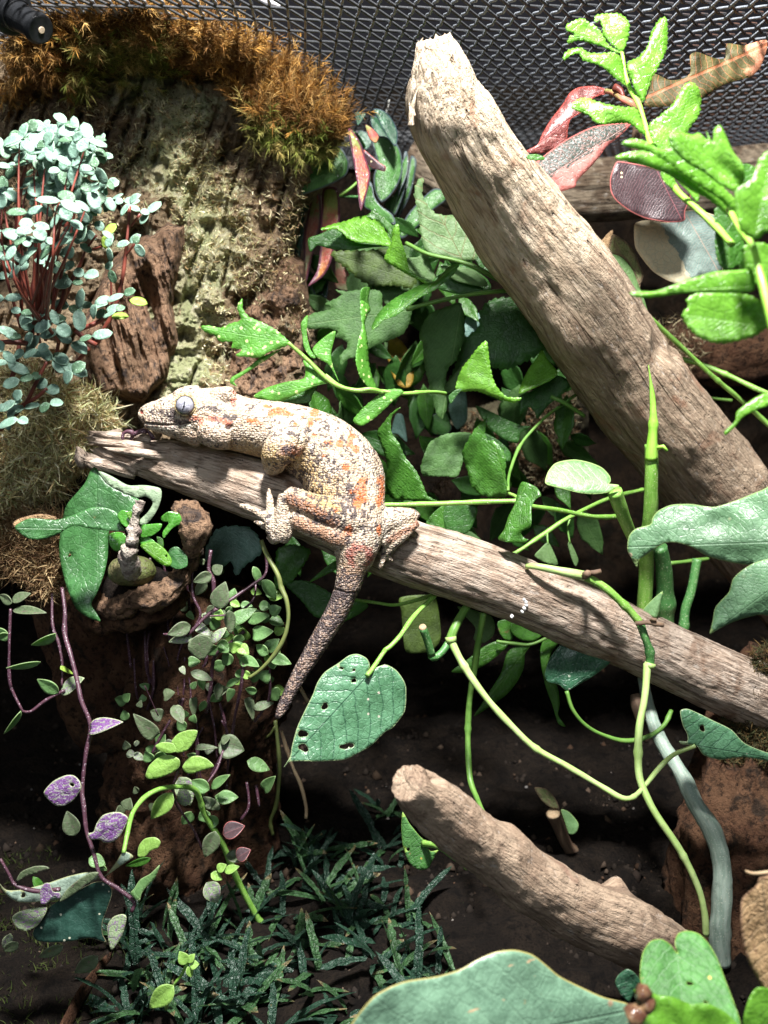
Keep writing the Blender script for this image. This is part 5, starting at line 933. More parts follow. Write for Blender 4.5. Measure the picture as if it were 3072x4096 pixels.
LP('C', [(1150, 545), (1200, 590), (1215, 660), (1200, 760), (1130, 860), (1080, 920), (1000, 1000), (930, 980), (880, 900), (870, 830), (940, 770), (1020, 700), (1060, 640), (1100, 570)], (920, 985), (1160, 545), 20.6, 'fernb', f3, fold=.1, **FB)
LP('C', [(690, 945), (760, 920), (850, 940), (940, 985), (1040, 980), (1100, 1000), (1220, 1080), (1350, 1230), (1450, 1340), (1470, 1480), (1350, 1330), (1120, 1180), (1000, 1080), (880, 1010), (720, 970)], (1470, 1490), (692, 948), 17.4, 'fernb', f3, ser=3, serp=24)
LP('C', [(1000, 890), (1100, 880), (1160, 895), (1200, 880), (1260, 930), (1250, 870), (1290, 940), (1300, 860), (1340, 830), (1380, 900), (1430, 1010), (1490, 1090), (1500, 1200), (1450, 1270), (1350, 1230), (1240, 1150), (1120, 1080), (1020, 980)], (1480, 1330), (1010, 890), 16.8, 'fernb', f3, wave=.08)
LP('C', [(645, 1050), (700, 1015), (830, 1000), (960, 1010), (1080, 1090), (1250, 1180), (1400, 1290), (1450, 1460), (1400, 1440), (1280, 1330), (1150, 1260), (1000, 1160), (900, 1120), (780, 1080)], (1450, 1460), (648, 1050), 17.6, 'fernb', f3, ser=3, serp=24)
LP('C', [(1440, 1270), (1500, 1220), (1560, 1180), (1600, 1060), (1660, 1000), (1760, 1000), (1760, 1500), (1650, 1540), (1580, 1590), (1480, 1530), (1450, 1400)], (1560, 1620), (1680, 1000), 15.6, 'fernb', f3, wave=.05, ser=4, serp=30)
LP('C', [(1310, 1380), (1400, 1390), (1450, 1480), (1510, 1650), (1500, 1740), (1400, 1790), (1340, 1760), (1310, 1650), (1310, 1500)], (1400, 1385), (1400, 1790), 18.5, 'fern', f3, ser=4, serp=26)  # darker leaf material here: shade on this leaflet put into its colour
LP('C', [(1490, 1090), (1560, 1100), (1590, 1150), (1530, 1210), (1490, 1200)], (1540, 1220), (1520, 1090), 19, 'fern', f3)
LP('C', [(950, 1140), (1030, 1180), (1060, 1260), (1010, 1240), (960, 1190)], (1055, 1260), (950, 1140), 19.5, 'fernb', f3); LP('C', [(1060, 1200), (1130, 1220), (1200, 1290), (1190, 1340), (1120, 1260)], (1195, 1340), (1065, 1200), 19, 'fernb', f3)
LP('D', [(740, 450), (800, 440), (900, 440), (1000, 410), (1100, 370), (1200, 340), (1300, 310), (1450, 300), (1550, 300), (1570, 430), (1450, 450), (1300, 450), (1100, 450), (1000, 465), (880, 480), (780, 480)], (1600, 400), (740, 457), 16.2, 'fernb', f3, fold=.1)
LP('D', [(1090, 590), (1130, 540), (1120, 490), (1200, 450), (1350, 445), (1550, 470), (1660, 560), (1700, 640), (1640, 690), (1560, 740), (1400, 780), (1300, 780), (1200, 740), (1140, 690), (1110, 640)], (1680, 680), (1092, 592), 17, 'fernb', f3, ser=6, serp=26)
LP('D', [(1485, 150), (1560, 120), (1660, 130), (1760, 250), (1700, 400), (1600, 420), (1550, 300), (1470, 280), (1500, 200)], (1600, 100), (1600, 430), 16.6, 'fernb', f3, ser=5, serp=26)
LP('D', [(1380, 1395), (1370, 1370), (1440, 1300), (1450, 1240), (1520, 1180), (1600, 1130), (1660, 1110), (1760, 1150), (1660, 1200), (1600, 1220), (1500, 1270), (1440, 1340)], (1740, 1150), (1378, 1393), 18.5, 'fernb', f3, fold=.2)
st('C', [(690, 350, 22.6), (710, 480, 22.4), (740, 580, 22.2), (800, 690, 21.8), (835, 790, 21.5), (860, 900, 21.2), (900, 1000, 20.8), (960, 1100, 20.2), (1050, 1260, 19.5), (1180, 1380, 19), (1300, 1490, 18.6), (1420, 1620, 18)], (13, 24), 'brightst', f3, 'stalk')
st('C', [(1400, 1390, 17.2), (1470, 1510, 16.5), (1560, 1640, 16), (1600, 1800, 15.8), (1640, 1960, 15.6), (1700, 2200, 15.4)], (20, 32), 'brightst', f3, 'stalk')
# ---------------- pink rubber plant
rb = thing('rubber_plant', PW(2560, 450, 29), 'rubber plant with broad pink, cream and plum variegated leaves below the screen lid', 'plant')
LP('C', [(55, 1000), (130, 960), (160, 890), (220, 790), (290, 700), (340, 620), (400, 580), (500, 570), (580, 590), (590, 620), (500, 650), (430, 740), (350, 790), (330, 870), (320, 950), (200, 1010), (100, 1020)], (590, 605), (58, 1003), 30, 'pinkr', rb, fold=.25, wave=.05, label='curled leaf with a glossy reddish underside')
LP('C', [(105, 1090), (150, 1050), (200, 1010), (330, 920), (500, 840), (680, 815), (750, 820), (680, 900), (590, 970), (540, 1040), (480, 1110), (390, 1200), (380, 1240), (290, 1270), (210, 1295), (170, 1200), (120, 1130)], (750, 818), (150, 1200), 28.6, 'pink', rb, fold=.1, wave=.02, label='leaf half salmon pink and half dark green')
LP('C', [(870, 600), (900, 490), (1000, 530), (1080, 525), (1145, 480), (1140, 370), (1190, 345), (1300, 385), (1375, 385), (1385, 290), (1500, 300), (1650, 265), (1630, 400), (1560, 500), (1400, 550), (1300, 600), (1220, 660), (1100, 690), (950, 710), (840, 700)], (840, 650), (1640, 300), 27.2, 'oliveor', rb, wave=.03, label='olive leaf with an orange midrib and a bitten upper margin')
LP('C', [(660, 1070), (750, 1080), (900, 1110), (1030, 1160), (1110, 1230), (1150, 1290), (1110, 1400), (1105, 1465), (1000, 1475), (850, 1450), (740, 1400), (650, 1330), (615, 1270), (610, 1190), (630, 1120)], (900, 1090), (1090, 1465), 28.6, 'plum', rb, label='dark plum leaf with a pink margin')
LP('C', [(780, 1480), (870, 1460), (1000, 1475), (1110, 1400), (1200, 1400), (1320, 1440), (1345, 1600), (1360, 1790), (1200, 1833), (1090, 1888), (1000, 1863), (900, 1803), (830, 1723), (780, 1643), (770, 1553)], (1110, 1410), (1330, 1800), 30, 'cream', rb, label='grey green leaf with a cream outer margin')
LP('D', [(515, 130), (560, 95), (590, 60), (630, 30), (625, 80), (600, 160), (560, 150)], (600, 160), (628, 30), 30.5, 'dry', rb, fold=.3); LP('D', [(630, 60), (720, 110), (780, 190), (810, 270), (835, 330), (815, 390), (800, 430), (760, 300), (690, 210), (600, 190), (605, 130)], (820, 400), (625, 70), 30.2, 'dryg', rb, fold=.2); LP('D', [(600, 190), (690, 215), (760, 300), (810, 420), (840, 500), (865, 595), (790, 480), (740, 420), (680, 340), (610, 240)], (865, 595), (605, 195), 30, 'fernp', rb, fold=.1)
st('C', [(585, 605, 29.6), (640, 620, 29.2), (700, 660, 28.8), (760, 690, 28.6), (800, 740, 28.8)], (16, 30), 'pinkst', rb); st('C', [(790, 660, 29), (800, 780, 29.4), (790, 900, 29.6), (775, 1020, 29.8), (760, 1100, 30.2)], 34, 'brown', rb, 'stem')
st('C', [(640, 580, 29), (680, 600, 28.9), (700, 650, 28.8)], (26, 14), 'red', rb, 'bud')
LP('C', [(60, 1030), (120, 1022), (170, 1040), (175, 1060), (110, 1062), (65, 1055)], (60, 1045), (175, 1055), 24, 'fern', rb)
st('D', [(870, 610, 31), (1000, 730, 31.5), (1150, 870, 32), (1300, 1010, 32.4), (1500, 1180, 33), (1700, 1360, 33.5)], 17, 'green', rb, 'trailing_stem'); st('D', [(990, 870, 33.4), (1200, 920, 33), (1400, 1000, 32.6), (1600, 1095, 32.2), (1760, 1150, 32)], 17, 'green', rb, 'trailing_stem'); st('D', [(1180, 1120, 34), (1300, 1150, 34), (1420, 1165, 34)], 9, 'fernst', rb, 'trailing_stem')
# ---------------- aroid on the right
ar = thing('broad_leaved_aroid', PW(2600, 3000, 29), 'aroid with pale curved trunk, green stalks and broad grey green leaves at the right', 'plant')
st('J', [(830, -640, 30.4), (860, -470, 30), (900, -330, 29.5), (970, -180, 29), (1085, 0, 28.4), (1180, 200, 28), (1290, 380, 27.8), (1350, 580, 27.6), (1355, 800, 27.5), (1340, 1050, 27.5), (1345, 1250, 27.6)], (40, 72), 'trunk', ar, 'trunk', n=24)
st('E', [(835, 1000, 29.6), (850, 750, 29.2), (852, 560, 28.6), (878, 350, 28), (885, 120, 27.6), (885, -120, 27.4)], (50, 44), 'green', ar, 'stalk', n=16)
st('D', [(885, 1560, 27.4), (890, 1440, 27.3), (898, 1300, 27.2), (893, 1150, 27.2), (880, 1040, 27.2), (866, 930, 27.2)], (42, 3), 'brightst', ar, 'rolled_leaf', n=16)
st('E', [(975, 1080, 30.2), (975, 850, 29.8), (965, 690, 29.4), (940, 560, 29)], (60, 50), 'dgreen', ar, 'stalk', n=16)
st('D', [(925, 1480, 27), (965, 1470, 26.9), (990, 1500, 26.9)], (18, 12), 'brightst', ar, 'leaf_scar'); st('E', [(770, 520, 28), (730, 430, 27.4), (690, 330, 26.9), (640, 190, 26.4)], (38, 50), 'green', ar, 'petiole', n=14)
LP('E', [(830, 980), (880, 920), (960, 855), (945, 940), (925, 1030), (870, 1010)], (900, 1030), (958, 858), 28.8, 'aroidp', ar, fold=.4, name='bract')
LP('E', [(180, 120), (200, 60), (240, 10), (290, -10), (380, -20), (480, 0), (560, 35), (610, 90), (615, 130), (600, 140), (672, 150), (640, 175), (590, 200), (500, 210), (400, 200), (280, 170), (190, 145)], (620, 140), (183, 125), 26.2, 'aroidp', ar, fold=.2, side=.6, wave=.02, label='small pale oval leaf with a light margin')
LP('E', [(1800, 130), (1600, 190), (1450, 250), (1300, 295), (1150, 275), (1020, 280), (930, 320), (890, 370), (880, 410), (780, 440), (735, 490), (725, 580), (760, 650), (790, 700), (800, 650), (870, 600), (960, 540), (1040, 530), (1150, 560), (1250, 620), (1400, 660), (1560, 680), (1800, 620)], (1900, 520), (780, 560), 21.5, 'aroid', ar, dt=1.5, fold=.18, wave=.05, nin=26, label='broad grey green leaf curling down at its tip')
LP('E', [(1425, 775), (1480, 720), (1560, 670), (1660, 640), (1760, 640), (1760, 1000), (1600, 1010), (1450, 1050), (1360, 1090), (1290, 1130), (1270, 1140), (1290, 1060), (1310, 960), (1400, 860)], (1800, 750), (1275, 1138), 21, 'aroid', ar, fold=.3, dt=.6)
st('E', [(1190, 640, 33), (1150, 850, 33), (1110, 980, 33), (1100, 1120, 33)], 30, 'dgreen', ar, 'stalk', n=12)
st('E', [(1010, 670, 33), (1180, 650, 33.5), (1260, 640, 34)], 14, 'fernst', ar, 'root')
tube('leaf_scar', zt('I', [(1560, 790, 29.5, 30), (1575, 860, 29.4, 44), (1600, 960, 29.3, 34)]), SM['brown'], ar, n=14)
# big foreground leaf along the bottom
bl_ = thing('bottom_leaf_plant', PW(1900, 4150, 17), 'huge pale blue green leaf with brown blemishes across the bottom edge', 'plant')
LP('T8', [(-200, 1200), (-140, 1106), (-100, 1050), (-40, 985), (30, 945), (100, 920), (230, 900), (330, 870), (400, 830), (480, 795), (560, 785), (640, 805), (700, 850), (760, 900), (860, 950), (950, 990), (1060, 1020), (1080, 1060), (1060, 1150), (700, 1300), (200, 1300)], (1060, 1050), (-200, 1300), 18.0, 'aroidb', bl_, dt=-2.0, fold=.05, wave=.04, nin=28, )
LP('T8', [(1080, 960), (1130, 950), (1180, 980), (1250, 990), (1330, 1020), (1400, 1020), (1480, 1060), (1540, 1130), (1530, 1250), (1100, 1250), (1080, 1106), (1150, 1060), (1160, 1000), (1100, 985)], (1150, 980), (1400, 1260), 16.0, 'fernb', bl_, wave=.08, label='bright green leaf in the bottom right corner')
LP('T8', [(1560, 1050), (1600, 960), (1650, 950), (1760, 1000), (1760, 1200), (1560, 1200)], (1640, 950), (1660, 1200), 16.3, 'fernb', bl_, wave=.06)
hp = thing('glossy_heart_plant', PW(2760, 3800, 18), 'glossy heart shaped leaf with a pale midrib standing in the lower right corner', 'plant')
LP('J', [(1060, 1190), (1040, 1120), (1060, 1060), (1120, 1040), (1200, 1060), (1270, 1130), (1330, 1240), (1370, 1350), (1420, 1480), (1475, 1640), (1470, 1750), (1300, 1720), (1180, 1660), (1080, 1640), (900, 1560), (820, 1400), (810, 1300), (830, 1180), (880, 1110), (950, 1095), (1010, 1130), (1040, 1170)], (1055, 1190), (1120, 1760), 18, 'heartg', hp, dt=-1.2, fold=-.14, holes=[(1138, 1390, 20, 13), (1245, 1515, 15, 12)], nin=22, wave=.03)
st('J', [(1055, 1185, 18.2), (1090, 1150, 19.5), (1130, 1100, 22)], 12, 'green', hp, 'petiole')
LP('J', [(645, 1385), (670, 1330), (720, 1295), (760, 1310), (800, 1350), (810, 1400), (770, 1450), (740, 1520), (680, 1460)], (790, 1340), (700, 1500), 20.5, 'heartd', hp, wave=.08)
o = thing('droppings', PW(2560, 4040, 15.6), 'moist brown dropping with shiny highlights lying on the bright leaf at the bottom edge', 'dropping')
g = NT('wet_brown'); n = g.noise(g.obj(), 500, 4); dm = g.done(g.prin(g.mix(g.ss(n, .4, .65), (.10, .045, .028), (.24, .15, .08)), .12, g.bump(n, .4, .0008), .6))
for k, p in enumerate([[(1095, 965, 30), (1125, 975, 38), (1150, 990, 26)], [(1110, 1010, 30), (1130, 1020, 42), (1150, 1040, 30)], [(1050, 1080, 34), (1085, 1065, 46), (1120, 1040, 34)]]):
    tube('lump', zt('T8', [(x, y, 15.7, r) for x, y, r in p]), dm, o, n=16, step=.0004, rough=[(.0007, 420, 1, False, 3)], seed=k)
dl = tag(LP('J', [(1480, 860), (1500, 810), (1580, 740), (1600, 690), (1640, 680), (1760, 690), (1760, 1450), (1650, 1480), (1600, 1380), (1540, 1270), (1510, 1180), (1490, 1080), (1480, 980)], (1620, 690), (1700, 1480), 17, 'dry', None, name='dry_leaf', wave=.10, fold=.2), 'curled dry tan leaf standing at the lower right edge', 'dry leaf')
tw = tube('dry_twig', zt('J', [(1510, 645, 17.5, 9), (1560, 660, 17.4, 11), (1640, 655, 17.3, 13), (1760, 640, 17.2, 12)]), SM['tan'], None, n=8); tag(tw, 'short pale twig poking in above the dry tan leaf', 'twig')
# ---------------- climbing vine over the branch, heart leaf
vn = thing('climbing_vine', PW(2300, 2500, 27), 'jointed green vine looping over and below the branch with heart shaped leaves', 'vine')
st('E', [(60, 690, 27.2), (120, 690, 27), (300, 725, 26.9), (440, 752, 27)], (18, 34), 'pale', vn, 'stem', n=12); st('E', [(440, 755, 27), (520, 795, 27), (600, 850, 27), (720, 960, 27.1), (810, 1065, 27.2)], 27, 'green', vn, 'stem', n=12)
st('E', [(810, 1065, 27.2), (850, 1180, 27.2), (875, 1260, 27.3), (878, 1350, 27.4)], (26, 28), 'dgreen', vn, 'stem', n=12); st('E', [(878, 1330, 27.3), (870, 1360, 27.3)], 36, 'pale', vn, 'node', n=12)
st('I', [(1640, 590, 27.3), (1625, 800, 27), (1590, 1000, 26.8), (1580, 1200, 26.6), (1590, 1350, 26.4), (1650, 1500, 26.2), (1720, 1620, 26.1), (1860, 1830, 25.9), (1970, 2050, 25.8), (2020, 2240, 25.8), (2030, 2390, 25.9)], (25, 22), 'pale', vn, 'stem', n=12)
st('E', [(430, 752, 27), (452, 745, 26.8), (462, 735, 26.4)], (30, 22), 'brown', vn, 'node'); st('E', [(470, 735, 26.9), (510, 730, 26.8), (550, 720, 26.8)], (20, 18), 'brown', vn, 'stub'); st('E', [(780, 1070, 27), (860, 1060, 26.9), (910, 1070, 26.8), (965, 1080, 26.8)], (18, 16), 'brown', vn, 'stub'); st('E', [(880, 1055, 26.9), (895, 1035, 26.7), (920, 1045, 26.7)], 11, 'brown', vn, 'stub')
st('I', [(450, 200, 27.8), (400, 280, 27.6), (355, 370, 27.4), (335, 430, 27.4)], (24, 32), 'fernst', vn, 'stem', n=12); st('I', [(335, 410, 27.3), (340, 445, 27.3)], 36, 'pale', vn, 'node', n=10)
st('I', [(330, 440, 27.4), (280, 510, 27.2), (230, 550, 27.1), (205, 535, 27)], (24, 26), 'dgreen', vn, 'stem', n=12); st('I', [(210, 530, 27), (180, 430, 26.8), (150, 350, 26.6)], (27, 26), 'dgreen', vn, 'stem', n=12); st('I', [(151, 352, 26.6), (149, 342, 26.55)], (27, 22), 'tan', vn, 'cut_end', n=12)
st('I', [(340, 440, 27.3), (400, 560, 27.1), (480, 690, 26.9), (600, 850, 26.7), (740, 1000, 26.5), (900, 1150, 26.3), (1130, 1280, 26.1), (1350, 1410, 25.9), (1440, 1465, 25.8), (1500, 1485, 25.8), (1560, 1465, 26), (1640, 1380, 26.5), (1730, 1270, 26.9), (1820, 1190, 26.8), (1960, 1132, 26.6)], (24, 15), 'pale', vn, 'petiole', n=12)
st('I', [(555, 250, 27.8), (540, 340, 27.9), (515, 480, 28.2), (490, 650, 28.6), (460, 850, 29), (450, 1100, 29), (465, 1350, 28.6), (510, 1480, 28), (570, 1620, 27)], (22, 18), 'fernst', vn, 'petiole', n=10)
st('I', [(-102, 502, 25.9), (-60, 470, 26), (0, 405, 26.2), (100, 265, 26.8), (240, 130, 27.6)], (16, 17), 'green', vn, 'petiole', n=10); st('H', [(1440, 835, 25.2), (1475, 790, 25.4), (1560, 665, 25.8)], 15, 'green', vn, 'petiole', n=10)
LP('H', [(885, 1445), (930, 1370), (940, 1310), (975, 1180), (1030, 1060), (1080, 960), (1110, 880), (1160, 810), (1250, 750), (1320, 700), (1380, 690), (1440, 720), (1460, 770), (1440, 815), (1480, 790), (1560, 760), (1629, 793), (1675, 850), (1700, 915), (1691, 1069), (1614, 1176), (1553, 1215), (1480, 1290), (1400, 1340), (1300, 1390), (1200, 1400), (1080, 1405), (1060, 1400), (930, 1405), (900, 1430)], (1440, 840), (887, 1443), 25.4, 'heart', vn, dt=-.7, fold=.06, wave=.03, quilt=.008, qn=6, nin=34,
   holes=[(1270, 784, 13, 9), (1353, 797, 9, 10), (1353, 867, 15, 15), (1160, 1037, 24, 20), (1013, 1220, 29, 27), (1018, 1312, 32, 27), (1290, 1305, 27, 20), (1333, 1297, 18, 18)], label='heart shaped leaf riddled with small bitten holes')
LP('I', [(960, 660), (990, 560), (1040, 490), (1080, 450), (1150, 450), (1300, 510), (1400, 570), (1300, 660), (1200, 720), (1110, 770), (1060, 730), (980, 710)], (1105, 768), (1420, 540), 28.6, 'heartd', vn, wave=.04)
st('I', [(1105, 770, 28.6), (1150, 900, 28.6), (1250, 1010, 28.7), (1400, 1080, 28.8), (1520, 1100, 28.9), (1650, 1070, 29), (1750, 1000, 29.2), (1800, 900, 29.5)], 14, 'fernst', vn, 'petiole', n=10)
LP('T6', [(1280, 860), (1310, 850), (1360, 870), (1420, 900), (1500, 940), (1560, 1000), (1659, 1040), (1760, 1060), (1740, 1090), (1560, 1060), (1450, 1070), (1380, 1050), (1350, 1010), (1285, 1003), (1275, 990), (1310, 990), (1310, 960), (1290, 920)], (1345, 1008), (1740, 1075), 26.6, 'heart', vn, holes=[(1375, 935, 13, 12)], quilt=.006, qn=6, fold=.05, nin=22)
LP('T8', [(80, 190), (110, 240), (150, 290), (180, 320), (200, 360), (235, 355), (220, 380), (205, 410), (190, 435), (150, 440), (110, 410), (85, 350), (75, 270)], (175, 325), (150, 440), 25.5, 'heartg', vn, holes=[(105, 350, 9, 8)], fold=.1); st('T8', [(172, 325, 25.5), (240, 340, 24.8), (310, 390, 24), (360, 430, 23.4)], 14, 'green', vn, 'petiole')
# ---------------- bulb plant in the cork hollow
an = thing('bulb_plant', PW(525, 2290, 26), 'knobbly stemmed bulb plant with glossy leaves sitting in the cork hollow', 'plant')
LP('G', [(610, 815), (560, 920), (450, 1050), (420, 1130), (395, 1300), (395, 1400), (440, 1600), (500, 1740), (570, 1800), (665, 1835), (640, 1780), (605, 1720), (640, 1650), (690, 1520), (715, 1400), (725, 1230), (800, 1150), (900, 1120), (940, 1050), (900, 1010), (750, 940), (670, 860), (640, 815)], (640, 820), (660, 1833), 27.0, 'big', an, wave=.06, fold=.12, holes=[(462, 1395, 11, 12)], nin=26, dt=-.6, label='largest dark green leaf drooping below the branch end')
LP('G', [(655, 838), (740, 870), (850, 930), (960, 930), (1060, 950), (1072, 1000), (1050, 1080), (1000, 1160), (950, 1200), (915, 1175), (980, 1110), (1015, 1045), (965, 1005), (905, 1015), (780, 965), (700, 915)], (660, 840), (930, 1190), 26.2, 'under', an, wave=.04, label='pale underside of the folded leaf')
LP('G', [(100, 1200), (200, 1150), (370, 1160), (480, 1130), (600, 1080), (680, 1075), (760, 1100), (800, 1150), (800, 1190), (830, 1235), (700, 1230), (560, 1210), (500, 1195), (440, 1220), (380, 1260), (280, 1290), (190, 1285), (120, 1240)], (830, 1225), (100, 1215), 25.0, 'big', an, fold=.15, wave=.03, nin=22, dt=-.5, label='long leaf with a torn brown tip pointing left')
LP('G', [(85, 1180), (130, 1150), (260, 1120), (370, 1140), (365, 1165), (240, 1165), (170, 1180), (200, 1290), (150, 1260), (105, 1225)], (360, 1150), (90, 1200), 24.8, 'dry', an, wave=.1)
LP('G', [(780, 1130), (810, 1095), (860, 1110), (885, 1150), (890, 1205), (840, 1210), (800, 1180)], (890, 1205), (790, 1120), 24.8, 'glossy', an); LP('G', [(925, 1200), (1000, 1188), (1073, 1186), (1060, 1230), (1000, 1270), (930, 1275)], (925, 1240), (1072, 1190), 24.9, 'glossy', an, fold=.2)
LP('G', [(930, 1330), (1020, 1305), (1090, 1350), (1138, 1420), (1130, 1465), (1080, 1462), (1000, 1400)], (932, 1328), (1130, 1462), 24.6, 'fernb', an, fold=.12, holes=[(1103, 1400, 7, 7)], label='bright oval leaf pointing down to the right'); LP('G', [(1070, 1140), (1120, 1105), (1190, 1120), (1205, 1180), (1140, 1220), (1085, 1285), (1080, 1240), (1120, 1180), (1075, 1170)], (1085, 1280), (1170, 1115), 25.6, 'glossy', an, wave=.06)
LP('G', [(1110, 1400), (1130, 1350), (1180, 1340), (1240, 1400), (1240, 1470), (1170, 1490), (1120, 1460)], (1120, 1350), (1220, 1485), 26, 'big', an); LP('G', [(720, 1260), (780, 1240), (830, 1260), (850, 1340), (770, 1368), (730, 1330)], (840, 1260), (735, 1345), 25.4, 'glossy', an, wave=.06)
LP('G', [(920, 1290), (970, 1270), (1030, 1310), (940, 1322)], (922, 1300), (1030, 1308), 25, 'glossy', an); LP('G', [(1040, 1270), (1080, 1290), (1085, 1340), (1050, 1320)], (1042, 1272), (1078, 1335), 25.6, 'fern', an)
LP('G', [(840, 1120), (870, 1105), (910, 1180), (905, 1210), (870, 1170)], (905, 1210), (855, 1108), 24.7, 'fernb', an)
g = NT('knobbly_stem'); n = g.noise(g.obj(), 420, 4); n2_ = g.noise(g.obj(), 1400, 3); km = g.done(g.prin(g.mix(g.ss(n, .42, .6), (.46, .40, .33), (.17, .13, .11)), .85, g.bump(n2_, 1, .001)))
kn = [(935, 1035, 24.6, 34), (930, 1060, 24.6, 26), (915, 1090, 24.6, 32), (905, 1120, 24.6, 22), (893, 1190, 24.7, 30), (890, 1230, 24.7, 44), (885, 1262, 24.7, 34), (878, 1290, 24.7, 46), (872, 1325, 24.8, 38), (862, 1350, 24.8, 56), (858, 1385, 24.9, 52), (850, 1410, 25, 62), (862, 1445, 25.1, 58), (868, 1480, 25.3, 62), (872, 1510, 25.6, 54)]
tube('knobbly_stem', zt('G', kn), km, an, n=40, step=.0005, rough=[(.0006, 480, 1, False, 5), (.0003, 1300, 1, True, 6)], seed=2)
g = NT('bulb_skin'); n = g.noise(g.obj(), 140, 4); n2_ = g.noise(g.obj(), 900, 4); bm_ = g.done(g.prin(g.mix(g.ss(n2_, .5, .7), g.mix(g.ss(n, .4, .65), (.09, .11, .03), (.17, .15, .07)), (.06, .045, .03)), .5, g.bump(n2_, .7, .0012)))
tube('bulb', zt('G', [(880, 1395, 26.6, 30), (880, 1420, 26.6, 110), (880, 1480, 26.6, 150), (882, 1540, 26.6, 146), (884, 1590, 26.6, 90), (884, 1602, 26.6, 20)]), bm_, an, n=56, step=.0006, rough=[(.0008, 160, 1, False, 7)])
tube('potting_soil', zt('G', [(1000, 1480, 28.6, 120), (960, 1600, 28.6, 220), (900, 1700, 28.4, 240), (880, 1780, 28.3, 200)]), M['soil'], an, n=50, step=.001, rough=[(.0016, 300, 1, False, 8), (.0008, 900, 1, False, 9)])
# toes/tendril on the broken branch end
tv = thing('curled_tendril', PW(540, 1745, 27), 'small purple brown tendril curled over the broken branch end below the gecko chin', 'tendril')
for k, p in enumerate([[(820, 640), (812, 600), (835, 575), (875, 578), (885, 600)], [(860, 645), (880, 605), (915, 580), (950, 568), (975, 575)], [(930, 575), (965, 568), (1000, 590), (1020, 625)]]): st('G', [(x, y, 26.75+.1*k) for x, y in p], (12, 17), 'purple', tv, 'coil', n=10)
# ---------------- silver pilea at the left
pp = thing('silver_leaf_plant', PW(150, 2000, 24), 'bushy plant with red stems and tiny silvery blue green leaves at the left edge', 'plant')
rnd = random.Random(5); protos = []
def proto_leaf(L, wd, mat, sd):
    G_, F_, uv_ = leaf_geo(L, wd, 'round', arch=rnd.uniform(.05, .25), fold=rnd.uniform(-.15, .3), n=6, m=3); o = mesh_obj('leaf', G_, F_, L_[mat], pp, dict(uvw=uv_)); md = o.modifiers.new('thickness', 'SOLIDIFY'); md.thickness = .0002; md.offset = -1; return o
for k in range(12): protos.append(proto_leaf(.0043*rnd.uniform(.7, 1.25), .0029*rnd.uniform(.85, 1.15), ['blue1', 'blue1', 'blue1', 'blue2'][k % 4], k))
yg = [proto_leaf(.0036, .0026, 'yg', 99)]
used = set()
def put_leaf(P, X, Zn, s=1.0, pr=None):
    pr = pr or rnd.choice(protos)
    if pr.name in used: o = pr.copy(); C.objects.link(o)
    else: o = pr; used.add(pr.name)
    X = Vector(X).normalized(); Z = Vector(Zn); Y = Z.cross(X).normalized(); Z = X.cross(Y); o.parent = None
    Mx = Matrix((X, Y, Z)).transposed().to_4x4(); Mx.translation = Vector(P); o.parent = pp; o.matrix_parent_inverse = pp.matrix_world.inverted(); o.matrix_basis = Mx@Matrix.Scale(s, 4)
    return o
SCR = np.array(RM@np.array([1, 0, 0])); SCU = np.array(RM@np.array([0, 1, 0]))
def node(x, y, d, n=3, s=1.0, spread=1.0, ym=None):
    P = PW(x, y, d); a0 = rnd.uniform(0, 6.28)
    for k in range(n):
        a = a0+k*6.28/max(n, 2)+rnd.uniform(-.4, .4); X = SCR*math.cos(a)+SCU*math.sin(a)*.9+TOC*rnd.uniform(-.3, .45); Zn = TOC*rnd.uniform(.6, 1.1)+np.array([0, 0, 1])*rnd.uniform(.2, 1.0)+SCR*rnd.uniform(-.5, .5)
        put_leaf(P, X, Zn, s*rnd.uniform(.8, 1.15), ym)
NODES = [(430, 190), (500, 250), (140, 300), (200, 250), (290, 230), (230, 330), (310, 330), (170, 370), (240, 420), (330, 410), (400, 390), (480, 300), (560, 330), (590, 290), (620, 380), (670, 400), (520, 400), (400, 500), (470, 470), (560, 500), (640, 480), (690, 560), (720, 600), (200, 590), (250, 570), (320, 600), (340, 640), (440, 640), (480, 560), (540, 590), (600, 640), (600, 730), (400, 700), (500, 700), (470, 830), (20, 340), (0, 650), (30, 640), (180, 780), (220, 900), (10, 900), (60, 1030), (100, 1000), (250, 1020), (340, 1010), (460, 990), (560, 860), (660, 640), (700, 680), (740, 690), (820, 700), (860, 720), (930, 770), (980, 780), (860, 980), (900, 990), (680, 900), (720, 950), (720, 1010), (440, 1160), (560, 1190), (480, 1240), (400, 1180), (730, 1160), (30, 1350), (140, 1440), (270, 1400), (460, 1400), (520, 1420), (620, 1400), (640, 1390), (700, 1430), (770, 1430), (820, 1320), (340, 1500), (380, 1530), (430, 1550), (480, 1640), (200, 1570), (260, 1600), (60, 1590), (610, 1600), (10, 1540), (220, 1490)]
base_pts = [(120, 1900), (180, 1950), (230, 2000), (280, 1930), (60, 1850), (330, 1960)]
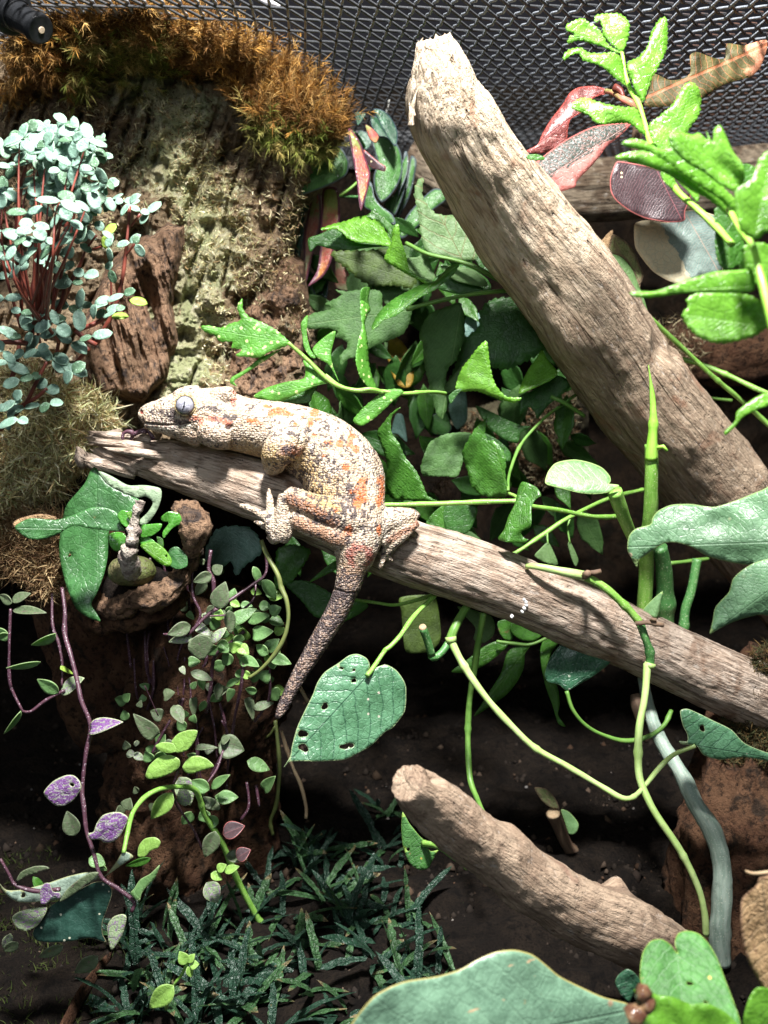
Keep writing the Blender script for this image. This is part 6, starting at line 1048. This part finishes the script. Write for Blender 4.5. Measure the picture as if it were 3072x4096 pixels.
for (cx, cy) in NODES:
    x, y = zc('F', (cx, cy)); far = cx > 650 or cy > 1100; d = rnd.uniform(24.6, 26) if far else rnd.uniform(22.0, 25)
    node(x, y, d, 3 if (cx < 640 and cy < 700) else 2, 1.0 if cx < 650 else .85)
    if cx < 600 and cy < 1150:
        for _ in range(2): node(x+rnd.uniform(-45, 45), y+rnd.uniform(-10, 110), d+rnd.uniform(.3, 1.4), 2, .85)
    if cx < 640 and cy < 1100:
        bx, by = rnd.choice(base_pts); bx = bx*.75*.603; by = zc('F', (0, 1500+rnd.uniform(0, 150)))[1]; mxx = x*.55+bx*.45+rnd.uniform(-25, 25)
        if rnd.random() < .62: tube('stem', [(x, y+4, d+.1, 2.4), (x*.9+bx*.1+rnd.uniform(-14, 14), y+60, d+.25, 3.6), (mxx, (y+by)/2, d+.5, 5.6), (bx+60+rnd.uniform(-30, 30), by, 25.6, 7.5)], SM['red'], pp, n=6, step=.002)
for p, r in [([(860, 740, 25.6), (850, 880, 25.6), (830, 1080, 25.7), (810, 1230, 25.8), (760, 1420, 26), (690, 1560, 26.2), (640, 1650, 26.4)], (9, 17)), ([(930, 790, 25.6), (870, 870, 25.7)], 7), ([(895, 985, 25.5), (830, 1075, 25.7)], 7), ([(640, 930, 25.5), (570, 1030, 25.6), (530, 1130, 25.7), (470, 1250, 25.8), (380, 1460, 26)], (9, 17)), ([(690, 1000, 25.5), (570, 1040, 25.6)], 8), ([(735, 1170, 25.7), (740, 1400, 26)], 8), ([(700, 1480, 25.6), (600, 1530, 25.5), (510, 1560, 25.5)], 15), ([(500, 1560, 25.3), (570, 1620, 25.4), (640, 1660, 25.5)], 17), ([(440, 1260, 25.5), (400, 1400, 25.6), (330, 1520, 25.8)], 16), ([(420, 940, 25), (350, 1120, 25.2), (250, 1350, 25.5), (210, 1480, 25.7)], 18), ([(330, 860, 24.5), (270, 1080, 24.9), (220, 1300, 25.3), (210, 1500, 25.6)], 20), ([(170, 480, 23.5), (130, 640, 24), (110, 900, 24.6), (160, 1300, 25.2)], 12), ([(560, 380, 24.6), (500, 600, 24.8), (430, 900, 25.1), (300, 1200, 25.4)], 12), ([(0, 1640, 25), (120, 1640, 25), (180, 1650, 25.2)], 16)]:
    st('F', p, r, 'red', pp)
for (cx, cy) in [(20, 40), (160, 60), (50, 120), (250, 30), (130, 230), (200, 200), (310, 280), (350, 100), (450, 130), (100, 370), (160, 420), (60, 490), (120, 490), (40, 400), (330, 390), (420, 110), (480, 180)]:
    x, y = zc('G', (cx, cy)); node(x, y, rnd.uniform(24.6, 25.6), 2, 1.05)
for p in [[(130, -20, 25.5), (110, 120, 25.5), (70, 240, 25.7)], [(390, -20, 26), (370, 100, 26.2), (380, 180, 26.4)], [(590, 20, 25.8), (530, 90, 26), (480, 140, 26.2)], [(310, 110, 25.4), (230, 270, 25.5), (160, 400, 25.7), (0, 560, 26)], [(310, 290, 25.5), (240, 350, 25.6), (150, 400, 25.7)], [(370, 170, 26.2), (420, 175, 26.3)]]: st('G', p, 14, 'red', pp)
node(*zc('F', (860, 1360)), 25.4, 1, 1.4, ym=yg[0]); node(*zc('F', (740, 1470)), 25.3, 1, 1.3, ym=yg[0]); node(*zc('F', (700, 930)), 25.3, 2, 1.2, ym=yg[0])
# ---------------- trailing purple vines
def vine(zz, stems, leaves, name, label, cat='vine', d=26, mat='purple'):
    t = thing(name, PW(*zc(zz, stems[0][0][0][:2]), d), label, cat)
    for p, r in stems: st(zz, p, r*.8, mat, t)
    for (x0, y0, x1, y1, w_, m, dd, tl) in leaves:
        a = zc(zz, (x0, y0)); b = zc(zz, (x1, y1)); leaf_px(a[0], a[1], b[0], b[1], w_*zs(zz), dd, dd+rnd.uniform(-.35, .25), L_[m], t, rnd.choice(['ovate', 'heart', 'ovate']), tilt=tl, arch=rnd.uniform(-.05, .15), fold=rnd.uniform(.1, .4))
    return t
v1 = vine('M', [([(70, 390, 25), (62, 600, 25), (62, 850, 25), (90, 950, 25), (150, 1070, 25)], 14), ([(150, 1070, 25), (205, 1072, 25), (300, 1000, 25.1), (430, 930, 25.2)], 14), ([(345, 290, 26), (350, 500, 25.7), (390, 620, 25.6), (415, 760, 25.5), (410, 900, 25.4)], 12)],
     [(80, 350, -10, 300, 60, 'mintd', 25, .5), (80, 340, 200, 285, 60, 'mintd', 25, .6), (85, 400, 300, 405, 55, 'mintd', 25, .7), (60, 580, -60, 520, 70, 'mint', 25, .5), (370, 555, 210, 655, 60, 'mint', 25.5, .8), (270, 745, 40, 778, 40, 'mint', 24.9, .9), (390, 945, 245, 860, 80, 'mint', 25.1, .6), (400, 940, 560, 850, 90, 'purpg', 25.4, .8), (140, 1070, 33, 1230, 36, 'mint', 24.9, .9), (400, 780, 495, 820, 28, 'yg', 25.3, .8), (60, 560, -20, 590, 60, 'mint', 25, .5)],
     'trailing_vine', 'thin purple stemmed vine hanging at the far left edge before the black wall')
v2 = vine('M', [([(410, 250, 25.8), (430, 400, 25.5), (430, 560, 25.3), (470, 700, 25), (510, 860, 24.8), (540, 1000, 24.6), (600, 1170, 24.5), (570, 1350, 24.4), (550, 1530, 24.3), (545, 1620, 24.2), (556, 1700, 24.1), (575, 1865, 24), (620, 2005, 23.9), (670, 2165, 23.8), (780, 2245, 23.8), (890, 2335, 23.8), (872, 2400, 23.8)], 17), ([(0, 2050, 23.9), (60, 2150, 23.9), (105, 2225, 23.9), (250, 2265, 23.9), (400, 2250, 23.9)], 15)],
     [(600, 1190, 800, 1130, 95, 'purple', 24.4, .6)], 'purple_vine', 'longest purple stemmed vine hanging over the cork tube with mottled purple leaves')
def KL(o_, b_, t_, m, d=23.6, **k): LP('K', o_, b_, t_, d, m, v2, **k)
KL([(290, 120), (350, 50), (430, 10), (490, 10), (530, 50), (538, 100), (490, 170), (430, 210), (370, 210), (320, 170)], (536, 85), (290, 120), 'purple', fold=.2, holes=[(478, 72, 14, 12)])
KL([(585, 395), (620, 385), (640, 330), (680, 275), (740, 255), (800, 255), (850, 290), (830, 350), (790, 420), (740, 455), (690, 455), (660, 435), (600, 435)], (585, 410), (850, 287), 'purple', fold=.2)
KL([(265, 780), (290, 730), (330, 725), (350, 780), (400, 790), (395, 825), (350, 815), (310, 860), (270, 860)], (395, 810), (285, 790), 'purple', 23.2)
KL([(395, 850), (440, 770), (520, 700), (600, 655), (655, 655), (620, 700), (540, 760), (470, 810)], (655, 665), (397, 850), 'mintd', 23.5)
KL([(865, 790), (890, 760), (930, 700), (1000, 660), (1060, 603), (1030, 690), (980, 740), (940, 790), (925, 850), (900, 830)], (915, 840), (1058, 605), 'mint', 23.6, fold=.3); KL([(720, 1110), (712, 1010), (750, 950), (810, 930), (840, 950), (825, 1030), (790, 1110), (740, 1170)], (835, 945), (740, 1170), 'purpg', 23.5, fold=.2)
KL([(110, 700), (140, 650), (220, 615), (290, 610), (328, 628), (250, 655), (170, 680), (115, 715)], (108, 715), (328, 628), 'mintd', 23.8); KL([(80, 950), (150, 905), (310, 885), (270, 980), (230, 1020), (170, 1042), (110, 1020)], (300, 890), (85, 950), 'purpg', 24.4)
dk_ = thing('dark_leaf_plant', PW(480, 3560, 25), 'plant with a large dark glossy pointed leaf and a long curved petiole, lower left', 'plant')
LP('K', [(215, 1060), (260, 960), (330, 880), (420, 820), (520, 770), (620, 720), (700, 720), (745, 780), (710, 900), (680, 980), (680, 1060), (705, 1120), (600, 1090), (480, 1110), (370, 1120), (250, 1110)], (400, 830), (705, 1118), 24.6, 'blackgreen', dk_, wave=.05, nin=22, label='dark pointed leaf flecked with pale dots')
LP('K', [(0, 730), (40, 770), (130, 770), (300, 730), (450, 680), (600, 650), (690, 680), (760, 600), (820, 515), (885, 550), (800, 610), (700, 680), (640, 700), (500, 770), (400, 830), (250, 850), (120, 850), (50, 810), (10, 760)], (825, 520), (0, 735), 24.3, 'palewide', dk_, holes=[(155, 805, 17, 14)], wave=.02, nin=22, label='long pale blue green leaf with a brown rimmed hole')
st('K', [(820, 525, 24.3), (845, 400, 24.6), (880, 260, 25.2), (960, 155, 25.8), (1060, 100, 26.2), (1160, 85, 26.6), (1270, 92, 27), (1320, 150, 27.4), (1360, 270, 27.8), (1480, 470, 28.4), (1570, 690, 29), (1690, 920, 29.5), (1765, 1040, 29.8), (1785, 1090, 29.9)], (15, 22), 'green', dk_, 'petiole', n=10)
# centre-left trailing mass
S1 = [([(1400, 0, 26), (1385, 130, 26), (1415, 200, 26), (1420, 350, 26)], 15), ([(1275, 130, 26.8), (1280, 300, 26.8), (1330, 420, 26.8), (1290, 520, 26.8)], 12), ([(1765, 0, 27.3), (1765, 150, 27.2), (1690, 220, 27.1), (1500, 350, 26.7), (1380, 430, 26.5), (1290, 520, 26.4), (1240, 570, 26.4)], 13), ([(1380, 440, 27), (1560, 420, 27.3), (1680, 330, 27.5), (1700, 200, 27.8)], 9), ([(1620, 540, 27.4), (1500, 640, 27.6), (1420, 720, 28), (1400, 900, 28.4), (1370, 1080, 28.6)], 16), ([(1085, 560, 26.4), (1240, 560, 26.4)], 9), ([(1620, 740, 27.8), (1600, 900, 28), (1560, 1100, 28.2), (1530, 1250, 28.6), (1400, 1500, 29)], 14), ([(1790, 760, 27.6), (1790, 960, 27.8), (1760, 1040, 28), (1690, 1140, 28.2)], 10), ([(1130, 1130, 28), (1060, 1250, 28), (1010, 1350, 28)], 14), ([(1190, 1440, 26.4), (1150, 1560, 26.6), (1150, 1610, 26.7), (1180, 1700, 27), (1280, 1850, 27.6), (1340, 1980, 28)], 12), ([(1380, 1540, 27), (1440, 1450, 27.4), (1480, 1330, 27.8)], 10), ([(1640, 1540, 29), (1650, 1700, 29), (1600, 1790, 29)], 12), ([(1700, 1560, 29), (1720, 1700, 29)], 11), ([(960, 900, 27), (1050, 1100, 27.4)], 6)]
c1_ = [(1405, 160, 1285, 215, 80, 'mintd', 25.9, .3), (1360, 200, 1300, 310, 70, 'mintd', 26.8, .3), (1440, 390, 1490, 215, 125, 'mintd', 25.8, .2), (1265, 500, 1110, 560, 95, 'mintd', 26.3, .2), (1270, 560, 1120, 610, 80, 'purpg', 26.5, .3), (1300, 500, 1410, 570, 70, 'purpg', 26.7, .4), (1320, 560, 1345, 735, 165, 'mintd', 25.9, .1), (1520, 400, 1530, 555, 75, 'mintd', 26.2, .5), (1400, 620, 1500, 510, 60, 'purpg', 26.9, .5),
 (1545, 470, 1700, 385, 90, 'mint', 27.0, .3), (1640, 470, 1785, 430, 75, 'mint', 27.1, .4), (1790, 420, 1865, 380, 80, 'mint', 27.5, .3), (1740, 200, 1840, 325, 80, 'mint', 27, .4), (1680, 110, 1735, 235, 55, 'mint', 27.1, .4), (1680, 560, 1815, 540, 100, 'mint', 27, .3), (1770, 660, 1850, 590, 85, 'mint', 27.2, .3), (1790, 710, 1930, 750, 80, 'mint', 27, .3), (1780, 690, 1695, 630, 70, 'mint', 26.9, .4), (1600, 710, 1720, 775, 70, 'mint', 27.1, .4), (1250, 745, 1330, 740, 70, 'mint', 26.4, .3), (1580, 660, 1520, 620, 80, 'mintb', 26.8, .2), (1590, 640, 1650, 690, 80, 'mintb', 26.8, .2), (1560, 650, 1620, 620, 70, 'mint', 26.9, .2),
 (1150, 1030, 1215, 1155, 85, 'mintd', 27, .3), (1035, 1240, 885, 1095, 105, 'mintd', 27.3, .2), (1265, 810, 1410, 865, 65, 'mintd', 27.3, .4), (1500, 900, 1600, 850, 45, 'mint', 27.5, .5), (1640, 980, 1690, 1130, 60, 'mintd', 27.8, .5), (1680, 1050, 1815, 1010, 60, 'mintd', 27.8, .5), (1800, 930, 1850, 1000, 90, 'mint', 28, .3), (1450, 1290, 1620, 1330, 160, 'mintd', 28.2, .1), (1300, 1310, 1440, 1300, 40, 'mintd', 28, .6), (1640, 1400, 1790, 1460, 90, 'mint', 28.6, .3), (1750, 1590, 1830, 1500, 80, 'mint', 28.6, .3), (1390, 1590, 1270, 1530, 90, 'mint', 27.4, .3), (1400, 1580, 1515, 1490, 60, 'mint', 27.3, .5), (1500, 1640, 1430, 1640, 90, 'mint', 27.9, .4), (1010, 1400, 960, 1340, 70, 'mint', 27.6, .5), (1280, 980, 1290, 1110, 55, 'mintd', 27.8, .5), (1360, 1000, 1330, 1080, 50, 'mint', 28, .4), (1540, 920, 1510, 1010, 55, 'mint', 28, .3), (1450, 880, 1440, 1000, 60, 'mintd', 28.1, .5), (1230, 1700, 1210, 1560, 90, 'purpg', 27.3, .3), (1600, 560, 1560, 640, 70, 'mint', 27.2, .4)]
v3 = vine('M', S1, c1_, 'creeping_vine', 'tangle of purple stems with small oval leaves left of the gecko tail', 'vine')
def ML(o_, b_, t_, m, d, **k): LP('M', o_, b_, t_, d, m, v3, **k)
ML([(965, 1500), (990, 1430), (1060, 1370), (1130, 1360), (1190, 1390), (1190, 1440), (1140, 1480), (1060, 1510), (990, 1520)], (1185, 1400), (968, 1510), 'mintb', 26, fold=.2); ML([(1030, 1300), (1080, 1275), (1150, 1285), (1170, 1335), (1120, 1350), (1060, 1335)], (1165, 1345), (1030, 1300), 'mintb', 25.9, fold=.2)
ML([(1135, 1280), (1180, 1220), (1250, 1195), (1310, 1200), (1290, 1270), (1240, 1330), (1170, 1345)], (1165, 1350), (1312, 1198), 'mintb', 26, fold=.2); ML([(1210, 1440), (1250, 1380), (1310, 1365), (1370, 1385), (1420, 1435), (1350, 1460), (1270, 1485), (1230, 1475)], (1210, 1440), (1420, 1435), 'mintb', 26.2, fold=.2)
def vk(x0, y0, x1, y1, w_, m, d, tl): a = zc('K', (x0, y0)); b = zc('K', (x1, y1)); leaf_px(a[0], a[1], b[0], b[1], w_*.603, d, d, L_[m], v3, 'ovate', tilt=tl, arch=.08, fold=.3)
for a in [(1145, 125, 998, 305, 115, 'mintb', 26.5, .1), (1430, 380, 1360, 560, 110, 'mintd', 27, .2), (1440, 640, 1500, 600, 60, 'mintb', 27, .3), (1490, 650, 1585, 610, 55, 'mintb', 27, .4), (1400, 660, 1475, 700, 60, 'mintb', 27, .3), (1370, 720, 1450, 855, 120, 'purpg', 27.6, .2), (1270, 250, 1210, 340, 80, 'mint', 28, .4), (1450, 330, 1360, 290, 80, 'mint', 28, .4), (1570, 560, 1659, 500, 90, 'plum', 27.6, .4), (1480, 400, 1620, 340, 110, 'plum', 27.6, .4), (1440, 160, 1580, 150, 90, 'mint', 27.6, .3), (1190, 20, 1270, 210, 130, 'purpg', 28, .2), (1500, 540, 1640, 560, 80, 'mintd', 28, .4)]: vk(*a)
for _ in range(95):
    x_, y_ = rnd.uniform(760, 1480), rnd.uniform(0, 1750)
    if 900 > y_ and x_ < 1180: continue
    cx_, cy_ = zc('M', (x_, y_)); a_ = rnd.uniform(0, 6.28); l_ = rnd.uniform(32, 62)
    d_ = rnd.uniform(27.6, 29.4); leaf_px(cx_, cy_, cx_+l_*math.cos(a_), cy_+l_*math.sin(a_)*.8, l_*rnd.uniform(.55, .9), d_, d_, L_[rnd.choice(['mint', 'mintd', 'mintd', 'mint', 'purpg'])], v3, rnd.choice(['ovate', 'heart']), tilt=rnd.uniform(.1, 1.0), arch=rnd.uniform(0, .2), fold=rnd.uniform(.1, .4))
for _ in range(46):
    x_, y_ = rnd.uniform(1440, 1840), rnd.uniform(250, 950); cx_, cy_ = zc('M', (x_, y_)); a_ = rnd.uniform(0, 6.28); l_ = rnd.uniform(40, 66); d_ = rnd.uniform(27.4, 28.6); leaf_px(cx_, cy_, cx_+l_*math.cos(a_), cy_+l_*math.sin(a_)*.8, l_*rnd.uniform(.6, .9), d_, d_, L_[rnd.choice(['mint', 'mintb', 'mint'])], v3, 'ovate', tilt=rnd.uniform(.1, .9), arch=rnd.uniform(0, .2), fold=rnd.uniform(.1, .4))
for _ in range(26):
    x_, y_ = rnd.uniform(820, 1480), rnd.uniform(0, 1200); st('M', [(x_, y_, 28.6), (x_+rnd.uniform(-60, 60), y_+rnd.uniform(120, 260), 28.7), (x_+rnd.uniform(-90, 90), y_+rnd.uniform(300, 520), 29)], rnd.uniform(6, 9), 'purple', v3)
# background fern foliage in the shade
bf = thing('background_fern', PW(1800, 1500, 35), 'dim dark green foliage filling the shade behind the holly fern', 'fern')
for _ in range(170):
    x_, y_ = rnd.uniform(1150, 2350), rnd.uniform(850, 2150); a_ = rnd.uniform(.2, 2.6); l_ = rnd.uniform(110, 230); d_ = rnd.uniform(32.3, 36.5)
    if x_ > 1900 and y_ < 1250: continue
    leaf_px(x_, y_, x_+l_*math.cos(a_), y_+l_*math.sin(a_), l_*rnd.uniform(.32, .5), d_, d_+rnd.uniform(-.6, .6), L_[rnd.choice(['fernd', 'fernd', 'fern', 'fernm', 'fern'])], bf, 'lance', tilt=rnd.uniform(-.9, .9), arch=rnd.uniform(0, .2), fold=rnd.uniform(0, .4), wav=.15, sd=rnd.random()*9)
# floor-level seedlings and bits
sd_ = thing('floor_seedlings', PW(650, 3900, 24), 'few small bright leaves sprouting among the dark crested leaves near the bottom', 'seedling')
def vs_(z, x0, y0, x1, y1, w_, m, d, tl, par): a = zc(z, (x0, y0)); b = zc(z, (x1, y1)); leaf_px(a[0], a[1], b[0], b[1], w_*zs(z), d, d, L_[m], par, 'ovate', tilt=tl, arch=.08, fold=.25)
vs_('K', 1152, 1405, 985, 1560, 130, 'mintb', 23.4, .1, sd_); vs_('K', 1240, 1260, 1190, 1180, 75, 'mintb', 23.6, .2, sd_); vs_('K', 1245, 1250, 1290, 1195, 50, 'mintb', 23.6, .2, sd_); vs_('K', 1260, 1270, 1320, 1260, 60, 'mintb', 23.6, .3, sd_); vs_('K', 1245, 1280, 1275, 1350, 50, 'mintb', 23.6, .4, sd_)
st('K', [(1245, 1260, 23.7), (1200, 1340, 23.8), (1150, 1410, 23.9), (1100, 1560, 24.6)], 10, 'green', sd_); LP('K', [(915, 550), (920, 480), (960, 430), (1030, 420), (1065, 450), (1050, 490), (1000, 510), (960, 550)], (918, 550), (1062, 450), 25, 'mintb', sd_, fold=.15)
for a in [(500, 410, 440, 250, 110, 'mintd', 27, .3), (650, 1210, 490, 1330, 100, 'mintd', 25.5, .3), (420, 1140, 250, 1225, 70, 'mintd', 25, .4), (590, 560, 700, 600, 90, 'mint', 25.6, .3), (710, 640, 590, 560, 40, 'mint', 25.8, .5), (120, 1120, 20, 1180, 70, 'mintd', 25, .4), (220, 680, 330, 860, 60, 'fern', 25.6, .3), (1000, 560, 830, 620, 50, 'fern', 25.9, .5), (70, 1060, 20, 1160, 60, 'purpg', 25, .4)]: vs_('K', *a, sd_)
sg = thing('cut_seedling', PW(2350, 3400, 33), 'cut brown stub with two small pale leaves standing in dark soil', 'seedling')
st('T8', [(730, 195, 32), (755, 250, 32.4), (790, 330, 32.8), (870, 430, 33.4), (900, 480, 33.8)], (32, 18), 'brown', sg, n=14); st('T8', [(731, 198, 31.9), (729, 188, 31.85)], (33, 20), 'tan', sg, 'cut_end', n=14)
LP('T8', [(650, 85), (700, 90), (740, 130), (757, 178), (720, 172), (680, 140)], (755, 178), (650, 85), 31.8, 'dryg', sg, fold=.2); LP('T8', [(765, 180), (800, 190), (840, 240), (830, 280), (800, 285), (780, 230)], (765, 182), (822, 285), 31.7, 'aroidp', sg, fold=.2)
tw2 = thing('root_runners', PW(1480, 3000, 32), 'two bare tan and green runners dropping to the soil below the gecko tail', 'roots')
st('H', [(830, 1130, 31), (850, 1300, 31), (860, 1450, 31), (850, 1600, 31.2), (835, 1700, 31.5), (800, 1800, 31.8), (815, 1890, 32)], 13, 'olivest', tw2, 'runner'); st('H', [(870, 1200, 32), (940, 1420, 32), (1000, 1560, 32), (1035, 1700, 32), (1035, 1780, 32)], 12, 'tan', tw2, 'runner'); st('H', [(830, 1170, 30.8), (790, 1230, 31), (720, 1265, 31.3)], 9, 'olivest', tw2, 'runner'); st('H', [(990, 900, 31), (1050, 1010, 31)], 12, 'tan', tw2, 'runner')
hv = thing('hanging_petiole', PW(1100, 2400, 26), 'long olive stem curving down from the branch in front of the small leaved vine', 'vine')
st('H', [(740, -60, 26), (770, 20, 25.8), (850, 170, 25.6), (870, 250, 25.6), (905, 330, 25.5), (918, 450, 25.5), (895, 570, 25.5), (830, 690, 25.6), (740, 790, 25.7), (655, 850, 25.8)], (17, 13), 'olivest', hv, 'stem', n=10)
# ---------------- crested dark leaves on the floor
prng = random.Random(11); cps = []
def crest_proto(i):
    L = prng.uniform(.009, .024); G_, F_, uv_ = leaf_geo(L, prng.uniform(.0018, .0029), 'strap', arch=prng.uniform(-.1, 1.1), fold=prng.uniform(-.2, .3), n=16, m=2, wav=.36, sd=i*7.3, twist=prng.uniform(-.9, .9)); return G_, F_, uv_
pm = []
for i in range(24):
    G_, F_, uv_ = crest_proto(i); o = mesh_obj('leaf', G_, F_, L_['crest' if i % 3 else 'crest2'], None, dict(uvw=uv_)); pm.append(o.data); bpy.data.objects.remove(o)
spots_ = []
for (px_, py_, lab) in [(620, 3960, 'frontmost crested plant at the bottom edge left of the small bright leaves'), (760, 4060, 'crested plant at the bottom edge under the bright oval leaf'), (960, 3990, 'crested plant standing right of the bright oval leaf at the bottom'), (540, 3700, 'crested plant left of the bright seedling below the dark pointed leaf'), (1080, 4080, 'crested plant at the bottom edge beside the huge pale leaf'), (880, 3800, 'crested plant behind the bright bottom seedling'), (1200, 3740, 'crested plant in the middle of the floor below the tail'), (1230, 3900, 'crested plant just left of the huge pale bottom leaf'), (1500, 3830, 'crested plant directly above the huge pale leaf tip'), (1700, 3820, 'crested plant under the tan driftwood stub'), (1560, 3640, 'crested plant left of the middle of the tan stub'), (1330, 3540, 'crested plant halfway between the olive petiole foot and the stub'), (1180, 3400, 'tall crested plant on the soil under the heart leaf'), (1300, 3420, 'crested plant right of the tall one under the heart leaf'), (1530, 3330, 'crested plant left of the pitted end of the stub'), (1540, 3180, 'smallest crested plant beside the top end of the stub'), (1050, 3520, 'crested plant at the foot of the olive petiole'), (1400, 3700, 'crested plant with arching leaves left of the stub shadow'), (1800, 3900, 'crested plant partly behind the huge pale leaf'), (980, 3660, 'crested plant between petiole foot and bright seedling'), (1150, 3620, 'crested plant in the darkest middle patch of the floor')]+[(prng.uniform(480, 1800), 0, None) for _ in range(34)]:
    if lab is None: py_ = prng.uniform(3360 if px_ > 1000 else 3700, 4080); lab = 'crested plant lost in the crowd on the shaded floor below the tail'
    q_ = (np.array(PW(px_, py_, 100.0))-CAM); t = (.006-CAM[2])/q_[2]; P = CAM+q_*t; P[2] = float(ground_z(P[0], P[1]))
    t_ = thing('crested_plant', P, 'dark '+lab, 'plant', 'dark crested strap leaved plants on the floor'); t_.name = 'crested_plant'
    nl = prng.randint(5, 11)
    for k in range(nl):
        a = 6.283*k/nl+prng.uniform(-.4, .4); el = prng.uniform(.1, 1.45); X = Vector((math.cos(a)*math.cos(el), math.sin(a)*math.cos(el), math.sin(el))); up_ = Vector((-math.cos(a)*math.sin(el), -math.sin(a)*math.sin(el), math.cos(el)))
        Y = up_.cross(X).normalized(); Z = X.cross(Y); o = bpy.data.objects.new('leaf', prng.choice(pm)); C.objects.link(o); o.parent = t_
        Mx = Matrix((X, Y, Z)).transposed().to_4x4(); Mx.translation = Vector((prng.uniform(-.003, .003), prng.uniform(-.003, .003), .001)); o.matrix_basis = Mx@Matrix.Scale(prng.uniform(.7, 1.15), 4)
# rust brown bark strip and mister nozzle
o = tube('bark_strip', zt('K', [(380, 1800, 25, 80), (470, 1600, 25.6, 78), (560, 1430, 26.4, 70), (680, 1270, 27.2, 55), (740, 1200, 27.8, 20)]), M['darkcork'], None, n=30, step=.002, ecc=.25, rough=[(.0012, 160, .5, False, 3)]); tag(o, 'flat rust brown strip of bark lying on the moss at the bottom left', 'bark')
nz = thing('misting_nozzle', PW(60, 60, 25), 'black plastic misting nozzle in the top left corner', 'nozzle')
M['plast'] = m_plain('black_plastic', (.014, .015, .017), .32)
def lathe(name, a, b, prof, mat, par):
    a = np.array(a); b = np.array(b); pts = [(*(a+(b-a)*t), r) for t, r in prof]; V, F, lc = tube_geo(pts, n=36, step=.0002); return mesh_obj(name, V, F, mat, par, dict(lc=lc))
pa = PW(-60, -20, 26.5); pb = PW(165, 120, 25.2)
def cyl(name, a, b, r0, r1, mat):
    a = np.array(a); b = np.array(b); ax = (b-a)/np.linalg.norm(b-a); u_ = np.cross(ax, [0, 0, 1]); u_ /= np.linalg.norm(u_); v_ = np.cross(ax, u_); th = np.linspace(0, 2*math.pi, 40, endpoint=False)
    R0 = a+r0*(np.cos(th)[:, None]*u_+np.sin(th)[:, None]*v_); R1 = b+r1*(np.cos(th)[:, None]*u_+np.sin(th)[:, None]*v_); V = np.vstack([R0, R1]); F = [[k, (k+1) % 40, 40+(k+1) % 40, 40+k] for k in range(40)]+[list(range(39, -1, -1)), list(range(40, 80))]
    o = mesh_obj(name, V, F, mat, nz, smooth=False); bv = o.modifiers.new('b', 'BEVEL'); bv.width = .0004; bv.segments = 3; bv.limit_method = 'ANGLE'; return o
lp_ = lambda t: pa+(pb-pa)*t
cyl('nozzle_body', lp_(0), lp_(.5), .0062, .0062, M['plast']); cyl('collar', lp_(.5), lp_(.58), .0044, .0044, M['plast']); cyl('nozzle_head', lp_(.58), lp_(.96), .0038, .0034, M['plast']); cyl('rim', lp_(.93), lp_(1.0), .0042, .0036, M['plast']); cyl('orifice', lp_(1.0), lp_(1.012), .0009, .0009, m_plain('brass_orifice', (.5, .4, .28), .4)); cyl('elbow', PW(-80, 60, 26.5), PW(60, 40, 26), .0045, .0045, M['plast'])
wc = tube('white_clip', [(1035, -12, 30, 16), (1070, 5, 30, 17), (1100, 12, 30, 15), (1120, 26, 30, 8)], m_plain('white_plastic', (.7, .7, .72), .4), None, n=12); tag(wc, 'white plastic clip at the top edge against the screen lid', 'clip')
# white dropping and lichen crumbs on the branch
M['white'] = m_plain('chalk_white', (.78, .78, .76), .8); dp = thing('white_dropping', PW(2090, 2430, 26.9), 'small chalk white dropping stuck to the front of the branch', 'dropping')
for k, (x, y, r) in enumerate([(800, 165, 13), (820, 160, 15), (835, 180, 12), (838, 200, 12), (825, 222, 11), (812, 245, 9), (790, 188, 7), (746, 272, 8), (740, 280, 6)]):
    X_, Y_ = zc('I', (x, y)); tube('lump', [(X_-4, Y_-5, 27.2, r*.45), (X_, Y_, 27.15, r*.62), (X_+3, Y_+5, 27.2, r*.45)], M['white'], dp, n=9, step=.0002)
